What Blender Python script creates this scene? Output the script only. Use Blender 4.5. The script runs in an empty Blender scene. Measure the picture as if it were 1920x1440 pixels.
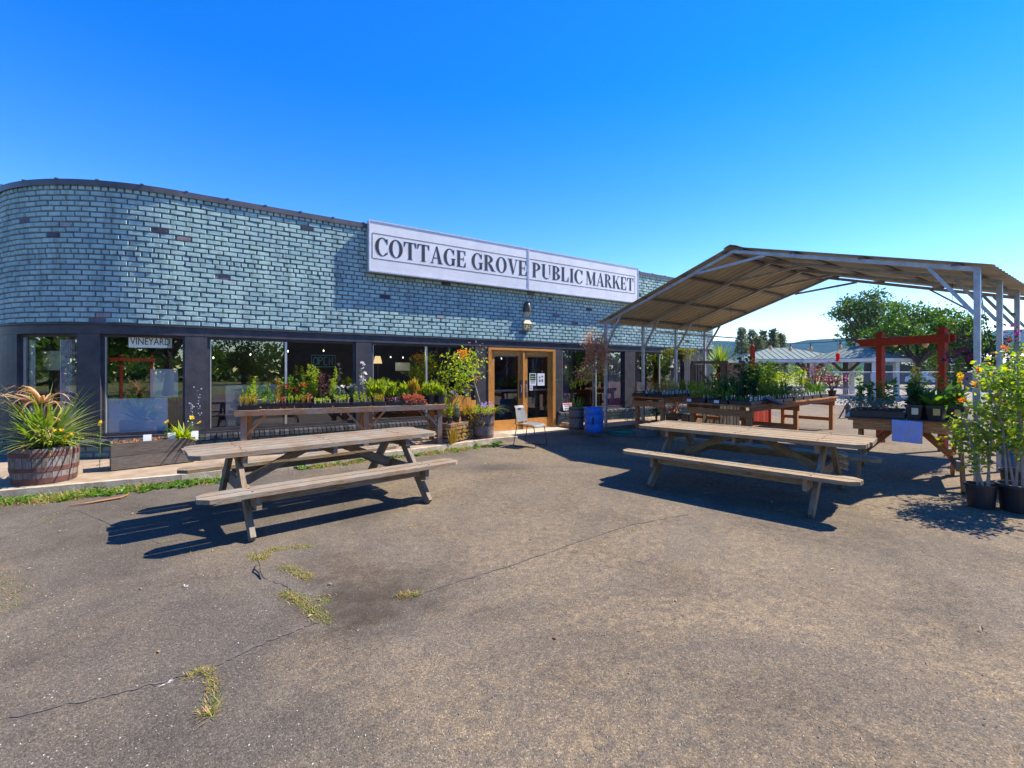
import bpy, bmesh, math, random
import numpy as np
from mathutils import Vector, Matrix

# ------------------------------------------------------------------ calibration
FPX, CX, HY, EYE = 853.0, 960.0, 697.0, 1.55          # photo pixels: focal length, centre, horizon; eye height in metres
SUN_AZ, SUN_EL = math.radians(16.5), math.radians(50.0)  # direction towards the sun, angle from +X
sc = bpy.context.scene
COL = sc.collection

cam_d = bpy.data.cameras.new('camera'); cam = bpy.data.objects.new('camera', cam_d); COL.objects.link(cam)
cam.location = (0, 0, EYE); cam.rotation_euler = (math.radians(90), 0, 0)
cam_d.sensor_fit = 'HORIZONTAL'; cam_d.sensor_width = 36.0; cam_d.lens = FPX / 1920 * 36
cam_d.shift_y = -(720 - HY) / 1920
cam_d.clip_start = 0.05; cam_d.clip_end = 20000
sc.camera = cam

w = bpy.data.worlds.new('World'); sc.world = w; w.use_nodes = True
nt = w.node_tree; nt.nodes.clear()
sky = nt.nodes.new('ShaderNodeTexSky'); sky.sky_type = 'NISHITA'; sky.sun_disc = False
sky.sun_elevation = SUN_EL; sky.sun_rotation = math.radians(90) - SUN_AZ
sky.air_density = 1.0; sky.dust_density = 0.0; sky.ozone_density = 1.5
hs = nt.nodes.new('ShaderNodeHueSaturation'); hs.inputs['Saturation'].default_value = 1.5; hs.inputs['Hue'].default_value = 0.519
bg = nt.nodes.new('ShaderNodeBackground'); bg.inputs['Strength'].default_value = 0.148
wo = nt.nodes.new('ShaderNodeOutputWorld')
nt.links.new(sky.outputs[0], hs.inputs['Color']); nt.links.new(hs.outputs[0], bg.inputs['Color']); nt.links.new(bg.outputs[0], wo.inputs[0])

sd = Vector((math.cos(SUN_AZ) * math.cos(SUN_EL), math.sin(SUN_AZ) * math.cos(SUN_EL), math.sin(SUN_EL)))
sl = bpy.data.lights.new('sun', 'SUN'); sl.energy = 5.0; sl.angle = math.radians(0.5); sl.color = (1.0, 0.92, 0.78)
so = bpy.data.objects.new('sun', sl); COL.objects.link(so); so.location = (20, 10, 30)
so.rotation_euler = (-sd).to_track_quat('-Z', 'Y').to_euler()
sc.view_settings.view_transform = 'Standard'; sc.view_settings.look = 'None'
sc.view_settings.exposure = 1.1; sc.view_settings.gamma = 1.0
sc.cycles.max_bounces = 8; sc.cycles.transparent_max_bounces = 16
sc.cycles.use_denoising = True

R = random.Random(7)
NR = np.random.default_rng(7)
def U(a, b): return R.uniform(a, b)

def G(px, py, h=0.0):
    Y = (EYE - h) * FPX / (py - HY)
    return Vector(((px - CX) / FPX * Y, Y, h))
def XY(px, Y, z=0.0): return Vector(((px - CX) / FPX * Y, Y, z))
def HZ(py, Y): return EYE + (HY - py) * Y / FPX

# ------------------------------------------------------------------ materials
def nodes(name):
    m = bpy.data.materials.new(name); m.use_nodes = True
    t = m.node_tree; t.nodes.clear()
    o = t.nodes.new('ShaderNodeOutputMaterial')
    return m, t, o
def N(t, kind, **kw):
    n = t.nodes.new('ShaderNode' + kind)
    for k, v in kw.items():
        if k in n.inputs: n.inputs[k].default_value = v
        else: setattr(n, k, v)
    return n
def ramp(t, stops):
    r = t.nodes.new('ShaderNodeValToRGB'); e = r.color_ramp.elements
    while len(e) < len(stops): e.new(0.5)
    for i, (p, c) in enumerate(stops):
        e[i].position = p; e[i].color = (*c, 1) if len(c) == 3 else c
    return r
def mixc(t, a, b, f, blend='MIX'):
    n = t.nodes.new('ShaderNodeMix'); n.data_type = 'RGBA'; n.blend_type = blend
    for s, v in ((n.inputs[0], f), (n.inputs[6], a), (n.inputs[7], b)):
        if hasattr(v, 'is_linked') or hasattr(v, 'links'): t.links.new(v, s)
        elif isinstance(v, (int, float)): s.default_value = v
        else: s.default_value = (*v, 1)
    return n.outputs[2]
def plain(name, c, c2=None, rough=0.6, scale=6.0, bump=0.0, bscale=40.0, metal=0.0, spec=0.5, island=0.0):
    """two-tone noise colour, optional bump, optional per-island brightness"""
    m, t, o = nodes(name)
    p = N(t, 'BsdfPrincipled', Roughness=rough, Metallic=metal); p.inputs['Specular IOR Level'].default_value = spec
    tc = N(t, 'TexCoord')
    nz = N(t, 'TexNoise', Scale=scale, Detail=6.0, Roughness=0.65); t.links.new(tc.outputs['Object'], nz.inputs['Vector'])
    if c2 is None: c2 = tuple(x * 0.8 for x in c)
    r = ramp(t, [(0.35, c2), (0.65, c)]); t.links.new(nz.outputs[0], r.inputs[0])
    out = r.outputs[0]
    if island:
        g = N(t, 'NewGeometry'); mr = N(t, 'MapRange'); mr.inputs[3].default_value = 1 - island; mr.inputs[4].default_value = 1 + island
        t.links.new(g.outputs['Random Per Island'], mr.inputs[0])
        vm = N(t, 'VectorMath', operation='SCALE'); t.links.new(out, vm.inputs[0]); t.links.new(mr.outputs[0], vm.inputs['Scale']); out = vm.outputs[0]
    t.links.new(out, p.inputs['Base Color'])
    if bump:
        b = N(t, 'Bump', Strength=bump, Distance=0.01); n2 = N(t, 'TexNoise', Scale=bscale, Detail=4.0)
        t.links.new(tc.outputs['Object'], n2.inputs['Vector']); t.links.new(n2.outputs[0], b.inputs['Height']); t.links.new(b.outputs[0], p.inputs['Normal'])
    t.links.new(p.outputs[0], o.inputs[0])
    return m
def wood(name, light, dark, grey=None, rough=0.8):
    """grain runs along u of the UV map (metres along the board)"""
    m, t, o = nodes(name)
    p = N(t, 'BsdfPrincipled', Roughness=rough); p.inputs['Specular IOR Level'].default_value = 0.25
    uv = N(t, 'UVMap'); mp = N(t, 'Mapping'); mp.inputs['Scale'].default_value = (1.2, 22, 1); t.links.new(uv.outputs[0], mp.inputs[0])
    n1 = N(t, 'TexNoise', Scale=2.5, Detail=8.0, Roughness=0.7, Distortion=0.6); t.links.new(mp.outputs[0], n1.inputs['Vector'])
    mp2 = N(t, 'Mapping'); mp2.inputs['Scale'].default_value = (4, 90, 1); t.links.new(uv.outputs[0], mp2.inputs[0])
    n2 = N(t, 'TexNoise', Scale=2.0, Detail=5.0, Roughness=0.7); t.links.new(mp2.outputs[0], n2.inputs['Vector'])
    tc = N(t, 'TexCoord'); n3 = N(t, 'TexNoise', Scale=3.0, Detail=5.0, Roughness=0.6); t.links.new(tc.outputs['Object'], n3.inputs['Vector'])
    r = ramp(t, [(0.3, dark), (0.62, light)]); t.links.new(n1.outputs[0], r.inputs[0])
    c = r.outputs[0]
    if grey:
        r3 = ramp(t, [(0.4, (0, 0, 0)), (0.62, (1, 1, 1))]); t.links.new(n3.outputs[0], r3.inputs[0])
        c = mixc(t, c, grey, r3.outputs[0])
    r2 = ramp(t, [(0.34, (0.16, 0.14, 0.12)), (0.5, (0.85, 0.85, 0.85)), (0.66, (1.25, 1.22, 1.2))]); t.links.new(n2.outputs[0], r2.inputs[0])
    c = mixc(t, c, r2.outputs[0], 0.9, 'MULTIPLY')
    g = N(t, 'NewGeometry'); mr = N(t, 'MapRange'); mr.inputs[3].default_value = 0.66; mr.inputs[4].default_value = 1.16
    t.links.new(g.outputs['Random Per Island'], mr.inputs[0])
    vm = N(t, 'VectorMath', operation='SCALE'); t.links.new(c, vm.inputs[0]); t.links.new(mr.outputs[0], vm.inputs['Scale'])
    t.links.new(vm.outputs[0], p.inputs['Base Color'])
    b = N(t, 'Bump', Strength=0.6, Distance=0.004); t.links.new(n2.outputs[0], b.inputs['Height']); t.links.new(b.outputs[0], p.inputs['Normal'])
    t.links.new(p.outputs[0], o.inputs[0])
    return m
def leaf(name, cols, trans=0.35, rough=0.5):
    m, t, o = nodes(name)
    g = N(t, 'NewGeometry')
    k = len(cols)
    r = ramp(t, [(i / max(1, k - 1), c) for i, c in enumerate(cols)]); t.links.new(g.outputs['Random Per Island'], r.inputs[0])
    p = N(t, 'BsdfPrincipled', Roughness=rough); p.inputs['Specular IOR Level'].default_value = 0.35
    t.links.new(r.outputs[0], p.inputs['Base Color'])
    tr = N(t, 'BsdfTranslucent'); br = N(t, 'HueSaturation'); br.inputs['Value'].default_value = 1.5; br.inputs['Saturation'].default_value = 1.1
    t.links.new(r.outputs[0], br.inputs['Color']); t.links.new(br.outputs[0], tr.inputs[0])
    mx = N(t, 'MixShader'); mx.inputs[0].default_value = trans
    t.links.new(p.outputs[0], mx.inputs[1]); t.links.new(tr.outputs[0], mx.inputs[2]); t.links.new(mx.outputs[0], o.inputs[0])
    return m
def glass_mat(name, tint=(0.75, 0.8, 0.8), base=0.10):
    m, t, o = nodes(name)
    fr = N(t, 'Fresnel', IOR=1.5); ad = N(t, 'Math', operation='ADD'); ad.inputs[1].default_value = base; ad.use_clamp = True
    t.links.new(fr.outputs[0], ad.inputs[0])
    tr = N(t, 'BsdfTransparent'); tr.inputs[0].default_value = (*tint, 1)
    gl = N(t, 'BsdfGlossy', Roughness=0.0); gl.inputs[0].default_value = (0.95, 0.97, 1, 1)
    mx = N(t, 'MixShader'); t.links.new(ad.outputs[0], mx.inputs[0]); t.links.new(tr.outputs[0], mx.inputs[1]); t.links.new(gl.outputs[0], mx.inputs[2])
    t.links.new(mx.outputs[0], o.inputs[0])
    return m
def asphalt_mat():
    m, t, o = nodes('asphalt')
    p = N(t, 'BsdfPrincipled', Roughness=0.9); p.inputs['Specular IOR Level'].default_value = 0.12
    tc = N(t, 'TexCoord'); P = tc.outputs['Object']
    def noise(s, d=5.0, ro=0.6, dist=0.0):
        n = N(t, 'TexNoise', Scale=s, Detail=d, Roughness=ro, Distortion=dist); t.links.new(P, n.inputs['Vector']); return n.outputs[0]
    big = noise(0.32, 6, 0.65, 0.6); med = noise(0.8, 8, 0.7, 0.5); fine = noise(150, 3, 0.7); mid2 = noise(14, 6, 0.75)
    r1 = ramp(t, [(0.28, (0.066, 0.056, 0.046)), (0.72, (0.145, 0.123, 0.098))]); t.links.new(med, r1.inputs[0])
    # tan grit lying in the texture, in large patches more common to the +X side
    sx = N(t, 'SeparateXYZ'); t.links.new(P, sx.inputs[0])
    mx = N(t, 'MapRange'); mx.inputs[1].default_value = -4; mx.inputs[2].default_value = 4; mx.inputs[3].default_value = -0.10; mx.inputs[4].default_value = 0.10
    t.links.new(sx.outputs[0], mx.inputs[0])
    ad = N(t, 'Math', operation='ADD'); t.links.new(big, ad.inputs[0]); t.links.new(mx.outputs[0], ad.inputs[1])
    rs = ramp(t, [(0.40, (0, 0, 0)), (0.60, (1, 1, 1))]); t.links.new(ad.outputs[0], rs.inputs[0])
    rg = ramp(t, [(0.34, (0, 0, 0)), (0.66, (1, 1, 1))]); t.links.new(mid2, rg.inputs[0])
    fsand = N(t, 'Math', operation='MULTIPLY'); t.links.new(rs.outputs[0], fsand.inputs[0]); t.links.new(rg.outputs[0], fsand.inputs[1])
    c = mixc(t, r1.outputs[0], (0.25, 0.185, 0.11), fsand.outputs[0])
    # aggregate stones
    vo = N(t, 'TexVoronoi', Scale=150.0); t.links.new(P, vo.inputs['Vector'])
    rv = ramp(t, [(0.0, (0.42, 0.42, 0.43)), (0.4, (0.92, 0.92, 0.92)), (0.85, (1.3, 1.26, 1.2)), (1.0, (2.2, 2.1, 2.0))]); 
    sv = N(t, 'SeparateColor'); t.links.new(vo.outputs['Color'], sv.inputs[0]); t.links.new(sv.outputs[0], rv.inputs[0])
    c = mixc(t, c, rv.outputs[0], 0.7, 'MULTIPLY')
    # dark oil and water stains with their own shape
    def blot(x, y, rad, k):
        vs = N(t, 'VectorMath', operation='DISTANCE'); vs.inputs[1].default_value = (x, y, 0); t.links.new(P, vs.inputs[0])
        a = N(t, 'MapRange'); a.inputs[1].default_value = rad; a.inputs[2].default_value = 0.0; t.links.new(vs.outputs['Value'], a.inputs[0])
        mu = N(t, 'Math', operation='MULTIPLY_ADD'); t.links.new(mid3, mu.inputs[0]); mu.inputs[1].default_value = 1.6; mu.inputs[2].default_value = -0.8
        su = N(t, 'Math', operation='ADD'); t.links.new(a.outputs[0], su.inputs[0]); t.links.new(mu.outputs[0], su.inputs[1])
        rr = ramp(t, [(0.2, (0, 0, 0)), (0.85, (k, k, k))]); t.links.new(su.outputs[0], rr.inputs[0]); return rr.outputs[0]
    mid3 = noise(5.5, 6, 0.7)
    for (px, py, rad, k) in STAINS:
        g = G(px, py); c = mixc(t, c, (0.04, 0.028, 0.019), blot(g.x, g.y, rad, k))
    t.links.new(c, p.inputs['Base Color'])
    b = N(t, 'Bump', Strength=0.55, Distance=0.006)
    hh = N(t, 'Math', operation='MULTIPLY_ADD'); t.links.new(vo.outputs['Distance'], hh.inputs[0]); hh.inputs[1].default_value = -1.0; t.links.new(fine, hh.inputs[2])
    t.links.new(hh.outputs[0], b.inputs['Height']); t.links.new(b.outputs[0], p.inputs['Normal'])
    t.links.new(p.outputs[0], o.inputs[0])
    return m
STAINS = [(700, 1115, 0.75, 0.6), (640, 1060, 0.55, 0.35), (660, 1150, 0.4, 0.4), (1290, 1085, 0.3, 0.2), (1060, 1270, 0.25, 0.25), (1840, 1200, 0.25, 0.25)]

M = {}
M['asphalt'] = asphalt_mat()
M['grass_far'] = plain('dry_grass', (0.22, 0.21, 0.05), (0.12, 0.16, 0.035), 0.9, 0.5, 0.5, 8)
M['gravel'] = plain('gravel', (0.33, 0.29, 0.22), (0.2, 0.17, 0.13), 0.9, 3.0, 0.8, 60)
M['concrete'] = plain('old_concrete', (0.36, 0.27, 0.18), (0.22, 0.16, 0.11), 0.9, 3.5, 0.5, 70)
M['curb'] = plain('pale_curb', (0.5, 0.43, 0.32), (0.33, 0.26, 0.18), 0.9, 8, 0.5, 60)
M['brick'] = None
M['mortar'] = plain('navy_mortar', (0.17, 0.155, 0.17), (0.10, 0.092, 0.11), 0.8, 12, 0.7, 60)
M['navy'] = plain('navy_paint', (0.056, 0.051, 0.057), (0.028, 0.026, 0.033), 0.55, 5, 0.35, 30)
M['cap'] = plain('cap_metal', (0.10, 0.09, 0.10), (0.06, 0.055, 0.065), 0.45, 4)
M['alu'] = plain('aluminium', (0.62, 0.6, 0.58), (0.5, 0.48, 0.46), 0.35, 8, metal=0.7)
M['glass'] = glass_mat('shop_glass', (0.94, 0.96, 0.96), 0.13)
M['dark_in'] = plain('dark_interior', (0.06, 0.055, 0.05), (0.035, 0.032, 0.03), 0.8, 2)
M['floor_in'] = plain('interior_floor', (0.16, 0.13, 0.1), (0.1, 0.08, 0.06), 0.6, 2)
M['roofing'] = plain('roofing', (0.12, 0.12, 0.12), None, 0.9)
M['sign'] = plain('sign_face', (0.72, 0.70, 0.71), (0.62, 0.60, 0.61), 0.4, 2.2)
M['signframe'] = plain('sign_frame', (0.55, 0.55, 0.6), (0.4, 0.4, 0.45), 0.4, 10, metal=0.3)
M['ink'] = plain('black_lettering', (0.012, 0.012, 0.016), None, 0.5)
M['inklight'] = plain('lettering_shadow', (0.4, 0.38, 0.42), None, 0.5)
M['doorwood'] = wood('door_wood', (0.72, 0.34, 0.085), (0.46, 0.19, 0.04), None, 0.45)
M['tablewood'] = wood('weathered_table', (0.35, 0.255, 0.16), (0.165, 0.105, 0.06), (0.29, 0.25, 0.195))
M['tablewood2'] = wood('weathered_table_tan', (0.40, 0.28, 0.155), (0.19, 0.115, 0.055), (0.32, 0.255, 0.17))
M['redwood'] = wood('stained_redwood', (0.66, 0.27, 0.095), (0.40, 0.15, 0.05), None)
M['benchwood'] = wood('bench_wood', (0.42, 0.24, 0.13), (0.22, 0.11, 0.06), (0.32, 0.25, 0.2))
M['greywood'] = wood('grey_wood', (0.20, 0.165, 0.13), (0.085, 0.065, 0.05), (0.16, 0.14, 0.125))
M['barrelwood'] = wood('barrel_wood', (0.30, 0.245, 0.20), (0.15, 0.12, 0.10), (0.25, 0.22, 0.2))
M['rust'] = plain('rusty_hoop', (0.16, 0.062, 0.045), (0.085, 0.034, 0.027), 0.75, 14, 0.3, 60)
M['galv'] = plain('galvanised_steel', (0.46, 0.47, 0.5), (0.3, 0.31, 0.33), 0.42, 7, metal=0.35)
M['galvdark'] = plain('shaded_purlin_steel', (0.16, 0.16, 0.17), (0.11, 0.11, 0.12), 0.5, 7, metal=0.3)  # galvanised steel darkened to stand in for shade on the purlin undersides
M['roofsheet'] = plain('tan_roof_sheet', (0.48, 0.435, 0.335), (0.40, 0.36, 0.275), 0.5, 2)
M['red'] = wood('red_paint', (0.62, 0.07, 0.026), (0.42, 0.045, 0.02), None, 0.55)
M['blackplastic'] = plain('black_plastic', (0.022, 0.022, 0.027), (0.015, 0.015, 0.018), 0.42, 8)
M['blue'] = plain('blue_plastic', (0.008, 0.15, 0.52), (0.006, 0.12, 0.44), 0.45, 5)
M['white'] = plain('white_paint', (0.64, 0.64, 0.63), (0.55, 0.55, 0.54), 0.5, 5)
M['paper'] = plain('white_paper', (0.78, 0.78, 0.8), (0.7, 0.7, 0.73), 0.7, 5)
M['tub'] = plain('grey_tub', (0.2, 0.2, 0.2), (0.16, 0.16, 0.16), 0.5, 5)
M['soil'] = plain('potting_soil', (0.05, 0.032, 0.02), (0.022, 0.015, 0.01), 0.95, 30, 0.8, 60)
M['chip'] = plain('bark_chip', (0.42, 0.17, 0.05), (0.24, 0.09, 0.03), 0.9, 40, island=0.4)
M['cream'] = plain('cream_plate', (0.72, 0.66, 0.46), (0.62, 0.56, 0.38), 0.5, 8)
M['bronze'] = plain('bronze_lamp', (0.13, 0.105, 0.10), (0.08, 0.065, 0.06), 0.4, 6, metal=0.3)
M['lens'] = plain('lamp_lens', (0.5, 0.5, 0.46), None, 0.2)
M['lilac'] = plain('lilac_cloth', (0.46, 0.46, 0.72), (0.4, 0.4, 0.66), 0.8, 6)
M['sheet'] = plain('grey_cloth', (0.8, 0.8, 0.77), (0.7, 0.7, 0.68), 0.85, 4)
M['whitecurtain'] = plain('white_curtain', (0.78, 0.76, 0.82), (0.66, 0.64, 0.72), 0.9, 4)
M['purplecurtain'] = plain('purple_curtain', (0.62, 0.46, 0.66), (0.42, 0.27, 0.46), 0.9, 22)
M['kraft'] = plain('brown_paper', (0.46, 0.35, 0.2), (0.36, 0.27, 0.15), 0.8, 3)
M['bluepanel'] = plain('blue_tinted_panel', (0.62, 0.78, 0.95), (0.56, 0.72, 0.9), 0.3, 2)
M['bluechair'] = plain('blue_upholstery', (0.05, 0.08, 0.22), (0.03, 0.05, 0.15), 0.8, 6)
M['mint'] = plain('mint_paint', (0.32, 0.5, 0.42), (0.25, 0.42, 0.36), 0.6, 6)
M['neon'] = plain('unlit_neon_tube', (0.18, 0.45, 0.34), (0.14, 0.36, 0.28), 0.3, 6)
M['wire'] = plain('black_wire', (0.02, 0.02, 0.022), None, 0.5)
M['bulb'] = plain('clear_bulb', (0.8, 0.62, 0.36), (0.7, 0.5, 0.28), 0.15, 6)
M['hose'] = plain('green_hose', (0.03, 0.22, 0.14), (0.02, 0.16, 0.1), 0.4, 6)
M['metalroof'] = plain('pale_metal_roof', (0.19, 0.23, 0.205), (0.145, 0.18, 0.16), 0.8, 2, spec=0.15)
M['terracotta'] = plain('terracotta', (0.36, 0.13, 0.06), (0.26, 0.09, 0.045), 0.8, 8)
M['stone'] = plain('stone_trough', (0.16, 0.12, 0.1), (0.09, 0.07, 0.06), 0.9, 16, 0.6, 50)
M['bark'] = plain('bark', (0.10, 0.075, 0.055), (0.05, 0.037, 0.028), 0.9, 6, 0.8, 20)
M['palebark'] = plain('pale_stem', (0.36, 0.31, 0.25), (0.24, 0.2, 0.16), 0.8, 12)
M['stake'] = plain('wooden_tag', (0.6, 0.42, 0.22), (0.5, 0.33, 0.17), 0.8, 12)
M['yellowtag'] = plain('yellow_label', (0.66, 0.45, 0.13), (0.58, 0.38, 0.1), 0.6, 12)
M['hill'] = plain('forest_hill', (0.03, 0.06, 0.035), (0.014, 0.032, 0.02), 0.95, 0.02, spec=0.0)
M['cartint'] = plain('car_paint', (0.55, 0.58, 0.62), None, 0.25)
M['crackdark'] = plain('crack_fill', (0.06, 0.052, 0.045), (0.125, 0.108, 0.09), 0.95, 25)
# foliage: albedo ranges
M['l_mid'] = leaf('leaf_mid', [(0.06, 0.13, 0.02), (0.10, 0.21, 0.028), (0.18, 0.30, 0.04), (0.075, 0.16, 0.024)], 0.42)
M['l_dark'] = leaf('leaf_dark', [(0.022, 0.06, 0.02), (0.04, 0.10, 0.03), (0.065, 0.14, 0.04)], 0.3, 0.4)
M['l_lime'] = leaf('leaf_lime', [(0.16, 0.29, 0.025), (0.30, 0.40, 0.03), (0.46, 0.46, 0.04), (0.13, 0.25, 0.025)], 0.45)
M['l_yellow'] = leaf('leaf_yellow', [(0.42, 0.26, 0.04), (0.36, 0.34, 0.04), (0.50, 0.22, 0.04), (0.22, 0.26, 0.03)], 0.35)
M['l_purple'] = leaf('leaf_purple', [(0.07, 0.012, 0.03), (0.13, 0.03, 0.05), (0.04, 0.03, 0.02)], 0.3)
M['l_red'] = leaf('leaf_red', [(0.38, 0.05, 0.04), (0.5, 0.12, 0.08), (0.42, 0.22, 0.06)], 0.35)
M['l_dusky'] = leaf('leaf_dusky_pink', [(0.24, 0.06, 0.07), (0.36, 0.12, 0.14), (0.18, 0.11, 0.06), (0.30, 0.08, 0.1)], 0.35)
M['l_pinkred'] = leaf('leaf_copper', [(0.55, 0.2, 0.16), (0.5, 0.27, 0.1), (0.34, 0.18, 0.08), (0.6, 0.26, 0.22)], 0.4)
M['l_grey'] = leaf('leaf_silver', [(0.16, 0.22, 0.17), (0.10, 0.16, 0.11), (0.24, 0.29, 0.23)], 0.2)
M['l_tree'] = leaf('leaf_tree', [(0.038, 0.078, 0.017), (0.065, 0.12, 0.025), (0.11, 0.175, 0.038)], 0.38)
M['l_maple'] = leaf('leaf_maple', [(0.035, 0.085, 0.011), (0.075, 0.155, 0.016), (0.125, 0.21, 0.02)], 0.34)
M['l_conifer'] = leaf('leaf_conifer', [(0.09, 0.115, 0.05), (0.15, 0.17, 0.075), (0.22, 0.22, 0.11)], 0.3)
M['l_strap'] = leaf('leaf_strap', [(0.12, 0.25, 0.03), (0.22, 0.34, 0.035), (0.34, 0.38, 0.06), (0.10, 0.2, 0.03), (0.46, 0.38, 0.16)], 0.35)
M['l_dry'] = leaf('leaf_dry', [(0.46, 0.22, 0.07), (0.52, 0.34, 0.18), (0.30, 0.13, 0.05), (0.44, 0.3, 0.2)], 0.25)
M['l_weed'] = leaf('leaf_weed', [(0.12, 0.22, 0.02), (0.22, 0.28, 0.03), (0.36, 0.28, 0.08), (0.10, 0.2, 0.02)], 0.38)
M['l_vine'] = leaf('leaf_vine', [(0.2, 0.2, 0.02), (0.12, 0.15, 0.02), (0.3, 0.26, 0.03)], 0.4)
M['f_red'] = leaf('flower_red', [(0.6, 0.01, 0.008), (0.7, 0.05, 0.02)], 0.3)
M['f_orange'] = leaf('flower_orange', [(0.8, 0.2, 0.03), (0.75, 0.3, 0.08), (0.7, 0.12, 0.03)], 0.35)
M['f_yellow'] = leaf('flower_yellow', [(0.8, 0.45, 0.01), (0.85, 0.6, 0.03)], 0.3)
M['f_magenta'] = leaf('flower_magenta', [(0.26, 0.015, 0.14), (0.42, 0.03, 0.22), (0.18, 0.01, 0.08)], 0.3)
M['f_white'] = leaf('flower_white', [(0.75, 0.7, 0.66), (0.7, 0.6, 0.55)], 0.3)
M['f_lilac'] = leaf('flower_lilac', [(0.42, 0.26, 0.55), (0.6, 0.42, 0.66)], 0.3)
M['f_pink'] = leaf('flower_pink', [(0.7, 0.1, 0.2), (0.75, 0.35, 0.4)], 0.3)

def brick_material(name, a, b, dark):
    m, t, o = nodes(name)
    p = N(t, 'BsdfPrincipled', Roughness=0.8); p.inputs['Specular IOR Level'].default_value = 0.15
    g = N(t, 'NewGeometry'); tc = N(t, 'TexCoord')
    r = ramp(t, [(0.0, a), (0.85, b), (0.99, b), (0.992, (0.36, 0.31, 0.30)), (0.996, (0.08, 0.075, 0.095)), (1.0, (0.07, 0.07, 0.09))])
    r.color_ramp.interpolation = 'LINEAR'
    t.links.new(g.outputs['Random Per Island'], r.inputs[0])
    n1 = N(t, 'TexNoise', Scale=6.5, Detail=9.0, Roughness=0.78); t.links.new(tc.outputs['Object'], n1.inputs['Vector'])
    r1 = ramp(t, [(0.325, (1, 1, 1)), (0.38, (0, 0, 0))]); t.links.new(n1.outputs[0], r1.inputs[0])
    c = mixc(t, r.outputs[0], dark, r1.outputs[0])
    n3 = N(t, 'TexNoise', Scale=2.0, Detail=5.0); t.links.new(tc.outputs['Object'], n3.inputs['Vector'])
    r3 = ramp(t, [(0.3, (0.78, 0.8, 0.85)), (0.7, (1.08, 1.06, 1.02))]); t.links.new(n3.outputs[0], r3.inputs[0])
    c = mixc(t, c, r3.outputs[0], 1.0, 'MULTIPLY')
    mp = N(t, 'Mapping'); mp.inputs['Scale'].default_value = (7, 7, 0.9); t.links.new(tc.outputs['Object'], mp.inputs[0]); n4 = N(t, 'TexNoise', Scale=1.0, Detail=7.0, Roughness=0.7); t.links.new(mp.outputs[0], n4.inputs['Vector'])
    r4 = ramp(t, [(0.33, (0.62, 0.62, 0.6)), (0.52, (1.03, 1.03, 1.03))]); t.links.new(n4.outputs[0], r4.inputs[0]); c = mixc(t, c, r4.outputs[0], 0.85, 'MULTIPLY')
    t.links.new(c, p.inputs['Base Color'])
    n2 = N(t, 'TexNoise', Scale=45.0, Detail=6.0, Roughness=0.7); t.links.new(tc.outputs['Object'], n2.inputs['Vector'])
    b_ = N(t, 'Bump', Strength=0.7, Distance=0.012); t.links.new(n2.outputs[0], b_.inputs['Height']); t.links.new(b_.outputs[0], p.inputs['Normal'])
    t.links.new(p.outputs[0], o.inputs[0])
    return m
M['brick'] = brick_material('teal_brick', (0.30, 0.465, 0.455), (0.405, 0.575, 0.545), (0.12, 0.15, 0.16))
M['basebrick'] = brick_material('base_brick', (0.10, 0.20, 0.20), (0.16, 0.26, 0.25), (0.03, 0.03, 0.03))
M['rowlock'] = plain('dark_rowlock', (0.05, 0.052, 0.06), (0.03, 0.03, 0.04), 0.5, 12, 0.6, 60, island=0.5)

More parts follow.
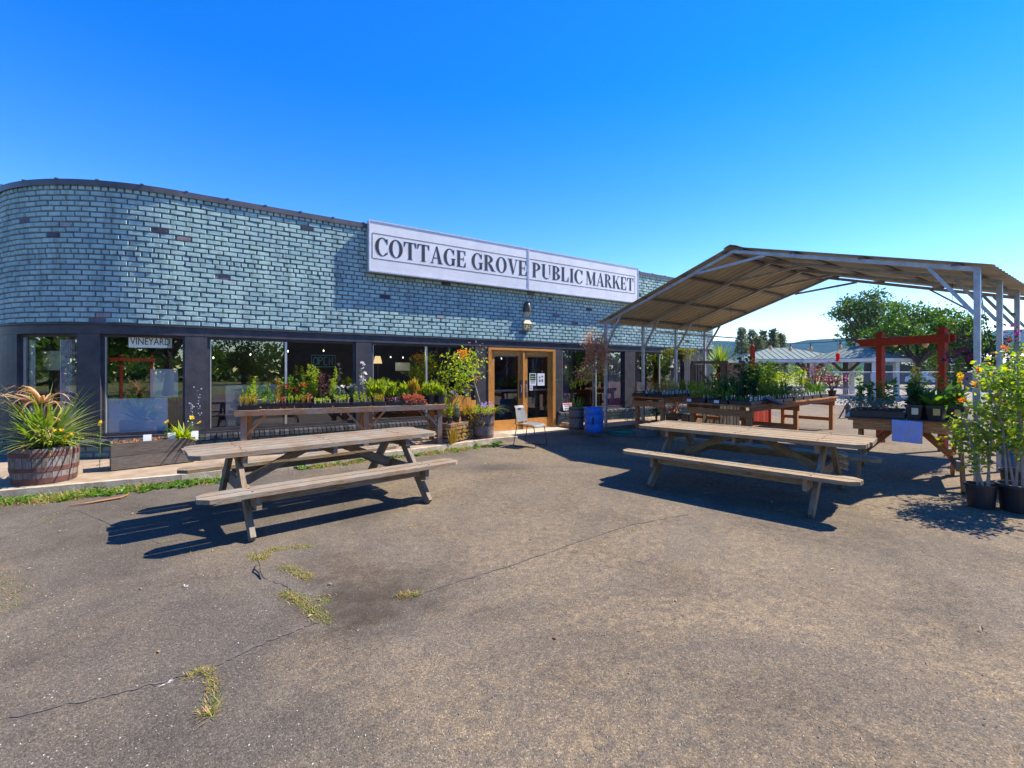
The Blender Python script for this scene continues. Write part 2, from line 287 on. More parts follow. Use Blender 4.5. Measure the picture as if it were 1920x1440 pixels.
# ------------------------------------------------------------------ mesh helpers
def wloc(o):
    v = Vector((0, 0, 0))
    while o is not None: v = v + o.location; o = o.parent
    return v
class MB:
    def __init__(s): s.v = []; s.f = []; s.uv = {}
    def quad(s, *pts):
        i = len(s.v); s.v += [tuple(p) for p in pts]; s.f.append(tuple(range(i, i + len(pts)))); return s
    def hexa(s, c, uvl=None):
        """8 corners: bottom 4 then top 4"""
        i = len(s.v); s.v += [tuple(p) for p in c]
        for q in ((0, 3, 2, 1), (4, 5, 6, 7), (0, 1, 5, 4), (1, 2, 6, 5), (2, 3, 7, 6), (3, 0, 4, 7)): s.f.append(tuple(i + k for k in q))
        return s
    def box(s, c, d, rz=0.0):
        cx, cy, cz = c; x, y, z = (k / 2 for k in d); a, b = math.cos(rz), math.sin(rz)
        pts = []
        for zz in (-z, z):
            for (u, v) in ((-x, -y), (x, -y), (x, y), (-x, y)): pts.append((cx + u * a - v * b, cy + u * b + v * a, cz + zz))
        return s.hexa(pts)
    def bar(s, p0, p1, w_, h_, up=(0, 0, 1), roll=0.0):
        """board from p0 to p1; w_ sideways, h_ along up; u of the UV runs along it"""
        p0 = Vector(p0); p1 = Vector(p1); d = (p1 - p0); L = d.length; d.normalize()
        up = Vector(up)
        if abs(d.dot(up)) > 0.98: up = Vector((1, 0, 0))
        sd_ = d.cross(up).normalized(); u = sd_.cross(d).normalized()
        i = len(s.v)
        for p in (p0, p1):
            for (a, b) in ((-1, -1), (1, -1), (1, 1), (-1, 1)): s.v.append(tuple(p + sd_ * a * w_ / 2 + u * b * h_ / 2))
        o = U(0, 40); ofs = U(0, 9)
        def add(q, uvs):
            s.uv[len(s.f)] = uvs; s.f.append(tuple(i + k for k in q))
        acc = 0
        for (k, wd) in ((0, w_), (1, h_), (2, w_), (3, h_)):
            k2 = (k + 1) % 4
            add((k, k2, k2 + 4, k + 4), [(ofs, o + acc), (ofs, o + acc + wd), (ofs + L, o + acc + wd), (ofs + L, o + acc)]); acc += wd
        add((3, 2, 1, 0), [(ofs, o), (ofs + .02, o + w_), (ofs + .03, o + h_), (ofs, o + h_)])
        add((4, 5, 6, 7), [(ofs, o), (ofs + .02, o + w_), (ofs + .03, o + h_), (ofs, o + h_)])
        return s
    def board(s, outline, z0, z1):
        """flat polygon (x,y) extruded z0..z1, grain along x"""
        n = len(outline); i = len(s.v); o = U(0, 40); ofs = U(0, 9)
        for z in (z0, z1):
            for p in outline: s.v.append((p[0], p[1], z))
        s.uv[len(s.f)] = [(ofs + p[0], o + p[1]) for p in reversed(outline)]; s.f.append(tuple(i + k for k in reversed(range(n))))
        s.uv[len(s.f)] = [(ofs + p[0], o + p[1]) for p in outline]; s.f.append(tuple(i + n + k for k in range(n)))
        for k in range(n):
            k2 = (k + 1) % n; a, b = outline[k], outline[k2]
            s.uv[len(s.f)] = [(ofs + a[0], o + a[1]), (ofs + b[0], o + b[1]), (ofs + b[0], o + b[1] + z1 - z0), (ofs + a[0], o + a[1] + z1 - z0)]
            s.f.append((i + k, i + k2, i + n + k2, i + n + k))
        return s
    def tube(s, pts, r, n=8, cap=True):
        pts = [Vector(p) for p in pts]; rs = r if isinstance(r, (list, tuple)) else [r] * len(pts)
        i0 = len(s.v); k = len(pts); prev = None
        for j, p in enumerate(pts):
            d = (pts[min(j + 1, k - 1)] - pts[max(j - 1, 0)]).normalized()
            ref = prev if prev is not None else (Vector((0, 0, 1)) if abs(d.z) < 0.9 else Vector((1, 0, 0)))
            a = d.cross(ref)
            if a.length < 1e-5: a = d.cross(Vector((0, 1, 0)))
            a.normalize(); b = a.cross(d).normalized(); prev = b
            for q in range(n):
                t = 2 * math.pi * q / n; s.v.append(tuple(p + (a * math.cos(t) + b * math.sin(t)) * rs[j]))
        for j in range(k - 1):
            for q in range(n):
                q2 = (q + 1) % n; s.f.append((i0 + j * n + q, i0 + j * n + q2, i0 + (j + 1) * n + q2, i0 + (j + 1) * n + q))
        if cap:
            s.f.append(tuple(i0 + q for q in reversed(range(n)))); s.f.append(tuple(i0 + (k - 1) * n + q for q in range(n)))
        return s
    def lathe(s, prof, c=(0, 0, 0), n=24, uvw=False):
        i0 = len(s.v)
        for (r, z) in prof:
            for q in range(n):
                t = 2 * math.pi * q / n; s.v.append((c[0] + r * math.cos(t), c[1] + r * math.sin(t), c[2] + z))
        for j in range(len(prof) - 1):
            for q in range(n):
                q2 = (q + 1) % n
                s.f.append((i0 + j * n + q, i0 + j * n + q2, i0 + (j + 1) * n + q2, i0 + (j + 1) * n + q))
        return s
    def disc(s, c, r, n=20):
        i = len(s.v)
        for q in range(n): t = 2 * math.pi * q / n; s.v.append((c[0] + r * math.cos(t), c[1] + r * math.sin(t), c[2]))
        s.f.append(tuple(range(i, i + n))); return s
    def leaves(s, P, D, size, wr=0.5, fold=0.25, flat=0.0):
        """diamond leaves: base points P (n,3), axis directions D (n,3), lengths size"""
        P = np.asarray(P, float); D = np.asarray(D, float); n = len(P)
        if n == 0: return s
        D = D / (np.linalg.norm(D, axis=1, keepdims=True) + 1e-9)
        up = NR.normal(size=(n, 3)) * (1 - flat); up[:, 2] += 0.6 + flat
        W = np.cross(D, up); W /= (np.linalg.norm(W, axis=1, keepdims=True) + 1e-9)
        Nn = np.cross(W, D)
        size = np.broadcast_to(np.asarray(size, float), (n,))[:, None]
        mid = P + D * size * 0.45 
        V = np.stack([P, mid + W * size * wr / 2 + Nn * size * fold * .5, P + D * size, mid - W * size * wr / 2 + Nn * size * fold * .5], axis=1)
        i = len(s.v); s.v += [tuple(x) for x in V.reshape(-1, 3).tolist()]
        s.f += [(i + 4 * k, i + 4 * k + 1, i + 4 * k + 2, i + 4 * k + 3) for k in range(n)]
        return s
    def strap(s, base, d, L, w0, droop=0.4, k=5, twist=None):
        """arching strip leaf"""
        base = Vector(base); d = Vector(d).normalized(); side = d.cross(Vector((0, 0, 1)))
        if side.length < 0.05: side = Vector((math.cos(U(0, 6.3)), math.sin(U(0, 6.3)), 0))
        side.normalize(); i = len(s.v); p = base.copy(); dd = d.copy()
        for j in range(k + 1):
            f = j / k; wd = w0 * (0.7 + 0.6 * f if f < 0.4 else (1 - f) / 0.6 * 0.94 + 0.02)
            s.v.append(tuple(p + side * wd / 2)); s.v.append(tuple(p - side * wd / 2))
            p = p + dd * (L / k); dd = (dd + Vector((0, 0, -1)) * droop * (1.6 * f + .25) / k * 2.0).normalized()
        for j in range(k): s.f.append((i + 2 * j, i + 2 * j + 1, i + 2 * j + 3, i + 2 * j + 2))
        return s
    def sweep(s, pts, outs, prof):
        """closed profile (out, z) swept along pts with outward vectors outs"""
        n = len(prof); i0 = len(s.v)
        for p, o in zip(pts, outs):
            for (a, z) in prof: s.v.append((p[0] + o[0] * a, p[1] + o[1] * a, z))
        for j in range(len(pts) - 1):
            for k in range(n):
                k2 = (k + 1) % n; s.f.append((i0 + j * n + k, i0 + (j + 1) * n + k, i0 + (j + 1) * n + k2, i0 + j * n + k2))
        s.f.append(tuple(i0 + k for k in range(n))); s.f.append(tuple(i0 + (len(pts) - 1) * n + k for k in reversed(range(n))))
        return s
    def build(s, name, m, parent=None, origin=None, smooth=False):
        me = bpy.data.meshes.new(name)
        org = wloc(parent) if parent is not None else Vector((0, 0, 0))
        loc = Vector((0, 0, 0))
        if parent is None and origin is not None: loc = Vector(origin)
        off = org + loc
        vs = s.v if off.length == 0 else [(a - off.x, b - off.y, c - off.z) for (a, b, c) in s.v]
        me.from_pydata(vs, [], s.f)
        if s.uv:
            uvl = me.uv_layers.new(name='UVMap')
            for k, uvs in s.uv.items():
                pl = me.polygons[k]
                for q, li in enumerate(pl.loop_indices): uvl.data[li].uv = uvs[q]
        me.materials.append(M[m] if isinstance(m, str) else m)
        if smooth: me.polygons.foreach_set('use_smooth', [True] * len(me.polygons))
        o = bpy.data.objects.new(name, me); COL.objects.link(o); o.location = loc
        if parent is not None: o.parent = parent
        return o
def tag(o, label, cat, group=None):
    o['label'] = label; o['category'] = cat
    if group: o['group'] = group
    return o
def thing(name, label, cat, loc=(0, 0, 0), group=None):
    o = bpy.data.objects.new(name, None); COL.objects.link(o); o.location = loc; o.empty_display_size = 0.1
    return tag(o, label, cat, group)
def kind(o, k): o['kind'] = k; return o
def kids(o): return [c for c in COL.objects if c.parent == o]
def dup(root, loc, rz=0.0, label=None, group=None, scale=1.0):
    def cp(o, par):
        c = o.copy(); COL.objects.link(c)
        if par is not None: c.parent = par
        for ch in list(o.children): cp(ch, c)
        return c
    r = cp(root, None); r.location = loc; r.rotation_euler = (0, 0, rz); r.scale = (scale,) * 3
    if label: r['label'] = label
    if group: r['group'] = group
    return r
def text_mb(txt, size, font_scale_x=1.0, align='CENTER'):
    """letters of the built-in font as flat faces in the x-z plane"""
    cu = bpy.data.curves.new('t', 'FONT'); cu.body = txt; cu.size = size; cu.align_x = align; cu.align_y = 'CENTER'; cu.resolution_u = 3
    o = bpy.data.objects.new('t', cu); COL.objects.link(o)
    dg = bpy.context.evaluated_depsgraph_get(); me = bpy.data.meshes.new_from_object(o.evaluated_get(dg))
    b = MB(); b.v = [(v.co.x * font_scale_x, 0, v.co.y) for v in me.vertices]; b.f = [tuple(p.vertices) for p in me.polygons]
    bpy.data.objects.remove(o); bpy.data.curves.remove(cu); bpy.data.meshes.remove(me)
    return b
def place(mb, origin, xdir, zdir=(0, 0, 1), ydir=None):
    origin = Vector(origin); xd = Vector(xdir); zd = Vector(zdir); yd = Vector(ydir) if ydir else zd.cross(xd)
    mb.v = [tuple(origin + xd * a + yd * b + zd * c) for (a, b, c) in mb.v]; return mb
#@@STRUCTURE
# ------------------------------------------------------------------ ground
def grid_sheet(x0, x1, y0, y1, z, n=1):
    b = MB(); b.quad((x0, y0, z), (x1, y0, z), (x1, y1, z), (x0, y1, z)); return b
kind(grid_sheet(-2500, 2500, -300, 2100, -0.012).build('ground', 'grass_far'), 'structure')
kind(grid_sheet(-60, 75, -14, 44, 0.0).build('asphalt_lot', 'asphalt'), 'structure')
b = MB(); b.quad((9.0, 21.0, .004), (60, 21.0, .004), (60, 43, .004), (9.0, 43, .004)); kind(b.build('gravel_strip', 'gravel'), 'structure')
kind(MB().box((30, 50, 0.0), (120, 5.0, 0.02)).build('road', 'gravel'), 'structure')

# cracks in the asphalt
def crack(pts, wd):
    b = MB(); P = []
    for (a, c) in zip(pts[:-1], pts[1:]):
        n = 9
        for k in range(n):
            f = k / n; g = G(a[0] + (c[0] - a[0]) * f, a[1] + (c[1] - a[1]) * f); P.append(g)
    P.append(G(*pts[-1]))
    for k in range(len(P) - 1):
        for q in (k, k + 1): pass
    L = []
    for k, p in enumerate(P):
        d = (P[min(k + 1, len(P) - 1)] - P[max(k - 1, 0)]).normalized(); s_ = Vector((-d.y, d.x, 0)); j = U(-.009, .009); ww = wd * U(.1, .9) ** 1.3 / 2
        L.append((p + s_ * (j + ww), p + s_ * (j - ww)))
    for (a, c) in zip(L[:-1], L[1:]):
        b.quad((a[0].x, a[0].y, .004), (a[1].x, a[1].y, .004), (c[1].x, c[1].y, .004), (c[0].x, c[0].y, .004))
    return kind(b.build('asphalt_crack', 'crackdark'), 'structure')
crack([(0, 1350), (110, 1325), (210, 1303), (300, 1280), (390, 1255)], 0.03)
crack([(400, 1250), (470, 1215), (560, 1180), (610, 1160)], 0.05)
crack([(770, 1120), (860, 1090), (960, 1060), (1060, 1025), (1180, 985), (1290, 965)], 0.028)
crack([(0, 1010), (70, 985), (140, 955), (300, 1020), (350, 1010)], 0.012)
crack([(1620, 945), (1720, 960), (1820, 990), (1920, 1010)], 0.016)
crack([(480, 1030), (495, 1085), (540, 1100), (600, 1150)], 0.025)
crack([(1640, 955), (1500, 945), (1330, 930)], 0.012)

# ------------------------------------------------------------------ building
ang = math.radians(33.1)
BD = Vector((math.cos(ang), math.sin(ang), 0)); BO = Vector((math.sin(ang), -math.cos(ang), 0))   # along the shop front; out of it
BP = Vector((-0.49, 11.6, 0)); S0, RC = -6.5, 2.9; S_END = 9.41; ARC = RC * math.pi / 2
def path(s):
    """point on the wall face and outward unit vector at arc length s"""
    if s >= S0: return BP + BD * s, BO
    c = BP + BD * S0 - BO * RC
    if s >= S0 - ARC:
        f = (S0 - s) / RC; n = BO * math.cos(f) - BD * math.sin(f); return c + n * RC, n
    p = c - BD * RC - BO * (S0 - ARC - s); return p, -BD
def WP(s, o=0.0, z=0.0): p, n = path(s); return Vector((p.x + n.x * o, p.y + n.y * o, z))
def WA(px, o=0.0):
    """arc length where the photo column px meets the wall face moved out by o"""
    k = (px - CX) / FPX
    best = None; lo = S0 - ARC; 
    for i in range(1200):
        s = lo + (S_END + 6 - lo) * i / 1200; p = WP(s, o)
        if p.y < .5: continue
        e = abs(p.x / p.y - k)
        if best is None or e < best[0]: best = (e, s)
    return best[1]
def span(s0, s1, step=0.16):
    n = max(1, int(math.ceil((s1 - s0) / step))) if s0 < S0 else 1
    L = [s0 + (s1 - s0) * i / n for i in range(n + 1)]
    pts = [path(s) for s in L]
    return [p for p, _ in pts], [n_ for _, n_ in pts]
Z_HEAD, Z_BRICK, Z_TOP, Z_SILL = 2.19, 2.37, 4.70, 0.46
S_MIN = S0 - ARC - 5.0
bld = thing('market_building', 'single storey teal painted brick shop building with rounded corner and dark window band', 'building', (BP.x, BP.y, 0))
mb = MB(); p, n = span(S_MIN, S_END); mb.sweep(p, n, [(-.25, Z_BRICK), (0, Z_BRICK), (0, Z_TOP), (-.25, Z_TOP)]); mb.build('mortar_wall', 'mortar', bld)
# bricks, one island each
CH, BL = 0.0885, 0.225
mb = MB(); rows = int((Z_TOP - Z_BRICK) / CH); row = 0
for row in range(rows):
    header = row in (rows - 1, 13); L = BL / 2 if header else BL
    z0 = Z_BRICK + row * CH + .009; z1 = z0 + CH - .018
    s = S_MIN + (L / 2 if row % 2 else 0) + U(-.02, .02)
    while s < S_END - L * .4:
        if R.random() > 0.005:
            a, c = s + .008 + U(0, .006), min(s + L - .008 - U(0, .006), S_END)
            if s + L < S0 - ARC - 0.5: hh = .014
            else: hh = .014 + U(-.005, .008)
            e = .006; dz = U(-.004, .004); ti = U(-.004, .004)
            v = [WP(a, 0, z0 + dz), WP(c, 0, z0 + dz), WP(c, 0, z1 + dz), WP(a, 0, z1 + dz),
                 WP(a + e, hh + ti, z0 + e + dz), WP(c - e, hh - ti, z0 + e + dz), WP(c - e, hh - ti * .5, z1 - e + dz), WP(a + e, hh + ti, z1 - e + dz)]
            i = len(mb.v); mb.v += [tuple(x) for x in v]
            for q in ((4, 5, 6, 7), (0, 1, 5, 4), (1, 2, 6, 5), (2, 3, 7, 6), (3, 0, 4, 7)): mb.f.append(tuple(i + k for k in q))
        s += L
mb.build('brick_facing', 'brick', bld)
mb = MB(); p, n = span(S_MIN, S_END + .03); mb.sweep(p, n, [(-.30, Z_TOP + .002), (.035, Z_TOP + .002), (.04, Z_TOP - .05), (.046, Z_TOP - .05), (.046, Z_TOP + .05), (-.30, Z_TOP + .05)])
s = S_MIN + .4
while s < S_END:
    p0 = WP(s, .03, Z_TOP + .05); mb.box((p0.x, p0.y, p0.z + .008), (.05, .05, .016), ang); s += 0.62
mb.build('parapet_cap', 'cap', bld)
mb = MB(); p, n = span(S_MIN, S_END); mb.sweep(p, n, [(-.25, Z_HEAD), (.004, Z_HEAD), (.004, Z_BRICK - .004), (-.25, Z_BRICK - .004)]); mb.sweep(p, n, [(.006, Z_BRICK - .03), (.03, Z_BRICK - .03), (.03, Z_BRICK - .006), (.006, Z_BRICK - .006)])
mb.build('lintel_band', 'navy', bld)
DOOR = (WA(915), WA(1041))
openings = [(WA(-70), WA(3)), (WA(31), WA(143)), (WA(188), WA(348)), (WA(390), WA(667)), (WA(697), WA(890)), DOOR, (WA(1055), WA(1172)), (WA(1191), WA(1283))]
mull = {3: WA(538), 4: WA(801), 6: WA(1120), 7: WA(1240)}
edges = [S_MIN] + [x for o_ in openings for x in o_] + [S_END]
for k in range(0, len(edges), 2):
    a, c = edges[k], edges[k + 1]
    mb = MB(); p, n = span(a, c); mb.sweep(p, n, [(-.22, .0), (0, .0), (0, Z_HEAD - .003), (-.22, Z_HEAD - .003)])
    if a < -7 < c or k == 2 * 3:
        pass
    mb.build('pilaster', 'navy', bld)
# flaked paint on two pilasters
for pxs in ((366, 378, 735, 775), (354, 366, 755, 790)):
    mb = MB()
    for _ in range(24):
        px, py = R.gauss((pxs[0] + pxs[1]) / 2, 3), R.gauss((pxs[2] + pxs[3]) / 2, 16); s_ = WA(px); p0 = WP(s_, .0025, HZ(py, WP(s_).y)); r_ = U(.003, .011); rr = [(U(.4, 1.3) * r_) for _ in range(6)]
        mb.quad(*[p0 + BD * math.cos(t * 1.047) * rr[t] + Vector((0, 0, math.sin(t * 1.047) * rr[t] * 1.4)) for t in range(6)])
    kind(mb.build('paint_flakes', 'sheet', bld), 'stuff')
# windows
for k, (a, c) in enumerate(openings):
    if k == 5: continue
    zs = Z_SILL
    f = MB(); g = MB()
    GO = -.09
    if a < S0 - .05 and c < S0 + .5:
        cuts = [a, c]
    else: cuts = [a, c]
    for q in range(len(cuts) - 1):
        A, C = WP(cuts[q], 0), WP(cuts[q + 1], 0); d = (C - A).normalized(); no = Vector((d.y, -d.x, 0)); L = (C - A).length
        def FP(u, o, z): return A + d * u + no * (o + GO) + Vector((0, 0, z))
        for (u0, u1, z0, z1) in ((0, .045, zs, Z_HEAD), (L - .045, L, zs, Z_HEAD), (.045, L - .045, zs, zs + .05), (.045, L - .045, Z_HEAD - .045, Z_HEAD)):
            f.hexa([FP(u0, -.02, z0), FP(u1, -.02, z0), FP(u1, .04, z0), FP(u0, .04, z0), FP(u0, -.02, z1), FP(u1, -.02, z1), FP(u1, .04, z1), FP(u0, .04, z1)])
        g.quad(FP(.04, 0, zs + .04), FP(L - .04, 0, zs + .04), FP(L - .04, 0, Z_HEAD - .04), FP(.04, 0, Z_HEAD - .04))
        win = f.build('window', 'navy', bld); g.build('pane', 'glass', win)
        e = MB(); e.hexa([FP(.046, .0, zs + .05), FP(.06, .0, zs + .05), FP(.06, .03, zs + .05), FP(.046, .03, zs + .05), FP(.046, .0, Z_HEAD - .05), FP(.06, .0, Z_HEAD - .05), FP(.06, .03, Z_HEAD - .05), FP(.046, .03, Z_HEAD - .05)])
        e.build('bead', 'alu', win)
        if k in mull:
            u = (WP(mull[k]) - A).dot(d); e = MB()
            e.hexa([FP(u - .02, -.02, zs + .05), FP(u + .02, -.02, zs + .05), FP(u + .02, .03, zs + .05), FP(u - .02, .03, zs + .05), FP(u - .02, -.02, Z_HEAD - .05), FP(u + .02, -.02, Z_HEAD - .05), FP(u + .02, .03, Z_HEAD - .05), FP(u - .02, .03, Z_HEAD - .05)])
            e.build('mullion', 'alu', win)
# sill, rowlock course and base wall (broken by the door)
for (a, c) in ((S_MIN, DOOR[0] - .08), (DOOR[1] + .1, S_END)):
    p, n = span(a, c)
    MB().sweep(p, n, [(.004, .0), (.06, .0), (.06, .34), (.004, .34)]).build('base_wall', 'mortar', bld)
    MB().sweep(p, n, [(-.14, .42), (.02, .42), (.02, Z_SILL - .006), (-.14, Z_SILL - .006)]).build('sill', 'navy', bld)
    rk = MB(); s = a
    while s < c - .08:
        j = U(-.006, .006)
        A, C = s + .006, s + .078
        rk.hexa([WP(A, .01, .345), WP(C, .01, .345), WP(C, .13 + j, .325), WP(A, .13 + j, .325), WP(A, .01, .425), WP(C, .01, .425), WP(C, .12 + j, .395 + j), WP(A, .12 + j, .395 + j)]); s += .086
    rk.build('rowlock_course', 'rowlock', bld)
    bb = MB()
    for row in range(3):
        s = a + (BL / 2 if row % 2 else 0)
        while s < c - BL:
            z0 = .03 + row * .1; v = [WP(s + .01, .06, z0), WP(s + BL - .01, .06, z0), WP(s + BL - .01, .06, z0 + .075), WP(s + .01, .06, z0 + .075)]
            v2 = [WP(s + .016, .078, z0 + .006), WP(s + BL - .016, .078, z0 + .006), WP(s + BL - .016, .078, z0 + .069), WP(s + .016, .078, z0 + .069)]
            i = len(bb.v); bb.v += [tuple(x) for x in v + v2]
            for q in ((4, 5, 6, 7), (0, 1, 5, 4), (1, 2, 6, 5), (2, 3, 7, 6), (3, 0, 4, 7)): bb.f.append(tuple(i + k for k in q))
            s += BL
    bb.build('base_brick', 'basebrick', bld)
# doors
def BQ(s, o, z): return BP + BD * s + BO * o + Vector((0, 0, z))
def bbox(mb, s0, s1, o0, o1, z0, z1): return mb.hexa([BQ(s0, o0, z0), BQ(s1, o0, z0), BQ(s1, o1, z0), BQ(s0, o1, z0), BQ(s0, o0, z1), BQ(s1, o0, z1), BQ(s1, o1, z1), BQ(s0, o1, z1)])
def bbar(mb, s0, z0, s1, z1, o, w_, d_): return mb.bar(BQ(s0, o, z0), BQ(s1, o, z1), w_, d_, up=BO)
d0, d1 = DOOR; dm = (d0 + d1) / 2 + .02; ZD = Z_HEAD - .02
fr = MB(); fw = .09
bbar(fr, d0 + fw / 2, .02, d0 + fw / 2, ZD, -.05, fw, .14); bbar(fr, d1 - fw / 2, .02, d1 - fw / 2, ZD, -.05, fw, .14)
bbar(fr, d0 + fw, ZD - .03, d1 - fw, ZD - .03, -.05, .06, .14); bbar(fr, dm, .02, dm, ZD - .06, -.045, .05, .1)
fr.build('door_frame', 'doorwood', bld)
for side, (a, c) in enumerate(((d0 + fw + .004, dm - .028), (dm + .028, d1 - fw - .004))):
    lf = MB(); st = .115; o = -.06; zt = ZD - .065
    bbar(lf, a + st / 2, .03, a + st / 2, zt, o, st, .05); bbar(lf, c - st / 2, .03, c - st / 2, zt, o, st, .05)
    bbar(lf, a + st, zt - .07, c - st, zt - .07, o, .14, .05); bbar(lf, a + st, .16, c - st, .16, o, .26, .05)
    leafd = lf.build('door', 'doorwood', bld)
    g = MB(); g.quad(BQ(a + st - .01, o, .28), BQ(c - st + .01, o, .28), BQ(c - st + .01, o, zt - .13), BQ(a + st - .01, o, zt - .13)); g.build('pane', 'glass', leafd)
    pb = MB(); bbox(pb, a + st - .02, c - st + .02, o - .10, o - .05, 1.03, 1.08); pb.build('push_bar', 'alu', leafd)
    hx = c - st / 2 if side == 0 else a + st / 2
    h = MB(); bbox(h, hx - .04, hx + .04, o + .026, o + .034, .86, 1.32); h.build('handle_plate', 'bronze', leafd)
    h = MB(); h.tube([BQ(hx, o + .03, 1.0), BQ(hx, o + .075, 1.02), BQ(hx, o + .075, 1.18), BQ(hx, o + .03, 1.2)], .011, 8); h.build('handle', 'alu', leafd)
    cl = MB(); bbox(cl, a + st + .02, c - st - .08, o - .05, o - .012, zt - .165, zt - .135); cl.build('door_closer', 'alu', leafd)
th = MB(); bbox(th, d0 - .02, d1 + .02, -.14, .02, 0.004, .028); th.build('threshold', 'alu', bld)
# shell and interior
sh = MB(); 
sh.hexa([BQ(S_END - .22, -9, 0), BQ(S_END, -9, 0), BQ(S_END, -.25, 0), BQ(S_END - .22, -.25, 0), BQ(S_END - .22, -9, Z_TOP), BQ(S_END, -9, Z_TOP), BQ(S_END, -.25, Z_TOP), BQ(S_END - .22, -.25, Z_TOP)])
bbox(sh, S0 - RC, S_END - .22, -9, -8.8, 0, Z_TOP); sh.build('wall', 'mortar', bld)
mb = MB(); p, n = span(S0 - ARC, S_END - .23)
ring = [pp - nn * .26 for pp, nn in zip(p, n)]; back = [BQ(S_END - .23, -8.7, 0), BQ(S0 - RC + .26, -8.7, 0)]
poly = ring + back
def slab(z): 
    m_ = MB(); m_.quad(*[(q.x, q.y, z) for q in poly]); return m_
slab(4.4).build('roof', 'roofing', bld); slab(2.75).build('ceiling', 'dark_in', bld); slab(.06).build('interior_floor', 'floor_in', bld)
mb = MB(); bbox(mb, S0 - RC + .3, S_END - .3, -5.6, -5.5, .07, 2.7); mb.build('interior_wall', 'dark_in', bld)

# ---- sign
SG = .20
sg0, sg1, sgm = WA(691, SG), WA(1197, SG), WA(990.5, SG)
ZS0, ZS1 = 3.70, 4.79
sign = thing('market_sign', 'long white two panel shop sign reading COTTAGE GROVE PUBLIC MARKET in black serif capitals', 'sign', tuple(BQ(sgm, SG, ZS0)))
for (a, c) in ((sg0, sgm - .012), (sgm + .012, sg1)):
    m_ = MB(); bbox(m_, a, c, .05, SG, ZS0, ZS1); pn = m_.build('sign_panel', 'sign', sign)
    m_ = MB(); t_ = .022
    for (u0, u1, z0, z1) in ((a - .008, c + .008, ZS1 - t_, ZS1 + .008), (a - .008, c + .008, ZS0 - .008, ZS0 + t_), (a - .008, a + t_ * .7, ZS0 + t_, ZS1 - t_), (c - t_ * .7, c + .008, ZS0 + t_, ZS1 - t_)):
        bbox(m_, u0, u1, .055, SG + .012, z0, z1)
    m_.build('edge_trim', 'signframe', pn)
ln = MB(); zl0, zl1 = 3.98, 4.52
def line(u0, u1, z0, z1): ln.quad(BQ(u0, SG + .004, z0), BQ(u1, SG + .004, z0), BQ(u1, SG + .004, z1), BQ(u0, SG + .004, z1))
ua, ub = WA(698, SG), WA(1190, SG)
for z in (zl0, zl1): line(ua, sgm - .03, z - .007, z + .007); line(sgm + .03, ub, z - .007, z + .007)
line(ua - .007, ua + .007, zl0 + .007, zl1 - .007); line(ub - .007, ub + .007, zl0 + .007, zl1 - .007)
ln.build('border_line', 'ink', sign)
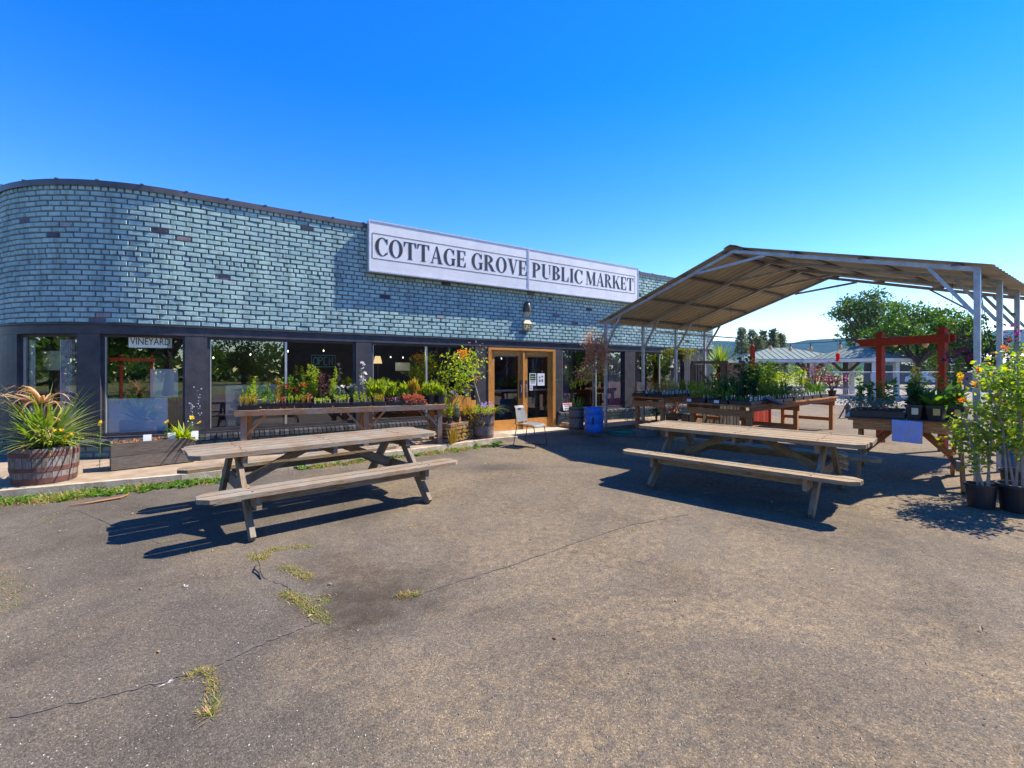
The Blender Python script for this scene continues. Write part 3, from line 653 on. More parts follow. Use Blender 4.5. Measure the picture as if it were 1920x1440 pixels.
# high-contrast serif capitals, unit cap height
def ell(c, rx, ry, t): return (c[0] + rx * math.cos(t), c[1] + ry * math.sin(t))
def ringq(c, ro, ri, t0, t1, n=22, ci=None):
    out = []; ci = ci or c
    for k in range(n):
        a, e = t0 + (t1 - t0) * k / n, t0 + (t1 - t0) * (k + 1) / n
        out.append([ell(ci, *ri, a), ell(c, *ro, a), ell(c, *ro, e), ell(ci, *ri, e)])
    return out
def rc(x0, x1, y0, y1): return [(x0, y0), (x1, y0), (x1, y1), (x0, y1)]
TH, HA, SE = .19, .045, .032
def serif(x, w_, y, top): 
    return [rc(x - .07, x + w_ + .07, y - SE if top else y, y if top else y + SE)]
def stem(x, w_=TH): return [rc(x, x + w_, 0, 1)] + serif(x, w_, 0, False) + serif(x, w_, 1, True)
PI = math.pi
def glyph(ch):
    if ch == 'O': return ringq((.42, .5), (.42, .52), (.225, .48), 0, 2 * PI, 32), .84
    if ch in 'CG':
        q = ringq((.42, .5), (.42, .52), (.24, .48), math.radians(38), math.radians(318), 30, (.44, .5))
        q += [rc(.70, .74, .66, .98), [(.62, .86), (.72, .98), (.72, .66), (.70, .7)]]
        if ch == 'C': q += [[(.70, .08), (.74, .14), (.735, .26), (.705, .24)]]; return q, .76
        q += [rc(.60, .60 + TH * .9, .02, .40), rc(.52, .84, .40, .435)]; return q, .84
    if ch == 'T':
        return stem(.30)[:2] + [rc(0, .79, 1 - HA, 1), [(0, .70), (.03, .70), (.12, 1 - HA), (0, 1 - HA)], [(.76, .70), (.79, .70), (.79, 1 - HA), (.67, 1 - HA)]], .79
    if ch == 'A':
        return [[(.07, 0), (.12, 0), (.43, .96), (.40, 1.0)], [(.56, 0), (.78, 0), (.48, 1.02), (.38, 1.02)], rc(.20, .62, .30, .30 + HA), rc(-.02, .22, 0, SE), rc(.48, .86, 0, SE)], .84
    if ch == 'E':
        return stem(.06) + [rc(.2, .64, 1 - HA, 1), rc(.2, .52, .5 - HA / 2, .5 + HA / 2), rc(.2, .66, 0, HA), [(.61, .72), (.64, .72), (.64, 1 - HA), (.54, 1 - HA)], [(.63, HA), (.55, HA), (.63, .30), (.66, .30), (.66, HA)], rc(.49, .52, .36, .64)], .70
    if ch == 'P': return stem(.06) + ringq((.24, .73), (.42, .27), (.22, .23), -PI / 2, PI / 2, 14), .68
    if ch == 'R': return stem(.06) + ringq((.24, .745), (.42, .255), (.22, .215), -PI / 2, PI / 2, 14) + [[(.40, .50), (.30, .50), (.58, 0), (.80, 0), (.58, .36)], rc(.58, .88, 0, SE)], .84
    if ch == 'B': return stem(.06) + ringq((.24, .755), (.38, .245), (.19, .21), -PI / 2, PI / 2, 14) + ringq((.24, .26), (.44, .26), (.23, .22), -PI / 2, PI / 2, 14), .70
    if ch == 'V': return [[(.08, 1), (.30, 1), (.50, .14), (.44, -.02), (.40, -.02)], [(.44, -.02), (.48, .06), (.76, 1), (.71, 1)], rc(0, .38, 1 - SE, 1), rc(.60, .86, 1 - SE, 1)], .82
    if ch == 'U': return [rc(.07, .07 + TH, .30, 1), rc(.66, .71, .34, 1)] + serif(.07, TH, 1, True) + [rc(.57, .80, 1 - SE, 1)] + ringq((.39, .32), (.32, .34), (.27, .28), PI, 2 * PI, 16, (.45, .32)) + [[(.07, .32), (.26, .32), (.22, .1), (.12, .1)]], .80
    if ch == 'L': return stem(.06) + [rc(.2, .64, 0, HA), [(.61, HA), (.53, HA), (.61, .34), (.64, .34), (.64, HA)]], .68
    if ch == 'I': return stem(.07), .33
    if ch == 'M': return [rc(.09, .135, 0, 1), [(.06, 1), (.28, 1), (.58, .10), (.50, 0), (.46, 0)], [(.50, 0), (.55, .06), (.90, 1), (.84, 1)], rc(.80, .80 + TH, 0, 1), rc(0, .23, 0, SE), rc(.72, 1.08, 0, SE), rc(0, .2, 1 - SE, 1), rc(.86, 1.08, 1 - SE, 1)], 1.08
    if ch == 'K': return stem(.06) + [[(.24, .40), (.28, .38), (.74, 1), (.69, 1)], [(.34, .56), (.46, .68), (.86, 0), (.62, 0)], rc(.54, .92, 0, SE), rc(.58, .84, 1 - SE, 1)], .88
def word(txt, px0, px1, zb, cap, side):
    u0, u1 = WA(px0, SG), WA(px1, SG)
    gl = [glyph(c) for c in txt]; tot = sum(g[1] for g in gl) + .09 * (len(txt) - 1); k = (u1 - u0) / tot
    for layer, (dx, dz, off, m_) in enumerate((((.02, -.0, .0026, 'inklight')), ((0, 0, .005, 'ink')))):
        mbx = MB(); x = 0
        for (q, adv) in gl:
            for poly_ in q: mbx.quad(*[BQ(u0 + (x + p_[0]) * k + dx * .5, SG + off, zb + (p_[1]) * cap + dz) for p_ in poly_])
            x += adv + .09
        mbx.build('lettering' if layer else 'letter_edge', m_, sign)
word('COTTAGE', 704, 874, 4.06, .385, 0); word('GROVE', 884, 987.5, 4.06, .385, 0); word('PUBLIC', 998, 1092, 4.06, .385, 0); word('MARKET', 1099, 1187.5, 4.06, .385, 0)

# ---- wall lamp and number plate
la = WA(986); pz = WP(la).y
lm = thing('wall_lamp', 'small bronze wall pack lamp on the teal brick below the sign joint', 'lamp', tuple(WP(la, .02, HZ(583, pz))))
m_ = MB(); c_ = WP(la, .0, HZ(579, pz)); 
for k in range(9):
    pass
hood = MB(); prof = [(.004, .19), (.05, .175), (.085, .12), (.10, .04), (.105, -.04), (.10, -.10)]
n_ = 14; i0 = len(hood.v)
for (r_, z_) in prof:
    for q in range(n_ + 1):
        t = PI * q / n_; p_ = WP(la, .02 + r_ * 1.5 * math.sin(t), c_.z + z_) + BD * (-r_ * math.cos(t)); hood.v.append(tuple(p_))
for j in range(len(prof) - 1):
    for q in range(n_): a_ = i0 + j * (n_ + 1) + q; hood.f.append((a_, a_ + 1, a_ + n_ + 2, a_ + n_ + 1))
hood.build('hood', 'bronze', lm, smooth=True)
l2 = MB(); l2.hexa([WP(la - .06, .02, c_.z - .2), WP(la + .06, .02, c_.z - .2), WP(la + .06, .05, c_.z - .19), WP(la - .06, .05, c_.z - .19), WP(la - .09, .02, c_.z - .10), WP(la + .09, .02, c_.z - .10), WP(la + .09, .15, c_.z - .10), WP(la - .09, .15, c_.z - .10)]); l2.build('lens', 'lens', lm)
na = WA(986.5); nz0, nz1 = HZ(618.5, pz), HZ(607.5, pz)
pl = thing('house_number_sign', 'little cream house shaped number plate reading 926 under the wall lamp', 'number sign', tuple(WP(na, .02, nz0)))
m_ = MB(); w2 = .12
o0, o1 = .015, .10
base = [(-w2, nz0), (w2, nz0), (w2, nz1), (-w2, nz1)]
bbox(m_, na - w2, na + w2, .015, .09, nz0, nz1)
zr = nz1 + .1
m_.hexa([BQ(na - w2 - .02, .015, nz1 + .002), BQ(na + w2 + .02, .015, nz1 + .002), BQ(na + w2 + .02, .096, nz1 + .002), BQ(na - w2 - .02, .096, nz1 + .002), BQ(na - .09, .015, zr), BQ(na + .09, .015, zr), BQ(na + .09, .05, zr), BQ(na - .09, .05, zr)])
m_.build('plate', plain('aged_cream_plate', (.46, .38, .22), (.36, .29, .16), .6, 14), pl)
tx = text_mb('926', .21, .95); place(tx, BQ(na, .0925, (nz0 + nz1) / 2), BD, (0, 0, 1), BO); tx.build('digits', 'ink', pl)

# ------------------------------------------------------------------ pavements by the shop
sl_pts = [G(-160, 925, .1), G(0, 919, .1), G(340, 889, .1), G(560, 865, .1), G(771, 842, .1), G(920, 822, .1), G(968, 818, .1)]
inner = [WP(-.28, .08), WP(-2, .08), WP(-4, .08), WP(-6, .08), WP(-7.5, .08), WP(-8.6, .08), WP(-9.5, .08)]
far = [G(-400, 925, .1)]
mb = MB(); outl = sl_pts + [WP(DOOR[0] - .05, .08)] + inner[1:] ; 
mb.board([(q.x, q.y) for q in outl], 0.0, .10); kind(mb.build('pavement', 'concrete'), 'structure')
cb = MB()
for a_, c_ in zip(sl_pts[:-1], sl_pts[1:]):
    d_ = (c_ - a_).normalized(); s_ = Vector((d_.y, -d_.x, 0)); 
    cb.hexa([a_ + s_ * .0 + Vector((0, 0, -.1)), c_ + Vector((0, 0, -.1)), c_ + s_ * .07 + Vector((0, 0, -.1)), a_ + s_ * .07 + Vector((0, 0, -.1)), a_ + Vector((0, 0, .008)), c_ + Vector((0, 0, .008)), c_ + s_ * .07 + Vector((0, 0, .004)), a_ + s_ * .07 + Vector((0, 0, .004))])
kind(cb.build('kerb', 'curb'), 'structure')
# door slab and planted bed on the far side of the door
mb = MB(); mb.hexa([BQ(DOOR[0] - .1, .02, 0), BQ(DOOR[0] - .1, .9, 0), BQ(DOOR[1] + .15, .75, 0), BQ(DOOR[1] + .15, .02, 0), BQ(DOOR[0] - .1, .02, .012), BQ(DOOR[0] - .1, .9, .008), BQ(DOOR[1] + .15, .75, .008), BQ(DOOR[1] + .15, .02, .012)])
kind(mb.build('door_slab', 'curb'), 'structure')
mb = MB(); bbox(mb, DOOR[1] + .2, 7.2, .085, 1.5, 0, .09); kind(mb.build('planting_bed', 'concrete'), 'structure')
ed = MB(); 
bbar2 = lambda m_, a, o_a, c, o_c, z, w_, h_: m_.bar(BQ(a, o_a, z), BQ(c, o_c, z), w_, h_)
bbar2(ed, DOOR[1] + .2, 1.55, 7.2, 1.55, .07, .08, .14); bbar2(ed, DOOR[1] + .16, .1, DOOR[1] + .16, 1.59, .07, .08, .14)
kind(ed.build('bed_edging', 'benchwood'), 'structure')
# ------------------------------------------------------------------ carport canopy
cp = thing('carport_canopy', 'open sided steel carport with tan ribbed gable roof on galvanised posts beside the shop', 'canopy', (4.3, 8.8, 0))
CL = Vector((2.42, 11.75, 0)); CE1 = Vector((.8192, .5736, 0)); CE2 = Vector((.5736, -.8192, 0)); CW, CSP = 6.80, 1.48
def CPt(s, t, z): return CL + CE1 * s + CE2 * t + Vector((0, 0, z))
ZEL, ZER, ZRI = 2.83, 2.96, 3.95
def zroof(t): return ZEL + (ZRI - ZEL) * t / (CW / 2) if t < CW / 2 else ZRI + (ZER - ZRI) * (t - CW / 2) / (CW / 2)
for k in range(4):
    s = k * CSP
    for (t, ze, sg) in ((0, ZEL, 1), (CW, ZER, -1)):
        m_ = MB(); m_.bar(CPt(s, t, 0.0), CPt(s, t, ze - .02), .065, .065, up=CE1); m_.build('post', 'galv', cp)
        m_ = MB(); m_.bar(CPt(s, t + sg * .03, ze - .62), CPt(s, t + sg * .50, zroof(t + sg * .5) - .05), .045, .045, up=CE1); m_.build('knee_brace', 'galv', cp)
        m_ = MB(); m_.bar(CPt(s, t - sg * .03, zroof(t) - .03), CPt(s, CW / 2, ZRI - .03), .062, .062, up=(0, 0, 1)); m_.build('rafter', 'galv', cp)
    m_ = MB(); m_.bar(CPt(s + .002, CW / 2 - .78, zroof(CW / 2 - .78) - .07), CPt(s + .002, CW / 2 + .6, zroof(CW / 2 + .6) - .06), .045, .045); m_.build('collar_brace', 'galv', cp)
for (t0, t1) in ((0, CW / 2), (CW, CW / 2)):
    for f in (.06, .38, .68, .95):
        t = t0 + (t1 - t0) * f
        m_ = MB(); m_.bar(CPt(-.05, t, zroof(t) + .018), CPt(3 * CSP + .05, t, zroof(t) + .018), .10, .03); m_.build('purlin', 'galvdark', cp)
for (t0, t1, sg) in ((-.16, CW / 2 + .01, 0), (CW + .16, CW / 2 - .01, 1)):
    m_ = MB(); s = -.14; prof = []
    def zz(t): 
        return (ZEL + (ZRI - ZEL) * t / (CW / 2)) if not sg else (ZRI + (ZER - ZRI) * (t - CW / 2) / (CW / 2))
    while s < 3 * CSP + .14:
        prof += [(s, 0), (s + .17, 0), (s + .185, .02), (s + .205, .02), (s + .22, 0)]; s += .22
    for dz in (0.045, 0.049):
        for (a, c) in zip(prof[:-1], prof[1:]):
            m_.quad(CPt(a[0], t0, zz(t0) + a[1] + dz), CPt(c[0], t0, zz(t0) + c[1] + dz), CPt(c[0], t1, zz(t1) + c[1] + dz), CPt(a[0], t1, zz(t1) + a[1] + dz))
    m_.build('roof_sheet', 'roofsheet', cp)
m_ = MB(); m_.hexa([CPt(-.15, CW / 2 - .14, zroof(CW / 2 - .14) + .075), CPt(3 * CSP + .15, CW / 2 - .14, zroof(CW / 2 - .14) + .075), CPt(3 * CSP + .15, CW / 2, ZRI + .075), CPt(-.15, CW / 2, ZRI + .075), CPt(-.15, CW / 2 - .14, zroof(CW / 2 - .14) + .08), CPt(3 * CSP + .15, CW / 2 - .14, zroof(CW / 2 - .14) + .08), CPt(3 * CSP + .15, CW / 2, ZRI + .085), CPt(-.15, CW / 2, ZRI + .085)])
m_.hexa([CPt(-.15, CW / 2, ZRI + .075), CPt(3 * CSP + .15, CW / 2, ZRI + .075), CPt(3 * CSP + .15, CW / 2 + .14, zroof(CW / 2 + .14) + .075), CPt(-.15, CW / 2 + .14, zroof(CW / 2 + .14) + .075), CPt(-.15, CW / 2, ZRI + .085), CPt(3 * CSP + .15, CW / 2, ZRI + .085), CPt(3 * CSP + .15, CW / 2 + .14, zroof(CW / 2 + .14) + .08), CPt(-.15, CW / 2 + .14, zroof(CW / 2 + .14) + .08)])
m_.build('ridge_cap', 'roofsheet', cp)
# hanging pipes on wires
def hang_pipe(a, c, label, drops):
    t = thing('hanging_pipe', label, 'pipe', tuple(a)); m_ = MB(); m_.tube([a, c], .016, 8); m_.build('pipe', 'galv', t)
    for f, zt in drops:
        p_ = a.lerp(c, f); m_ = MB(); m_.tube([p_, p_ + Vector((0, 0, zt))], .004, 5); m_.build('wire', 'wire', t)
a_ = XY(1231, 13.2, HZ(622.5, 13.2)); c_ = XY(1382, 12.0, HZ(634, 12.0)); hang_pipe(a_, c_, 'thin grey pipe hung level on two wires under the canopy eave near the shop wall', ((.55, .9), (.93, 1.25)))
a_ = XY(1737, 9.0, HZ(540, 9.0)); c_ = XY(1853, 7.9, HZ(600, 7.9)); hang_pipe(a_, c_, 'thin dark pipe hung at a slant by the post nearest the leafy shrubs', ((.45, .35), (.12, .28)))

# ------------------------------------------------------------------ picnic tables
def chamf(x0, x1, y0, y1, c, side):
    if side > 0: return [(x0, y0), (x1, y0), (x1, y1 - c), (x1 - c, y1), (x0 + c, y1), (x0, y1 - c)]
    if side < 0: return [(x0 + c, y0), (x1 - c, y0), (x1, y0 + c), (x1, y1), (x0, y1), (x0, y0 + c)]
    return [(x0, y0), (x1, y0), (x1, y1), (x0, y1)]
def picnic(label, c, rz, L, W, nb, so, zt, mt, zs=.455):
    t = thing('picnic_table', label, 'picnic table', (0, 0, 0), 'wooden picnic tables on the asphalt')
    m_ = MB(); bw = W / nb
    for k in range(nb):
        y0 = -W / 2 + k * bw + U(-.003, .003); j = U(-.016, .016); dz = U(-.004, 0)
        m_.board(chamf(-L / 2 + j, L / 2 + j, y0 + .010, y0 + bw - .010, .085, 1 if k == nb - 1 else (-1 if k == 0 else 0)), zt - .045 + dz, zt + dz)
    for x in (-L / 2 + .45, 0, L / 2 - .45): m_.bar((x, -W / 2 + .04, zt - .091), (x, W / 2 - .04, zt - .091), .045, .088)
    m_.build('tabletop', mt, t)
    m_ = MB()
    for x in (-L / 2 + .45, 0, L / 2 - .45):
        for k in range(nb):
            for q in (.3, .7): m_.lathe([(.006, 0), (.006, .003), (.001, .004)], (x + U(-.02, .02), -W / 2 + (k + q) * bw, zt + .0005), 7)
    for x in (-L / 2 + .42, L / 2 - .42):
        for sg in (-1, 1):
            for yy in (so - .23, so - .07): m_.lathe([(.011, 0), (.011, .003), (.001, .004)], (x, sg * yy, zs + .0005), 7)
    kind(m_.build('bolts', 'rust', t), 'stuff')
    for sg in (-1, 1):
        m_ = MB()
        for k, (y0, y1) in enumerate(((so - .30, so - .16), (so - .14, so))):
            ol = chamf(-L / 2 + U(-.01, .01), L / 2 + U(-.01, .01), y0, y1, .085, 1 if k else -1)
            if sg < 0: ol = [(x, -y) for (x, y) in reversed(ol)]
            m_.board(ol, zs - .04, zs)
        m_.build('bench', mt, t)
        m_ = MB(); m_.bar((-L / 2 + .5, sg * (so - .15), zs - .086), (L / 2 - .5, sg * (so - .15), zs - .086), .04, .088); m_.build('bench_rail', mt, t)
    for x in (-L / 2 + .42, L / 2 - .42):
        s2 = 1 if x > 0 else -1
        for sg in (-1, 1):
            m_ = MB(); m_.bar((x, sg * (so - .07), .012), (x, sg * .17, zt - .047), .115, .045, up=(1, 0, 0)); m_.build('leg', mt, t)
        m_ = MB(); m_.bar((x - s2 * .047, -so + .03, zs - .105), (x - s2 * .047, so - .03, zs - .105), .045, .125); m_.build('seat_beam', mt, t)
        m_ = MB(); m_.bar((x - s2 * .09, 0, zs - .08), (s2 * .14, 0, zt - .06), .09, .045, up=(0, 1, 0)); m_.build('brace', mt, t)
    t.location = c; t.rotation_euler = (0, 0, rz); return t
picnic('weathered grey picnic table of wide boards in full sun in front of the plant bench', (-2.235, 5.40, 0), math.radians(41.0), 2.68, .86, 5, .93, .76, 'tablewood')
picnic('tan picnic table half in the shade of the canopy with cord tied round one leg', (3.13, 6.09, 0), math.radians(-44.5), 2.68, 1.02, 6, .97, .77, 'tablewood2')
# cord tied on one leg of the tan table, wound round the bar
p0 = G(1590, 893, .36)
tw = thing('tied_cord', 'ball of straw coloured cord tied round the end leg of the tan picnic table', 'cord', (3.95, 5.02, .35))
def near_leg():
    a = math.radians(-44.5); x = 1.34 - .42; y = .68 * 1; z = .30
    return Vector((3.13 + x * math.cos(a) - y * math.sin(a), 6.09 + x * math.sin(a) + y * math.cos(a), z))
q = near_leg(); tw.location = q
m_ = MB()
for k in range(14):
    z = q.z + k * .014 + U(-.004, .004); r_ = U(.085, .1)
    m_.tube([(q.x + r_ * math.cos(t) * 1.0, q.y + r_ * math.sin(t) * .95, z + .02 * math.sin(t * 2 + k)) for t in [i * PI / 6 for i in range(13)]], .007, 5)
m_.build('cord_winding', 'stake', tw)

# ------------------------------------------------------------------ foliage and pots
def rv(n): v = NR.normal(size=(n, 3)); return v / np.linalg.norm(v, axis=1, keepdims=True)
def fol(style, T, wx, wy, h, n, ls):
    """returns (leaf MB, stem MB); T maps local (u, v, z) to the world"""
    L, S = MB(), MB(); ls = ls * (.78 if style != 'rosette' else 1); n = int(n * 1.2) if style in ('sprout', 'leafy', 'feather', 'stalk') else n
    def pt(u, v, z): return T(u, v, z)
    nx = max(1, int(round(math.sqrt(n * wx / max(wy, .01))))); ny = max(1, int(math.ceil(n / nx)))
    spots = [((i + .5) / nx - .5 + U(-.25, .25) / nx, (j + .5) / ny - .5 + U(-.25, .25) / ny) for i in range(nx) for j in range(ny)][:n]
    hk = U(.8, 1.2)
    for (fu, fv) in spots:
        u, v = fu * wx, fv * wy; H_ = h * hk * U(.5, 1.15); b_ = Vector(pt(u, v, 0))
        lean = Vector((U(-.15, .15), U(-.15, .15), 1)).normalized(); top = b_ + lean * H_
        if style in ('sprout', 'leafy', 'tall', 'feather', 'stalk', 'dark'):
            S.tube([b_, b_.lerp(top, .5) + Vector((U(-.01, .01), U(-.01, .01), 0)), top], [.004, .003, .0015], 5, False)
        if style == 'sprout':
            k = R.randint(5, 8); P = [b_.lerp(top, U(.35, 1)) for _ in range(k)]; D = rv(k); D[:, 2] = np.abs(D[:, 2]) * .7 + .15; L.leaves(P, D, NR.uniform(.7, 1.2, k) * ls, .5)
        elif style == 'leafy':
            k = R.randint(9, 14); P = [b_.lerp(top, U(.05, 1)) for _ in range(k)]; D = rv(k) * .55; D[:, 2] = np.abs(D[:, 2]) + .55; L.leaves(P, D, NR.uniform(.7, 1.3, k) * ls, .32)
        elif style in ('tall', 'dark'):
            k = int(14 + H_ * 85); P = [b_.lerp(top, U(.15, 1)) for _ in range(k)]; D = rv(k); D[:, 2] = D[:, 2] * .5 + .25; L.leaves(P, D, NR.uniform(.6, 1.2, k) * ls, .5 if style == 'tall' else .62)
        elif style == 'feather':
            k = int(22 + H_ * 60); P = [b_.lerp(top, U(.1, 1)) for _ in range(k)]; D = rv(k) * .6; D[:, 2] = np.abs(D[:, 2]) + .6; L.leaves(P, D, NR.uniform(.7, 1.3, k) * ls, .14)
        elif style == 'stalk':
            k = R.randint(4, 7)
            for _ in range(k): L.strap(b_, (U(-.2, .2), U(-.2, .2), 1), H_ * U(.6, 1.1), .010, .08, 3)
            P = [b_.lerp(top, U(.6, 1)) for _ in range(3)]; D = rv(3); D[:, 2] = np.abs(D[:, 2]); L.leaves(P, D, NR.uniform(.7, 1.2, 3) * ls, .4)
        elif style == 'rosette':
            k = R.randint(9, 13)
            for q in range(k): a = q * 2.4; L.strap(b_, (math.cos(a) * U(.5, 1), math.sin(a) * U(.5, 1), U(.5, 1.2)), H_ * U(.8, 1.3), ls, .55, 4)
        elif style == 'succulent':
            k = 12; P = [b_ + Vector((U(-.02, .02), U(-.02, .02), U(0, H_))) for _ in range(k)]; D = rv(k); D[:, 2] = np.abs(D[:, 2]) + .2; L.leaves(P, D, NR.uniform(.6, 1.1, k) * ls, .55, .6)
        elif style == 'bush':
            k = 60; P = [tuple(b_ + Vector((p_[0] * wx * .5, p_[1] * wx * .5, h * .5 + p_[2] * h * .5))) for p_ in rv(k) * (NR.uniform(.15, 1, (k, 1)) ** .5)]; D = rv(k); D[:, 2] += .25; L.leaves(P, D, NR.uniform(.6, 1.2, k) * ls, .5)
    return L, S
def frame(loc, rz):
    c_, s_ = math.cos(rz), math.sin(rz); loc = Vector(loc)
    return lambda u, v, z: Vector((loc.x + u * c_ - v * s_, loc.y + u * s_ + v * c_, loc.z + z))
def flowers(mb, P, size):
    for p_ in P:
        k = 6; nn_ = Vector((U(-.7, .7), -U(.1, 1), U(.1, 1))).normalized(); aa = nn_.orthogonal().normalized(); bb_ = nn_.cross(aa); D = np.array([tuple(aa * math.cos(i * PI / 3) + bb_ * math.sin(i * PI / 3) + nn_ * .3) for i in range(k)]) + NR.normal(size=(k, 3)) * .12; mb.leaves([p_] * k, D, size, .75)
def plant_label(parent, T, u, v, z, m_, h=.11, w_=.022, name='plant_label'):
    b_ = MB(); p_ = T(u, v, z); q_ = T(u + U(-.01, .01), v + U(-.01, .01), z + h); b_.bar(p_, q_, w_, .003, up=T(0, 1, 0) - T(0, 0, 0)); return b_.build(name, m_, parent)
def tray(label, loc, rz, size, style, lm_, h, n, ls, tags=0, tagm='paper', group='trays of seedlings for sale', flower=None, nf=0, stemm='l_mid', d=.065, cells=True, name='seedling_tray', cat='plant tray', tagrow=None):
    t = thing(name, label, cat, loc, group); T = frame(loc, rz); wx, wy = size
    m_ = MB(); e = .006
    def hx(u0, u1, v0, v1, z0, z1): m_.hexa([T(u0, v0, z0), T(u1, v0, z0), T(u1, v1, z0), T(u0, v1, z0), T(u0, v0, z1), T(u1, v0, z1), T(u1, v1, z1), T(u0, v1, z1)])
    x, y = wx / 2, wy / 2
    hx(-x + .012, x - .012, -y + .012, y - .012, .002, .012)
    for (u0, u1, v0, v1) in ((-x, x, -y, -y + .012), (-x, x, y - .012, y), (-x, -x + .012, -y + .012, y - .012), (x - .012, x, -y + .012, y - .012)): hx(u0, u1, v0, v1, .002, d)
    for (u0, u1, v0, v1) in ((-x - .012, x + .012, -y - .012, -y), (-x - .012, x + .012, y, y + .012), (-x - .012, -x, -y, y), (x, x + .012, -y, y)): hx(u0, u1, v0, v1, d - .01, d + .003)
    m_.build('tray', 'blackplastic', t)
    if cells:
        c_ = MB(); nx, ny = max(1, int(wx / .075)), max(1, int(wy / .075)); cw, ch = (wx - .03) / nx, (wy - .03) / ny
        for i in range(nx):
            for j in range(ny):
                u, v = -x + .015 + cw * (i + .5), -y + .015 + ch * (j + .5); a_ = cw * .46; g_ = ch * .46
                c_.hexa([T(u - a_ * .8, v - g_ * .8, .014), T(u + a_ * .8, v - g_ * .8, .014), T(u + a_ * .8, v + g_ * .8, .014), T(u - a_ * .8, v + g_ * .8, .014), T(u - a_, v - g_, d + .012), T(u + a_, v - g_, d + .012), T(u + a_, v + g_, d + .012), T(u - a_, v + g_, d + .012)])
        c_.build('cell_insert', 'blackplastic', t)
    s_ = MB(); s_.quad(T(-x + .014, -y + .014, d + .014), T(x - .014, -y + .014, d + .014), T(x - .014, y - .014, d + .014), T(-x + .014, y - .014, d + .014)); s_.build('soil', 'soil', t)
    T2 = lambda u, v, z: T(u, v, z + d + .014)
    L, S = fol(style, T2, wx - .03, wy - .03, h, n, ls)
    L.build('foliage', lm_, t)
    if S.v: S.build('stems', stemm, t)
    if flower:
        f = MB(); flowers(f, [T2(U(-x, x) * .8, U(-y, y) * .8, h * U(.7, 1.15)) for _ in range(nf)], .035); f.build('flowers', flower, t)
    for k in range(tags):
        plant_label(t, T2, -x + wx * (k + .5) / tags + U(-.015, .015), (-y + .03 if tagrow is None else tagrow) + U(-.01, .02), -.02, tagm, U(.075, .12))
    return t
def pot_mb(r, h, T, square=False, rim=.008):
    m_ = MB()
    if square:
        def ringp(rr, z): return [T(-rr, -rr, z), T(rr, -rr, z), T(rr, rr, z), T(-rr, rr, z)]
        Ls = [ringp(r * .78, .002), ringp(r, h * .86), ringp(r + rim, h * .86), ringp(r + rim, h), ringp(r - .004, h), ringp(r - .01, h * .8)]
        for A, C in zip(Ls[:-1], Ls[1:]):
            for k in range(4): m_.quad(A[k], A[(k + 1) % 4], C[(k + 1) % 4], C[k])
        return m_
    prof = [(.001, .002), (r * .78, .002), (r * .97, h * .86), (r + rim, h * .87), (r + rim, h), (r - .004, h), (r - .012, h * .78)]
    m_.lathe(prof, (0, 0, 0), 20); m_.v = [tuple(T(*p_)) for p_ in m_.v]; return m_
def potted(label, loc, r, hp, style, lm_, h, n, ls, potm='blackplastic', square=False, group='potted plants for sale', flower=None, nf=0, fs=.035, tags=0, tagm='stake', stemm='l_mid', spread=1.6, name='potted_plant', cat='potted plant', label_patch=None, fz=(.7, 1.1)):
    t = thing(name, label, cat, loc, group); T = frame(loc, U(0, 6.28) if not square else math.radians(33) + U(-.1, .1))
    pm = pot_mb(r, hp, T, square).build('pot', potm, t)
    s_ = MB(); k = 4 if square else 16; rr = r * .95 * (1.3 if square else 1); s_.quad(*[T(rr * math.cos(2 * PI * (q + .5) / k), rr * math.sin(2 * PI * (q + .5) / k), hp * .86) for q in range(k)]); s_.build('soil', 'soil', t)
    T2 = lambda u, v, z: T(u * 1.0, v * 1.0, z + hp * .86)
    L, S = fol(style, T2, r * spread, r * spread, h, n, ls); L.build('foliage', lm_, t)
    if S.v: S.build('stems', stemm, t)
    if flower:
        f = MB(); flowers(f, [T2(U(-r, r) * spread * .6, U(-r, r) * spread * .6, h * U(*fz)) for _ in range(nf)], fs); f.build('flowers', flower, t)
    for q in range(tags): plant_label(t, T2, U(-r, r) * .6, U(-r, r) * .6, -.02, tagm, U(.09, .13))
    return t

# ------------------------------------------------------------------ plant bench against the shop windows
FL, FR = Vector((-4.64, 7.66, 0)), Vector((-1.34, 9.14, 0)); BN1 = (FR - FL).normalized(); BN2 = Vector((-BN1.y, BN1.x, 0)); BLEN = (FR - FL).length; BZ = .895; BDEP = .78
brz = math.atan2(BN1.y, BN1.x)
def BT(px, dep, z=BZ):
    k = (px - CX) / FPX; p_ = FL + BN2 * dep; t_ = (k * p_.y - p_.x) / (BN1.x - k * BN1.y); q_ = p_ + BN1 * t_; return Vector((q_.x, q_.y, z))
def FB(u, v, z): return FL + BN1 * u + BN2 * v + Vector((0, 0, z))
bench = thing('plant_bench', 'long wooden slatted bench on braced posts carrying seedlings by the shop windows', 'bench', tuple(FB(BLEN / 2, BDEP / 2, 0)))
m_ = MB(); k = 0; u = .03
while u < BLEN - .05: m_.bar(FB(u + .045, .03, BZ - .012), FB(u + .045, BDEP - .03, BZ - .012), .088, .02); u += .105
m_.build('slat_top', 'benchwood', bench)
for v in (.0, BDEP):
    m_ = MB(); m_.bar(FB(-.03, v, BZ - .05), FB(BLEN + .03, v, BZ - .05), .04, .095); m_.build('apron', 'benchwood', bench)
for u in (-.01, BLEN + .01):
    m_ = MB(); m_.bar(FB(u, .022, BZ - .055), FB(u, BDEP - .022, BZ - .055), .04, .085); m_.build('apron', 'benchwood', bench)
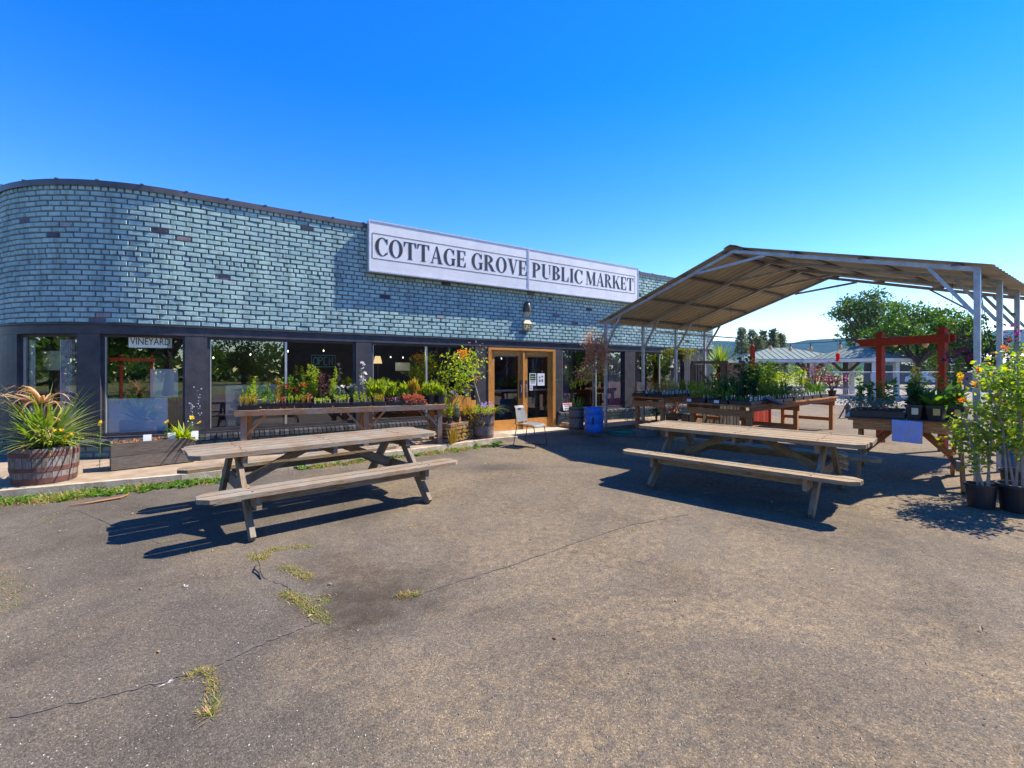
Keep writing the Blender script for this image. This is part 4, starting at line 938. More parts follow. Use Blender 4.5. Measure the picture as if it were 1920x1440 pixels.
for u in (.1, BLEN * .58, BLEN - .1):
    for v in (.068, BDEP - .068):
        gz = .1
        m_ = MB(); m_.bar(FB(u, v, gz), FB(u, v, BZ - .03), .09, .09, up=BN1); m_.build('leg', 'redwood' if v > .3 else 'benchwood', bench)
        for sg in (-1, 1):
            if 0 < u + sg * .35 < BLEN:
                m_ = MB(); m_.bar(FB(u + sg * .05, v, BZ - .42), FB(u + sg * .34, v, BZ - .1), .035, .075, up=BN2); m_.build('brace', 'redwood' if sg > 0 else 'benchwood', bench)
def bw(p0, p1, dep): return (BT(p1, dep) - BT(p0, dep)).length
def btray(label, p0, p1, dep, dp, style, lm_, h, n, ls, **kw):
    w_ = bw(p0, p1, dep); c_ = BT((p0 + p1) / 2, dep + dp / 2); return tray(label, tuple(c_ + Vector((0, 0, .001))), brz, (w_ - .03, dp), style, lm_, h, n, ls, group='trays and pots on the plant bench', **kw)
btray('black tray of orange stalked seedlings on the bench end nearest the picnic table', 445, 488, .05, .26, 'stalk', 'l_yellow', .17, 34, .05, tags=3, tagm='stake')
btray('black tray of purple and lime seedlings beneath the purple leaved plant on the bench', 585, 624, .06, .26, 'sprout', 'l_lime', .08, 26, .05, tags=4, tagm='stake')
btray('shallow black tray of pale yellow seedlings beside the tray under the purple plant', 625, 657, .07, .26, 'sprout', 'l_lime', .12, 22, .055, tags=5, tagm='stake')
btray('black tray of lime seedlings with many wooden tags below the white flowering plant', 658, 697, .08, .26, 'leafy', 'l_lime', .13, 18, .06, tags=7, tagm='stake')
btray('narrow black tray of golden seedlings between the tagged tray and the succulents', 698, 723, .08, .26, 'stalk', 'l_yellow', .15, 20, .05, tags=3, tagm='stake')
btray('black tray of brown rosette succulents with a white price card on the bench', 724, 756, .08, .26, 'succulent', 'l_purple', .07, 26, .05, tags=1, tagm='paper')
for q, (px, lm_, st, lab) in enumerate(((496, 'l_lime', 'sprout', 'first small black pot of lime sprouts after the orange stalked tray on the bench'), (508, 'l_mid', 'sprout', 'small black pot of green sprouts in front of the white bowl on the bench'), (520, 'l_yellow', 'stalk', 'small black pot of yellow stalks at the rim of the white bowl on the bench'),
        (532, 'l_red', 'stalk', 'small black pot of reddish stalks just past the white bowl on the bench'), (545, 'l_lime', 'leafy', 'small black pot with the brightest lime leaves below the red flowers on the bench'), (558, 'l_lime', 'sprout', 'small black pot of sprouts under the orange red flowers on the bench'), (569, 'l_yellow', 'stalk', 'small black pot with a fan of orange stalks on the bench'), (579, 'l_red', 'stalk', 'small black pot of red stalks beside the tray under the purple plant'))):
    p_ = BT(px, .16); potted(lab, tuple(p_), .052, .1, st, lm_, .14 if st != 'stalk' else .2, 5, .06, square=True, group='small square pots along the plant bench', tags=1, tagm='stake')
# stone trough
p_ = BT(778, .14); t = thing('stone_trough', 'rough stone trough of red succulents near the end of the bench beside the door', 'trough planter', tuple(p_)); T = frame(p_, brz)
m_ = MB(); wx = bw(758, 799, .14) / 2
m_.hexa([T(-wx * .9, -.08, .002), T(wx * .9, -.08, .002), T(wx * .9, .08, .002), T(-wx * .9, .08, .002), T(-wx, -.1, .1), T(wx, -.1, .1), T(wx, .1, .1), T(-wx, .1, .1)]); m_.build('trough', 'stone', t)
L, S = fol('succulent', lambda u, v, z: T(u, v, z + .1), wx * 2, .22, .09, 40, .055); L.build('foliage', 'l_red', t)
L = MB(); 
for _ in range(60): b_ = T(U(-wx, wx), -.1, U(.02, .1)); L.leaves([b_], [(U(-.5, .5) + .3, -.8, U(-.6, .3))], .05, .5, .4)
for q in range(4): 
    b_ = T(U(-wx, wx) * .8, U(-.05, .05), .1); L.strap(b_, (U(-.2, .2), U(-.2, .2), 1), U(.12, .2), .02, .1, 3)
L.build('trailing_stems', 'l_red', t)
for (px, lab) in ((808, 'tall black nursery pot of strap leaved greens beside the stone trough'), (826, 'black nursery pot of greens standing on the very corner of the bench by the maple')):
    potted(lab, tuple(BT(px, .2)), .085, .19, 'leafy', 'l_lime', .22, 12, .13, group='black nursery pots on the plant bench')
# back row
for (px, lab) in ((697, 'pot of strap leaved greens just behind the white flowering plant on the bench'), (716, 'pot of taller pointed greens in the bench back row above the golden seedlings'), (736, 'pot of bright greens in the bench back row above the brown succulents'), (757, 'pot of greens in the bench back row at the near edge of the stone trough'), (778, 'pot of yellow green leaves in the bench back row right behind the stone trough'), (798, 'pot of greens in the bench back row touching the window mullion line'), (817, 'pot of greens in the bench back row behind the tall nursery pots')):
    potted(lab, tuple(BT(px, .5)), .09, .15, 'leafy', 'l_lime' if px != 778 else 'l_yellow', .26, 16, .14, group='leafy pots in the back row of the bench')
for (px, dep, st, lm_, h, n, ls, fl, nf, lab) in (
    (466, .45, 'leafy', 'l_lime', .24, 8, .11, None, 0, 'pot of broad pale leaves behind the orange stalked tray on the bench'),
    (476, .5, 'tall', 'l_lime', .42, 3, .07, None, 0, 'single tall pale green stem at the back of the bench above the orange stalks'),
    (540, .48, 'tall', 'l_mid', .40, 9, .06, 'f_red', 5, 'bushy plant with the first scarlet blooms left of the window mullion on the bench'),
    (522, .55, 'tall', 'l_yellow', .44, 9, .05, None, 0, 'olive brown bushy plant behind the white bowl on the bench'),
    (564, .46, 'tall', 'l_mid', .38, 9, .06, 'f_red', 9, 'plant with a wide cluster of scarlet and orange blooms on the bench'),
    (580, .5, 'tall', 'l_lime', .66, 6, .07, None, 0, 'tallest lime green leafy plant on the bench under the OPEN sign'),
    (594, .55, 'tall', 'l_lime', .58, 5, .07, None, 0, 'upright pale plant between the tallest green one and the purple one'),
    (606, .4, 'tall', 'l_purple', .52, 10, .065, None, 0, 'dark purple leaved plant standing above the bench seedlings'),
    (623, .5, 'tall', 'l_lime', .50, 9, .055, None, 0, 'loose pale green bushy plant next to the purple leaved plant'),
    (643, .5, 'tall', 'l_grey', .30, 6, .06, 'f_white', 3, 'low silvery plant with small white flowers on the bench'),
    (661, .5, 'tall', 'l_grey', .34, 5, .06, 'f_white', 2, 'silvery plant just left of the dark pilaster on the bench')):
    potted(lab, tuple(BT(px, dep)), .085, .14, st, lm_, h, n, ls, flower=fl, nf=nf, fs=.045, group='taller plants at the back of the bench', fz=(.5, .85))
# white hibiscus like plant in front of the pilaster
p_ = BT(682, .42); t = potted('tall thin plant with large white blooms in front of the dark pilaster', tuple(p_), .085, .14, 'tall', 'l_grey', .50, 2, .06, group='taller plants at the back of the bench', flower='f_white', nf=3, fs=.05, spread=.6, stemm='palebark')
f = MB(); flowers(f, [p_ + Vector((U(-.06, .06), U(-.05, .05), z)) for z in (.42, .5, .55, .62, .72, .80, .83)], .045); f.build('blooms', 'f_white', t)
# white bowl pot
p_ = BT(504, .42); t = thing('white_bowl_planter', 'wide white bowl planter with green sprouts on the bench behind the small pots', 'bowl planter', tuple(p_)); m_ = MB(); m_.lathe([(.08, .002), (.15, .04), (.19, .15), (.2, .155), (.185, .15), (.16, .1)], p_, 24); m_.build('bowl', 'white', t)
m_ = MB(); m_.disc((p_.x, p_.y, p_.z + .12), .165); m_.build('soil', 'soil', t); L, S = fol('leafy', lambda u, v, z: p_ + Vector((u, v, z + .12)), .28, .28, .2, 10, .1); L.build('foliage', 'l_mid', t)
plant_label(t, lambda u, v, z: p_ + Vector((u, v, z)), .09, -.05, .12, 'paper', .12, .03)
# small wire hoop
m_ = MB(); p_ = BT(630, .3); m_.tube([p_ + Vector((.07 * math.cos(a), .02 * math.cos(a), .30 + .09 * math.sin(a))) for a in [q * PI / 10 for q in range(21)]], .006, 6); m_.tube([p_ + Vector((0, 0, 0)), p_ + Vector((0, 0, .21))], .006, 6); tag(m_.build('wire_hoop', 'galv', origin=p_), 'thin wire hoop stake standing among the bench seedlings near the purple plant', 'hoop stake')
# ------------------------------------------------------------------ barrels, planters, door-side things
def barrel(label, c, r, h, hoops=3, top=None):
    t = thing('barrel_planter', label, 'barrel planter', tuple(c)); c = Vector(c)
    def rr(z): f = z / h; return r * (.86 + .14 * math.sin(.35 + f * 1.5) / math.sin(1.57))
    m_ = MB(); n = 22
    for k in range(n):
        a0, a1 = 2 * PI * k / n + .008, 2 * PI * (k + 1) / n - .008; o_, ofs = U(0, 40), U(0, 9); pr = None
        for j in range(7):
            z = .004 + (h - .004) * j / 6; rad = rr(z) + (0 if k % 2 else .001)
            cur = [(c.x + rad * math.cos(a), c.y + rad * math.sin(a), c.z + z) for a in (a0, (a0 + a1) / 2, a1)]
            if pr:
                for q in range(2):
                    m_.uv[len(m_.f)] = [(ofs + zp, o_ + q * .04), (ofs + zp, o_ + (q + 1) * .04), (ofs + z, o_ + (q + 1) * .04), (ofs + z, o_ + q * .04)]
                    m_.quad(pr[q], pr[q + 1], cur[q + 1], cur[q])
            pr, zp = cur, z
        ti = [(c.x + (rr(h) - .025) * math.cos(a), c.y + (rr(h) - .025) * math.sin(a), c.z + h) for a in (a0, a1)]
        m_.uv[len(m_.f)] = [(ofs, o_), (ofs + .03, o_), (ofs + .03, o_ + .08), (ofs, o_ + .08)]; m_.quad(pr[0], pr[2], ti[1], ti[0])
    m_.build('staves', 'barrelwood', t)
    for zc, hh in ([(.05, .07), (h * .42, .055), (h * .84, .06)] if hoops == 3 else [(.05, .06), (h * .55, .05), (h * .9, .05)]):
        m_ = MB(); m_.lathe([(rr(zc - hh / 2) + .002, zc - hh / 2), (rr(zc - hh / 2) + .006, zc - hh / 2), (rr(zc + hh / 2) + .006, zc + hh / 2), (rr(zc + hh / 2) + .002, zc + hh / 2)], c, 32); m_.build('hoop', 'rust', t)
    m_ = MB(); m_.lathe([(r * .995, h * .97), (r * .94, h * .9), (.001, h * .9)], c, 24); m_.build('soil', 'soil', t)
    return t
bc = G(82, 893, .1); bc = Vector((-6.22, 6.06, .1))
BR, BH = .335, .46
barrel('half wine barrel with rusty hoops holding a spiky half dead dracaena', bc, BR, BH)
# dracaena
t = thing('dracaena_plant', 'spiky strap leaved plant with a collapsed brown dead head in the half barrel', 'plant', (bc.x, bc.y, bc.z + BH * .9))
z0 = bc.z + BH * .9
m_ = MB(); m_.tube([(bc.x, bc.y, z0 - .02), (bc.x + .02, bc.y, z0 + .3), (bc.x - .02, bc.y - .02, z0 + .62)], [.05, .045, .05], 9); m_.build('trunk', 'bark', t)
L = MB()
for _ in range(230):
    a = U(0, 2 * PI); el = U(-.05, 1.25); L.strap((bc.x + U(-.06, .08), bc.y + U(-.06, .06), z0 + U(.02, .22)), (math.cos(a) * math.cos(el), math.sin(a) * math.cos(el), math.sin(el)), U(.45, .85), U(.028, .042), U(.12, .38), 5)
L.build('green_leaves', 'l_strap', t)
L = MB()
for _ in range(44):
    a = U(0, 2 * PI); el = U(.2, .9); L.strap((bc.x - .02, bc.y - .02, z0 + .60 + U(-.08, .05)), (math.cos(a) * math.cos(el) * .7 - .1, math.sin(a) * math.cos(el) * .7, math.sin(el)), U(.3, .58), U(.03, .05), U(1.0, 1.7), 7)
for _ in range(26):
    a = U(0, 2 * PI); L.strap((bc.x - .02, bc.y - .02, z0 + U(.3, .6)), (math.cos(a), math.sin(a), U(-.9, .1)), U(.25, .45), .035, .8, 4)
for (ax, ay, l_) in ((-.95, -.1, .9), (-.9, -.35, .85), (-.8, .1, .7)): L.strap((bc.x - .02, bc.y - .02, z0 + .60), (ax, ay, .4), l_, .06, .62, 8)
L.build('dead_leaves', 'l_dry', t)
L = MB(); S = MB(); 
t = thing('marigold_clump', 'leafy clump of yellow marigolds at the rim of the half barrel', 'flowers', (bc.x + .22, bc.y + .0, z0))
L, S = fol('bush', lambda u, v, z: Vector((bc.x + .22 + u, bc.y - .02 + v, z0 + z)), .3, .26, .26, 4, .06); L.build('foliage', 'l_lime', t)
f = MB(); flowers(f, [(bc.x + .2 + U(-.2, .28), bc.y - .1 + U(-.18, .1), z0 + U(.14, .32)) for _ in range(10)], .03); f.build('flowers', 'f_yellow', t)
f = MB(); f.leaves([(bc.x + U(-.02, .12), bc.y - .28 + U(-.04, .04), z0 + U(-.02, .1)) for _ in range(60)], rv(60), .05, .5); f.build('dry_flowers', 'l_dry', t)

# wooden trough planter
a0, a1 = G(208, 884, .1), G(366, 866, .1); td = (a1 - a0).normalized(); tn = Vector((-td.y, td.x, 0)); TL = (a1 - a0).length; tzh = .39
t = thing('wooden_trough', 'long weathered wooden planter box under the window with the blue panel', 'planter box', tuple(a0.lerp(a1, .5)))
def TP(u, v, z): return a0 + td * u + tn * v + Vector((0, 0, z))
m_ = MB()
for k in range(2):
    z = .012 + tzh / 2 * (k + .5)
    for v in (0, .34): m_.bar(TP(0, v, z), TP(TL, v, z), .03, tzh / 2 - .006)
    for u in (.017, TL - .017): m_.bar(TP(u, .017, z), TP(u, .323, z), .03, tzh / 2 - .008)
m_.build('boards', 'greywood', t)
m_ = MB(); m_.quad(TP(.02, .02, tzh - .03), TP(TL - .02, .02, tzh - .03), TP(TL - .02, .32, tzh - .03), TP(.02, .32, tzh - .03)); m_.build('soil', 'soil', t)
ch = MB()
for _ in range(420): p_ = TP(U(.03, TL * .8), U(.02, .32), tzh - .03 + U(0, .04)); ch.leaves([p_], rv(1), U(.02, .045), .6, 0)
kind(ch.build('bark_mulch', 'chip'), 'stuff')
for q, u in enumerate((.42, .72, 1.02)):
    b_ = MB(); p_ = TP(u, .06, tzh - .04); b_.bar(p_, p_ + Vector((0, 0, .14)), .1, .006, up=tn); b_.v = [(x, y, z) for (x, y, z) in b_.v]
    tag(b_.build('plant_tag', 'paper', origin=p_), ['blank white plant tag in the trough nearest the half barrel', 'blank white plant tag in the middle of the trough mulch', 'blank white plant tag in the trough nearest the variegated lily'][q], 'plant tag', 'white tags in the wooden trough')
for q, (u, h_, lab) in enumerate(((-.12, .48, 'thin lone pale marigold stem rising beside the end of the trough'), (.66, .30, 'orange marigold rising from the middle of the trough'), (.98, .34, 'orange marigold pair near the white tags in the trough'))):
    b_ = MB(); p_ = TP(u, .1, tzh - .03 if u > 0 else 0.002); hh = h_ if u > 0 else .7; b_.tube([p_, p_ + Vector((.01, 0, hh * .5)), p_ + Vector((.0, .01, hh))], .004, 5); t = thing('marigold', lab, 'flower', tuple(p_), 'marigolds in and by the trough'); b_.build('stem', 'l_mid', t)
    f = MB(); flowers(f, [p_ + Vector((0, .01, hh))] + ([p_ + Vector((.12, .02, hh - .08))] if q == 2 else []), .05); f.build('flower_head', 'f_yellow', t)
    f = MB(); f.leaves([p_ + Vector((0, 0, U(.05, hh * .8))) for _ in range(9)], rv(9), .06, .3); f.build('foliage', 'l_mid', t)
p_ = TP(TL - .14, .14, tzh - .03); t = thing('variegated_lily', 'variegated strap leaved plant at the end of the wooden trough', 'plant', tuple(p_)); L = MB()
for _ in range(70): a = U(0, 2 * PI); el = U(.1, 1.2); L.strap(p_ + Vector((U(-.05, .05), U(-.05, .05), 0)), (math.cos(a) * math.cos(el), math.sin(a) * math.cos(el), math.sin(el)), U(.22, .36), .035, U(.3, .7), 4)
L.build('foliage', 'l_lime', t)

# crate stand with pots, by the right end of the bench
p0 = G(845, 832, .1); p1 = G(888, 822, .1); cd = (p1 - p0).normalized(); cn = Vector((-cd.y, cd.x, 0)); cw = (p1 - p0).length + .04
t = thing('wicker_crate', 'low slatted wicker crate overgrown with dry grass beside the plant bench', 'crate', tuple(p0.lerp(p1, .5)))
m_ = MB()
for z in (.05, .13, .21, .29, .36):
    m_.bar(p0 + Vector((0, 0, z - .0)), p0 + cd * cw + Vector((0, 0, z)), .02, .05); m_.bar(p0 + cn * .4 + Vector((0, 0, z)), p0 + cn * .4 + cd * cw + Vector((0, 0, z)), .02, .05)
    for e in (.012, cw - .012): m_.bar(p0 + cd * e + cn * .012 + Vector((0, 0, z)), p0 + cd * e + cn * .388 + Vector((0, 0, z)), .02, .05)
m_.build('slats', 'benchwood', t)
m_ = MB(); m_.hexa([p0 + cd * .02 + cn * .02 + Vector((0, 0, .375)), p0 + cd * (cw - .02) + cn * .02 + Vector((0, 0, .375)), p0 + cd * (cw - .02) + cn * .38 + Vector((0, 0, .375)), p0 + cd * .02 + cn * .38 + Vector((0, 0, .375)), p0 + cd * .02 + cn * .02 + Vector((0, 0, .39)), p0 + cd * (cw - .02) + cn * .02 + Vector((0, 0, .39)), p0 + cd * (cw - .02) + cn * .38 + Vector((0, 0, .39)), p0 + cd * .02 + cn * .38 + Vector((0, 0, .39))]); m_.build('lid', 'benchwood', t)
L = MB()
for _ in range(260): b_ = p0 + cd * U(0, cw + .1) + Vector((U(-.03, .03), -.03 + U(-.04, .02), U(.03, .36))); L.leaves([b_], rv(1), U(.03, .07), .45)
for _ in range(60): b_ = p0 + cd * U(-.12, .12) + cn * -.06; L.strap(b_, (U(-.3, .3), U(-.3, .3), 1), U(.25, .5), .012, .2, 4)
L.build('dry_growth', 'l_yellow', t)
for q, (u, v, st, lm_, h_, fl, lab) in enumerate(((.06, .1, 'leafy', 'l_lime', .34, None, 'black pot of tall lime leaves on the crate corner nearest the bench'), (.2, .1, 'feather', 'l_grey', .26, None, 'black pot of silvery feathery leaves on the front of the crate'), (.34, .1, 'leafy', 'l_yellow', .24, None, 'black pot of yellow leaves on the crate corner nearest the small barrel'), (.46, .12, 'leafy', 'l_yellow', .2, None, 'black pot of orange yellow leaves overhanging the crate end'), (.1, .28, 'tall', 'l_lime', .55, 'f_lilac', 'black pot with the taller lilac flower spike behind on the crate'), (.3, .28, 'tall', 'l_lime', .5, 'f_lilac', 'black pot with the pinker flower spike behind on the crate'))):
    p_ = p0 + cd * u * cw / .5 + cn * v + Vector((0, 0, .391)); potted(lab, tuple(p_), .06, .12, st, lm_, h_, 6 if not fl else 2, .1 if not fl else .06, group='pots on the wicker crate', flower=fl, nf=3 if fl else 0, fs=.045, fz=(.92, 1.05))
# yellow fence panel / headboard behind
p_ = BT(852, 1.0, .1); pc = Vector((-1.25, 10.0, .1))
t = thing('yellow_bench_back', 'golden varnished wooden bench back with curved top behind the small maple', 'bench', tuple(pc)); m_ = MB()
pa, pb = XY(828, 9.75, 0.1), XY(892, 10.25, 0.1); dd = (pb - pa).normalized(); w_ = (pb - pa).length
for k in range(7):
    f0 = (k + .5) / 7; zt = .93 - .16 * (2 * f0 - 1) ** 2
    q_ = pa + dd * w_ * f0; m_.bar(q_ + Vector((0, 0, 0)), q_ + Vector((0, 0, zt)), w_ / 7 - .008, .025, up=Vector((-dd.y, dd.x, 0)))
m_.build('slats', 'doorwood', t); m_ = MB(); off = Vector((dd.y, -dd.x, 0)) * .03; m_.bar(pa + off + Vector((0, 0, .62)), pb + off + Vector((0, 0, .62)), .03, .06); m_.build('rail', 'doorwood', t)
# small barrel with maple
bc2 = Vector((G(906, 822, .1).x, G(906, 822, .1).y, .1)); bc2 = XY(906, 10.0, .1)
barrel('small wine barrel of orange and violet flowers beside the door', bc2, .24, .56, 4)
t = thing('barrel_flowers', 'orange and violet flowers with pale drooping grass filling the small barrel', 'flowers', (bc2.x, bc2.y, bc2.z + .52))
Tb = lambda u, v, z: Vector((bc2.x + u, bc2.y + v, bc2.z + .5 + z))
L, S = fol('bush', Tb, .4, .4, .22, 6, .07); L.build('foliage', 'l_lime', t)
L = MB(); L.leaves([Tb(U(-.3, .05), U(-.28, -.1), U(-.2, .12)) for _ in range(150)], rv(150), .06, .6); L.build('orange_flowers', 'l_yellow', t)
f = MB(); flowers(f, [Tb(U(-.05, .2), U(-.2, .1), U(.15, .28)) for _ in range(16)], .04); f.build('violet_flowers', 'f_lilac', t)
L = MB()
for _ in range(22): a = U(-.7, .5); L.strap(Tb(.12, -.05, .05), (math.cos(a), math.sin(a), U(.3, .9)), U(.35, .65), .018, U(.6, 1.2), 7)
L.build('drooping_grass', 'l_strap', t)
def tube_branch(mb, a, c, r0, r1, wob=.04):
    a, c = Vector(a), Vector(c); mid = a.lerp(c, .5) + Vector((U(-wob, wob), U(-wob, wob), U(-wob, wob))); mb.tube([a, mid, c], [r0, (r0 + r1) / 2, r1], 6, False)
t = thing('maple_sapling', 'slim young maple with bright green leaves and orange tips rising from the small barrel', 'small tree', (bc2.x, bc2.y, bc2.z + .5))
S = MB(); base = Tb(-.06, .02, -.02); s1 = XY(892, 9.95, HZ(725, 9.95)); s2 = XY(889, 9.95, HZ(706, 9.95)); tube_branch(S, base, s1, .016, .013); tube_branch(S, s1, s2, .013, .011)
L = MB(); tips = []
for (px, py, dy) in ((850, 735, .2), (862, 700, -.25), (840, 708, .1), (875, 690, .2), (865, 675, -.1), (880, 665, .1), (852, 670, .2), (893, 680, .2), (846, 690, -.2), (885, 700, -.2), (870, 715, -.15), (860, 722, .1)):
    p_ = XY(px, 9.95 + dy, HZ(py, 9.95 + dy)); tube_branch(S, s2 if py < 706 else s1, p_, .008, .003); tips.append(p_)
    n_ = 70; P = np.array(p_) + NR.normal(size=(n_, 3)) * np.array([.13, .15, .075]); D = rv(n_) * .8; D[:, 2] -= .15; L.leaves(P, D, NR.uniform(.05, .09, n_), .55, .2)
S.build('trunk', 'palebark', t); L.build('crown', 'l_lime', t)
L = MB(); p_ = XY(868, 9.8, HZ(663, 9.8)); n_ = 60; L.leaves(np.array(p_) + NR.normal(size=(n_, 3)) * np.array([.08, .06, .06]), rv(n_), .06, .6); q_ = XY(893, 9.8, HZ(709, 9.8)); L.leaves(np.array(q_) + NR.normal(size=(14, 3)) * .025, rv(14), .04, .6); L.build('orange_tips', 'f_orange', t)
# bare branched shrub beside
t = thing('bare_shrub', 'bare reddish branched shrub against the dark pilaster left of the door', 'shrub', (bc2.x + .1, bc2.y + .25, .1)); S = MB(); L = MB()
b0 = XY(893, 10.3, .12); b1 = XY(896, 10.3, HZ(692, 10.3)); tube_branch(S, b0, b1, .012, .01)
for (px, py) in ((880, 642), (886, 652), (893, 640), (899, 648), (905, 645), (911, 652), (915, 662), (908, 672), (887, 668), (900, 664)):
    e = XY(px, 10.3 + U(-.15, .15), HZ(py, 10.3)); tube_branch(S, b1, e, .008, .004, .06); L.leaves([e] * 6, rv(6), .035, .5)
S.build('branches', 'bark', t); L.build('buds', 'l_pinkred', t)

# ------------------------------------------------------------------ chair
t = thing('chair', 'grey plastic stacking chair with thin black sled legs facing away beside the door', 'chair', (.35, 9.5, 0))
cf = frame((.39, 9.50, 0), math.radians(-34))   # local +u is where the sitter faces
def rnd(outl, T, th, up): 
    m_ = MB(); n = len(outl); A = [T(*p_) for p_ in outl]; C = [q_ + up * th for q_ in A]
    m_.quad(*A[::-1]); m_.quad(*C)
    for k in range(n): m_.quad(A[k], A[(k + 1) % n], C[(k + 1) % n], C[k])
    return m_
seat = []
gs = MB(); nu, nv = 8, 6
def seatp(i, j, dz=0):
    u = -.2 + .43 * i / nu; v = (-.22 + .44 * j / nv) * (1 - .12 * (i == 0)); z = .455 - .02 * math.sin(PI * j / nv) - (.03 * ((i / nu - .8) / .2) ** 2 if i / nu > .8 else 0) + .012 * (1 - i / nu)
    return cf(u, v, z + dz)
for dz in (0, .012):
    for i in range(nu):
        for j in range(nv): gs.quad(seatp(i, j, dz), seatp(i + 1, j, dz), seatp(i + 1, j + 1, dz), seatp(i, j + 1, dz))
gs.build('seat', 'tub', t, smooth=True)
gb = MB(); nu2, nv2 = 7, 6
def backp(i, j, d=0):
    f = i / nu2; hw = .205 - .045 * f ** 2 - (.03 if i == 0 else 0); v = (-1 + 2 * j / nv2) * hw; z = .50 + .33 * f; u = -.215 - .075 * f - .025 * math.cos(PI * (j / nv2 - .5)) + d - (.02 if i == nu2 else 0); return cf(u, v, z)
for d_ in (0, .012):
    for i in range(nu2):
        for j in range(nv2):
            if i == nu2 - 2 and j in (2, 3): continue
            gb.quad(backp(i, j, d_), backp(i + 1, j, d_), backp(i + 1, j + 1, d_), backp(i, j + 1, d_))
gb.build('backrest', 'tub', t, smooth=True)
for v in (-.21, .21):
    m_ = MB(); m_.tube([cf(-.27, v * .85, .62), cf(-.24, v, .46), cf(-.2, v, .44), cf(.18, v, .43), cf(.21, v, .40), cf(.26, v * 1.06, .02), cf(.24, v * 1.06, .012), cf(-.26, v * 1.06, .012), cf(-.28, v * 1.06, .03), cf(-.21, v, .43)], .0085, 8); m_.build('leg_frame', 'wire', t)
m_ = MB(); m_.tube([cf(.17, -.21, .42), cf(.17, .21, .42)], .008, 6); m_.build('cross_tube', 'wire', t)

# ------------------------------------------------------------------ drum, dark barrel, copper tree by the far pilaster
dp = XY(1113, 10.95, .0); dp = Vector((1.97, 10.95, .09))
t = thing('blue_drum', 'bright blue plastic drum at the foot of the first canopy post', 'drum', tuple(dp)); m_ = MB()
m_.lathe([(.001, .002), (.2, .002), (.215, .03), (.22, .1), (.225, .2), (.218, .215), (.225, .23), (.225, .42), (.218, .435), (.225, .45), (.222, .56), (.21, .60), (.2, .605), (.195, .58), (.001, .57)], dp, 28); m_.build('shell', 'blue', t, smooth=True)
m_ = MB(); q_ = dp + Vector((-.06, -.226, .3)); m_.box(q_, (.035, .01, .18)); m_.build('strap', 'wire', t)
dq = Vector((1.62, 11.45, .09)); barrel('dark wooden barrel of grassy plants tucked behind the blue drum', dq, .19, .58, 4)
t = thing('barrel_grass', 'tuft of grassy green leaves growing in the dark barrel behind the blue drum', 'plant', (dq.x, dq.y, .6)); L = MB()
for _ in range(60): a = U(0, 6.28); el = U(.5, 1.4); L.strap((dq.x + U(-.1, .1), dq.y + U(-.1, .1), .6), (math.cos(a) * math.cos(el), math.sin(a) * math.cos(el), math.sin(el)), U(.2, .45), .018, .4, 4)
L.build('foliage', 'l_mid', t); f = MB(); f.leaves([(dq.x - .12 + U(-.08, .08), dq.y - .1, .62 + U(-.05, .08)) for _ in range(24)], rv(24), .05, .5); f.build('orange_leaves', 'l_yellow', t)
t = thing('copper_tree', 'slender sapling with copper pink leaves in front of the purple curtained window', 'small tree', (1.9, 11.3, .62)); S = MB(); L = MB()
b0 = XY(1112, 11.3, .60); b1 = XY(1111, 11.3, HZ(700, 11.3)); tube_branch(S, b0, b1, .014, .011)
for (px, py, n_) in ((1103, 640, 60), (1108, 655, 60), (1118, 645, 50), (1128, 640, 60), (1132, 655, 60), (1122, 665, 60), (1106, 668, 60), (1102, 680, 50), (1130, 672, 60), (1114, 690, 40), (1136, 662, 40), (1094, 704, 36), (1085, 702, 30), (1110, 625, 20), (1125, 690, 40), (1136, 680, 30)):
    e = XY(px, 11.3 + U(-.2, .2), HZ(py, 11.3)); tube_branch(S, b1, e, .007, .003); P = np.array(e) + NR.normal(size=(n_, 3)) * np.array([.07, .09, .10]); L.leaves(np.concatenate([P, np.array(e) + NR.normal(size=(n_, 3)) * np.array([.08, .1, .11])]), rv(2 * n_), NR.uniform(.04, .07, 2 * n_), .6)
S.build('trunk', 'palebark', t); L.build('crown', 'l_pinkred', t)
L = MB(); n_ = 70; p_ = XY(1080, 11.5, HZ(718, 11.5)); L.leaves(np.array(p_) + NR.normal(size=(n_, 3)) * np.array([.2, .1, .06]), rv(n_), .07, .5); L.build('low_leaves', 'l_lime', t)
sp = Vector((WP(WA(1068), .2).x, WP(WA(1068), .2).y, .47)); 
t = thing('warning_sign', 'small white notice with a red header leaning on the sill beside the dark barrel', 'notice', tuple(WP(WA(1066, .06), .06, .46))); m_ = MB(); sa, sb = WA(1057.5, .06), WA(1075.5, .06)
m_.hexa([BQ(sa, .05, .462), BQ(sb, .05, .462), BQ(sb, .056, .462), BQ(sa, .056, .462), BQ(sa, .0, .66), BQ(sb, .0, .66), BQ(sb, .006, .66), BQ(sa, .006, .66)]); m_.build('board', 'paper', t)
def onb(s_, z, d_=.003): f = (z - .462) / .198; return BQ(s_, .056 - .05 * f + d_, z)
m_ = MB(); m_.quad(onb(sa + .01, .615), onb(sb - .01, .615), onb(sb - .01, .65), onb(sa + .01, .65)); m_.build('header', 'f_red', t)
m_ = MB()
for z, fa, fb in ((.58, .1, .9), (.55, .15, .85), (.51, .1, .75), (.485, .1, .9)):
    m_.quad(onb(sa + (sb - sa) * fa, z), onb(sa + (sb - sa) * fb, z), onb(sa + (sb - sa) * fb, z + .014), onb(sa + (sb - sa) * fa, z + .014))
m_.build('printed_lines', 'ink', t)
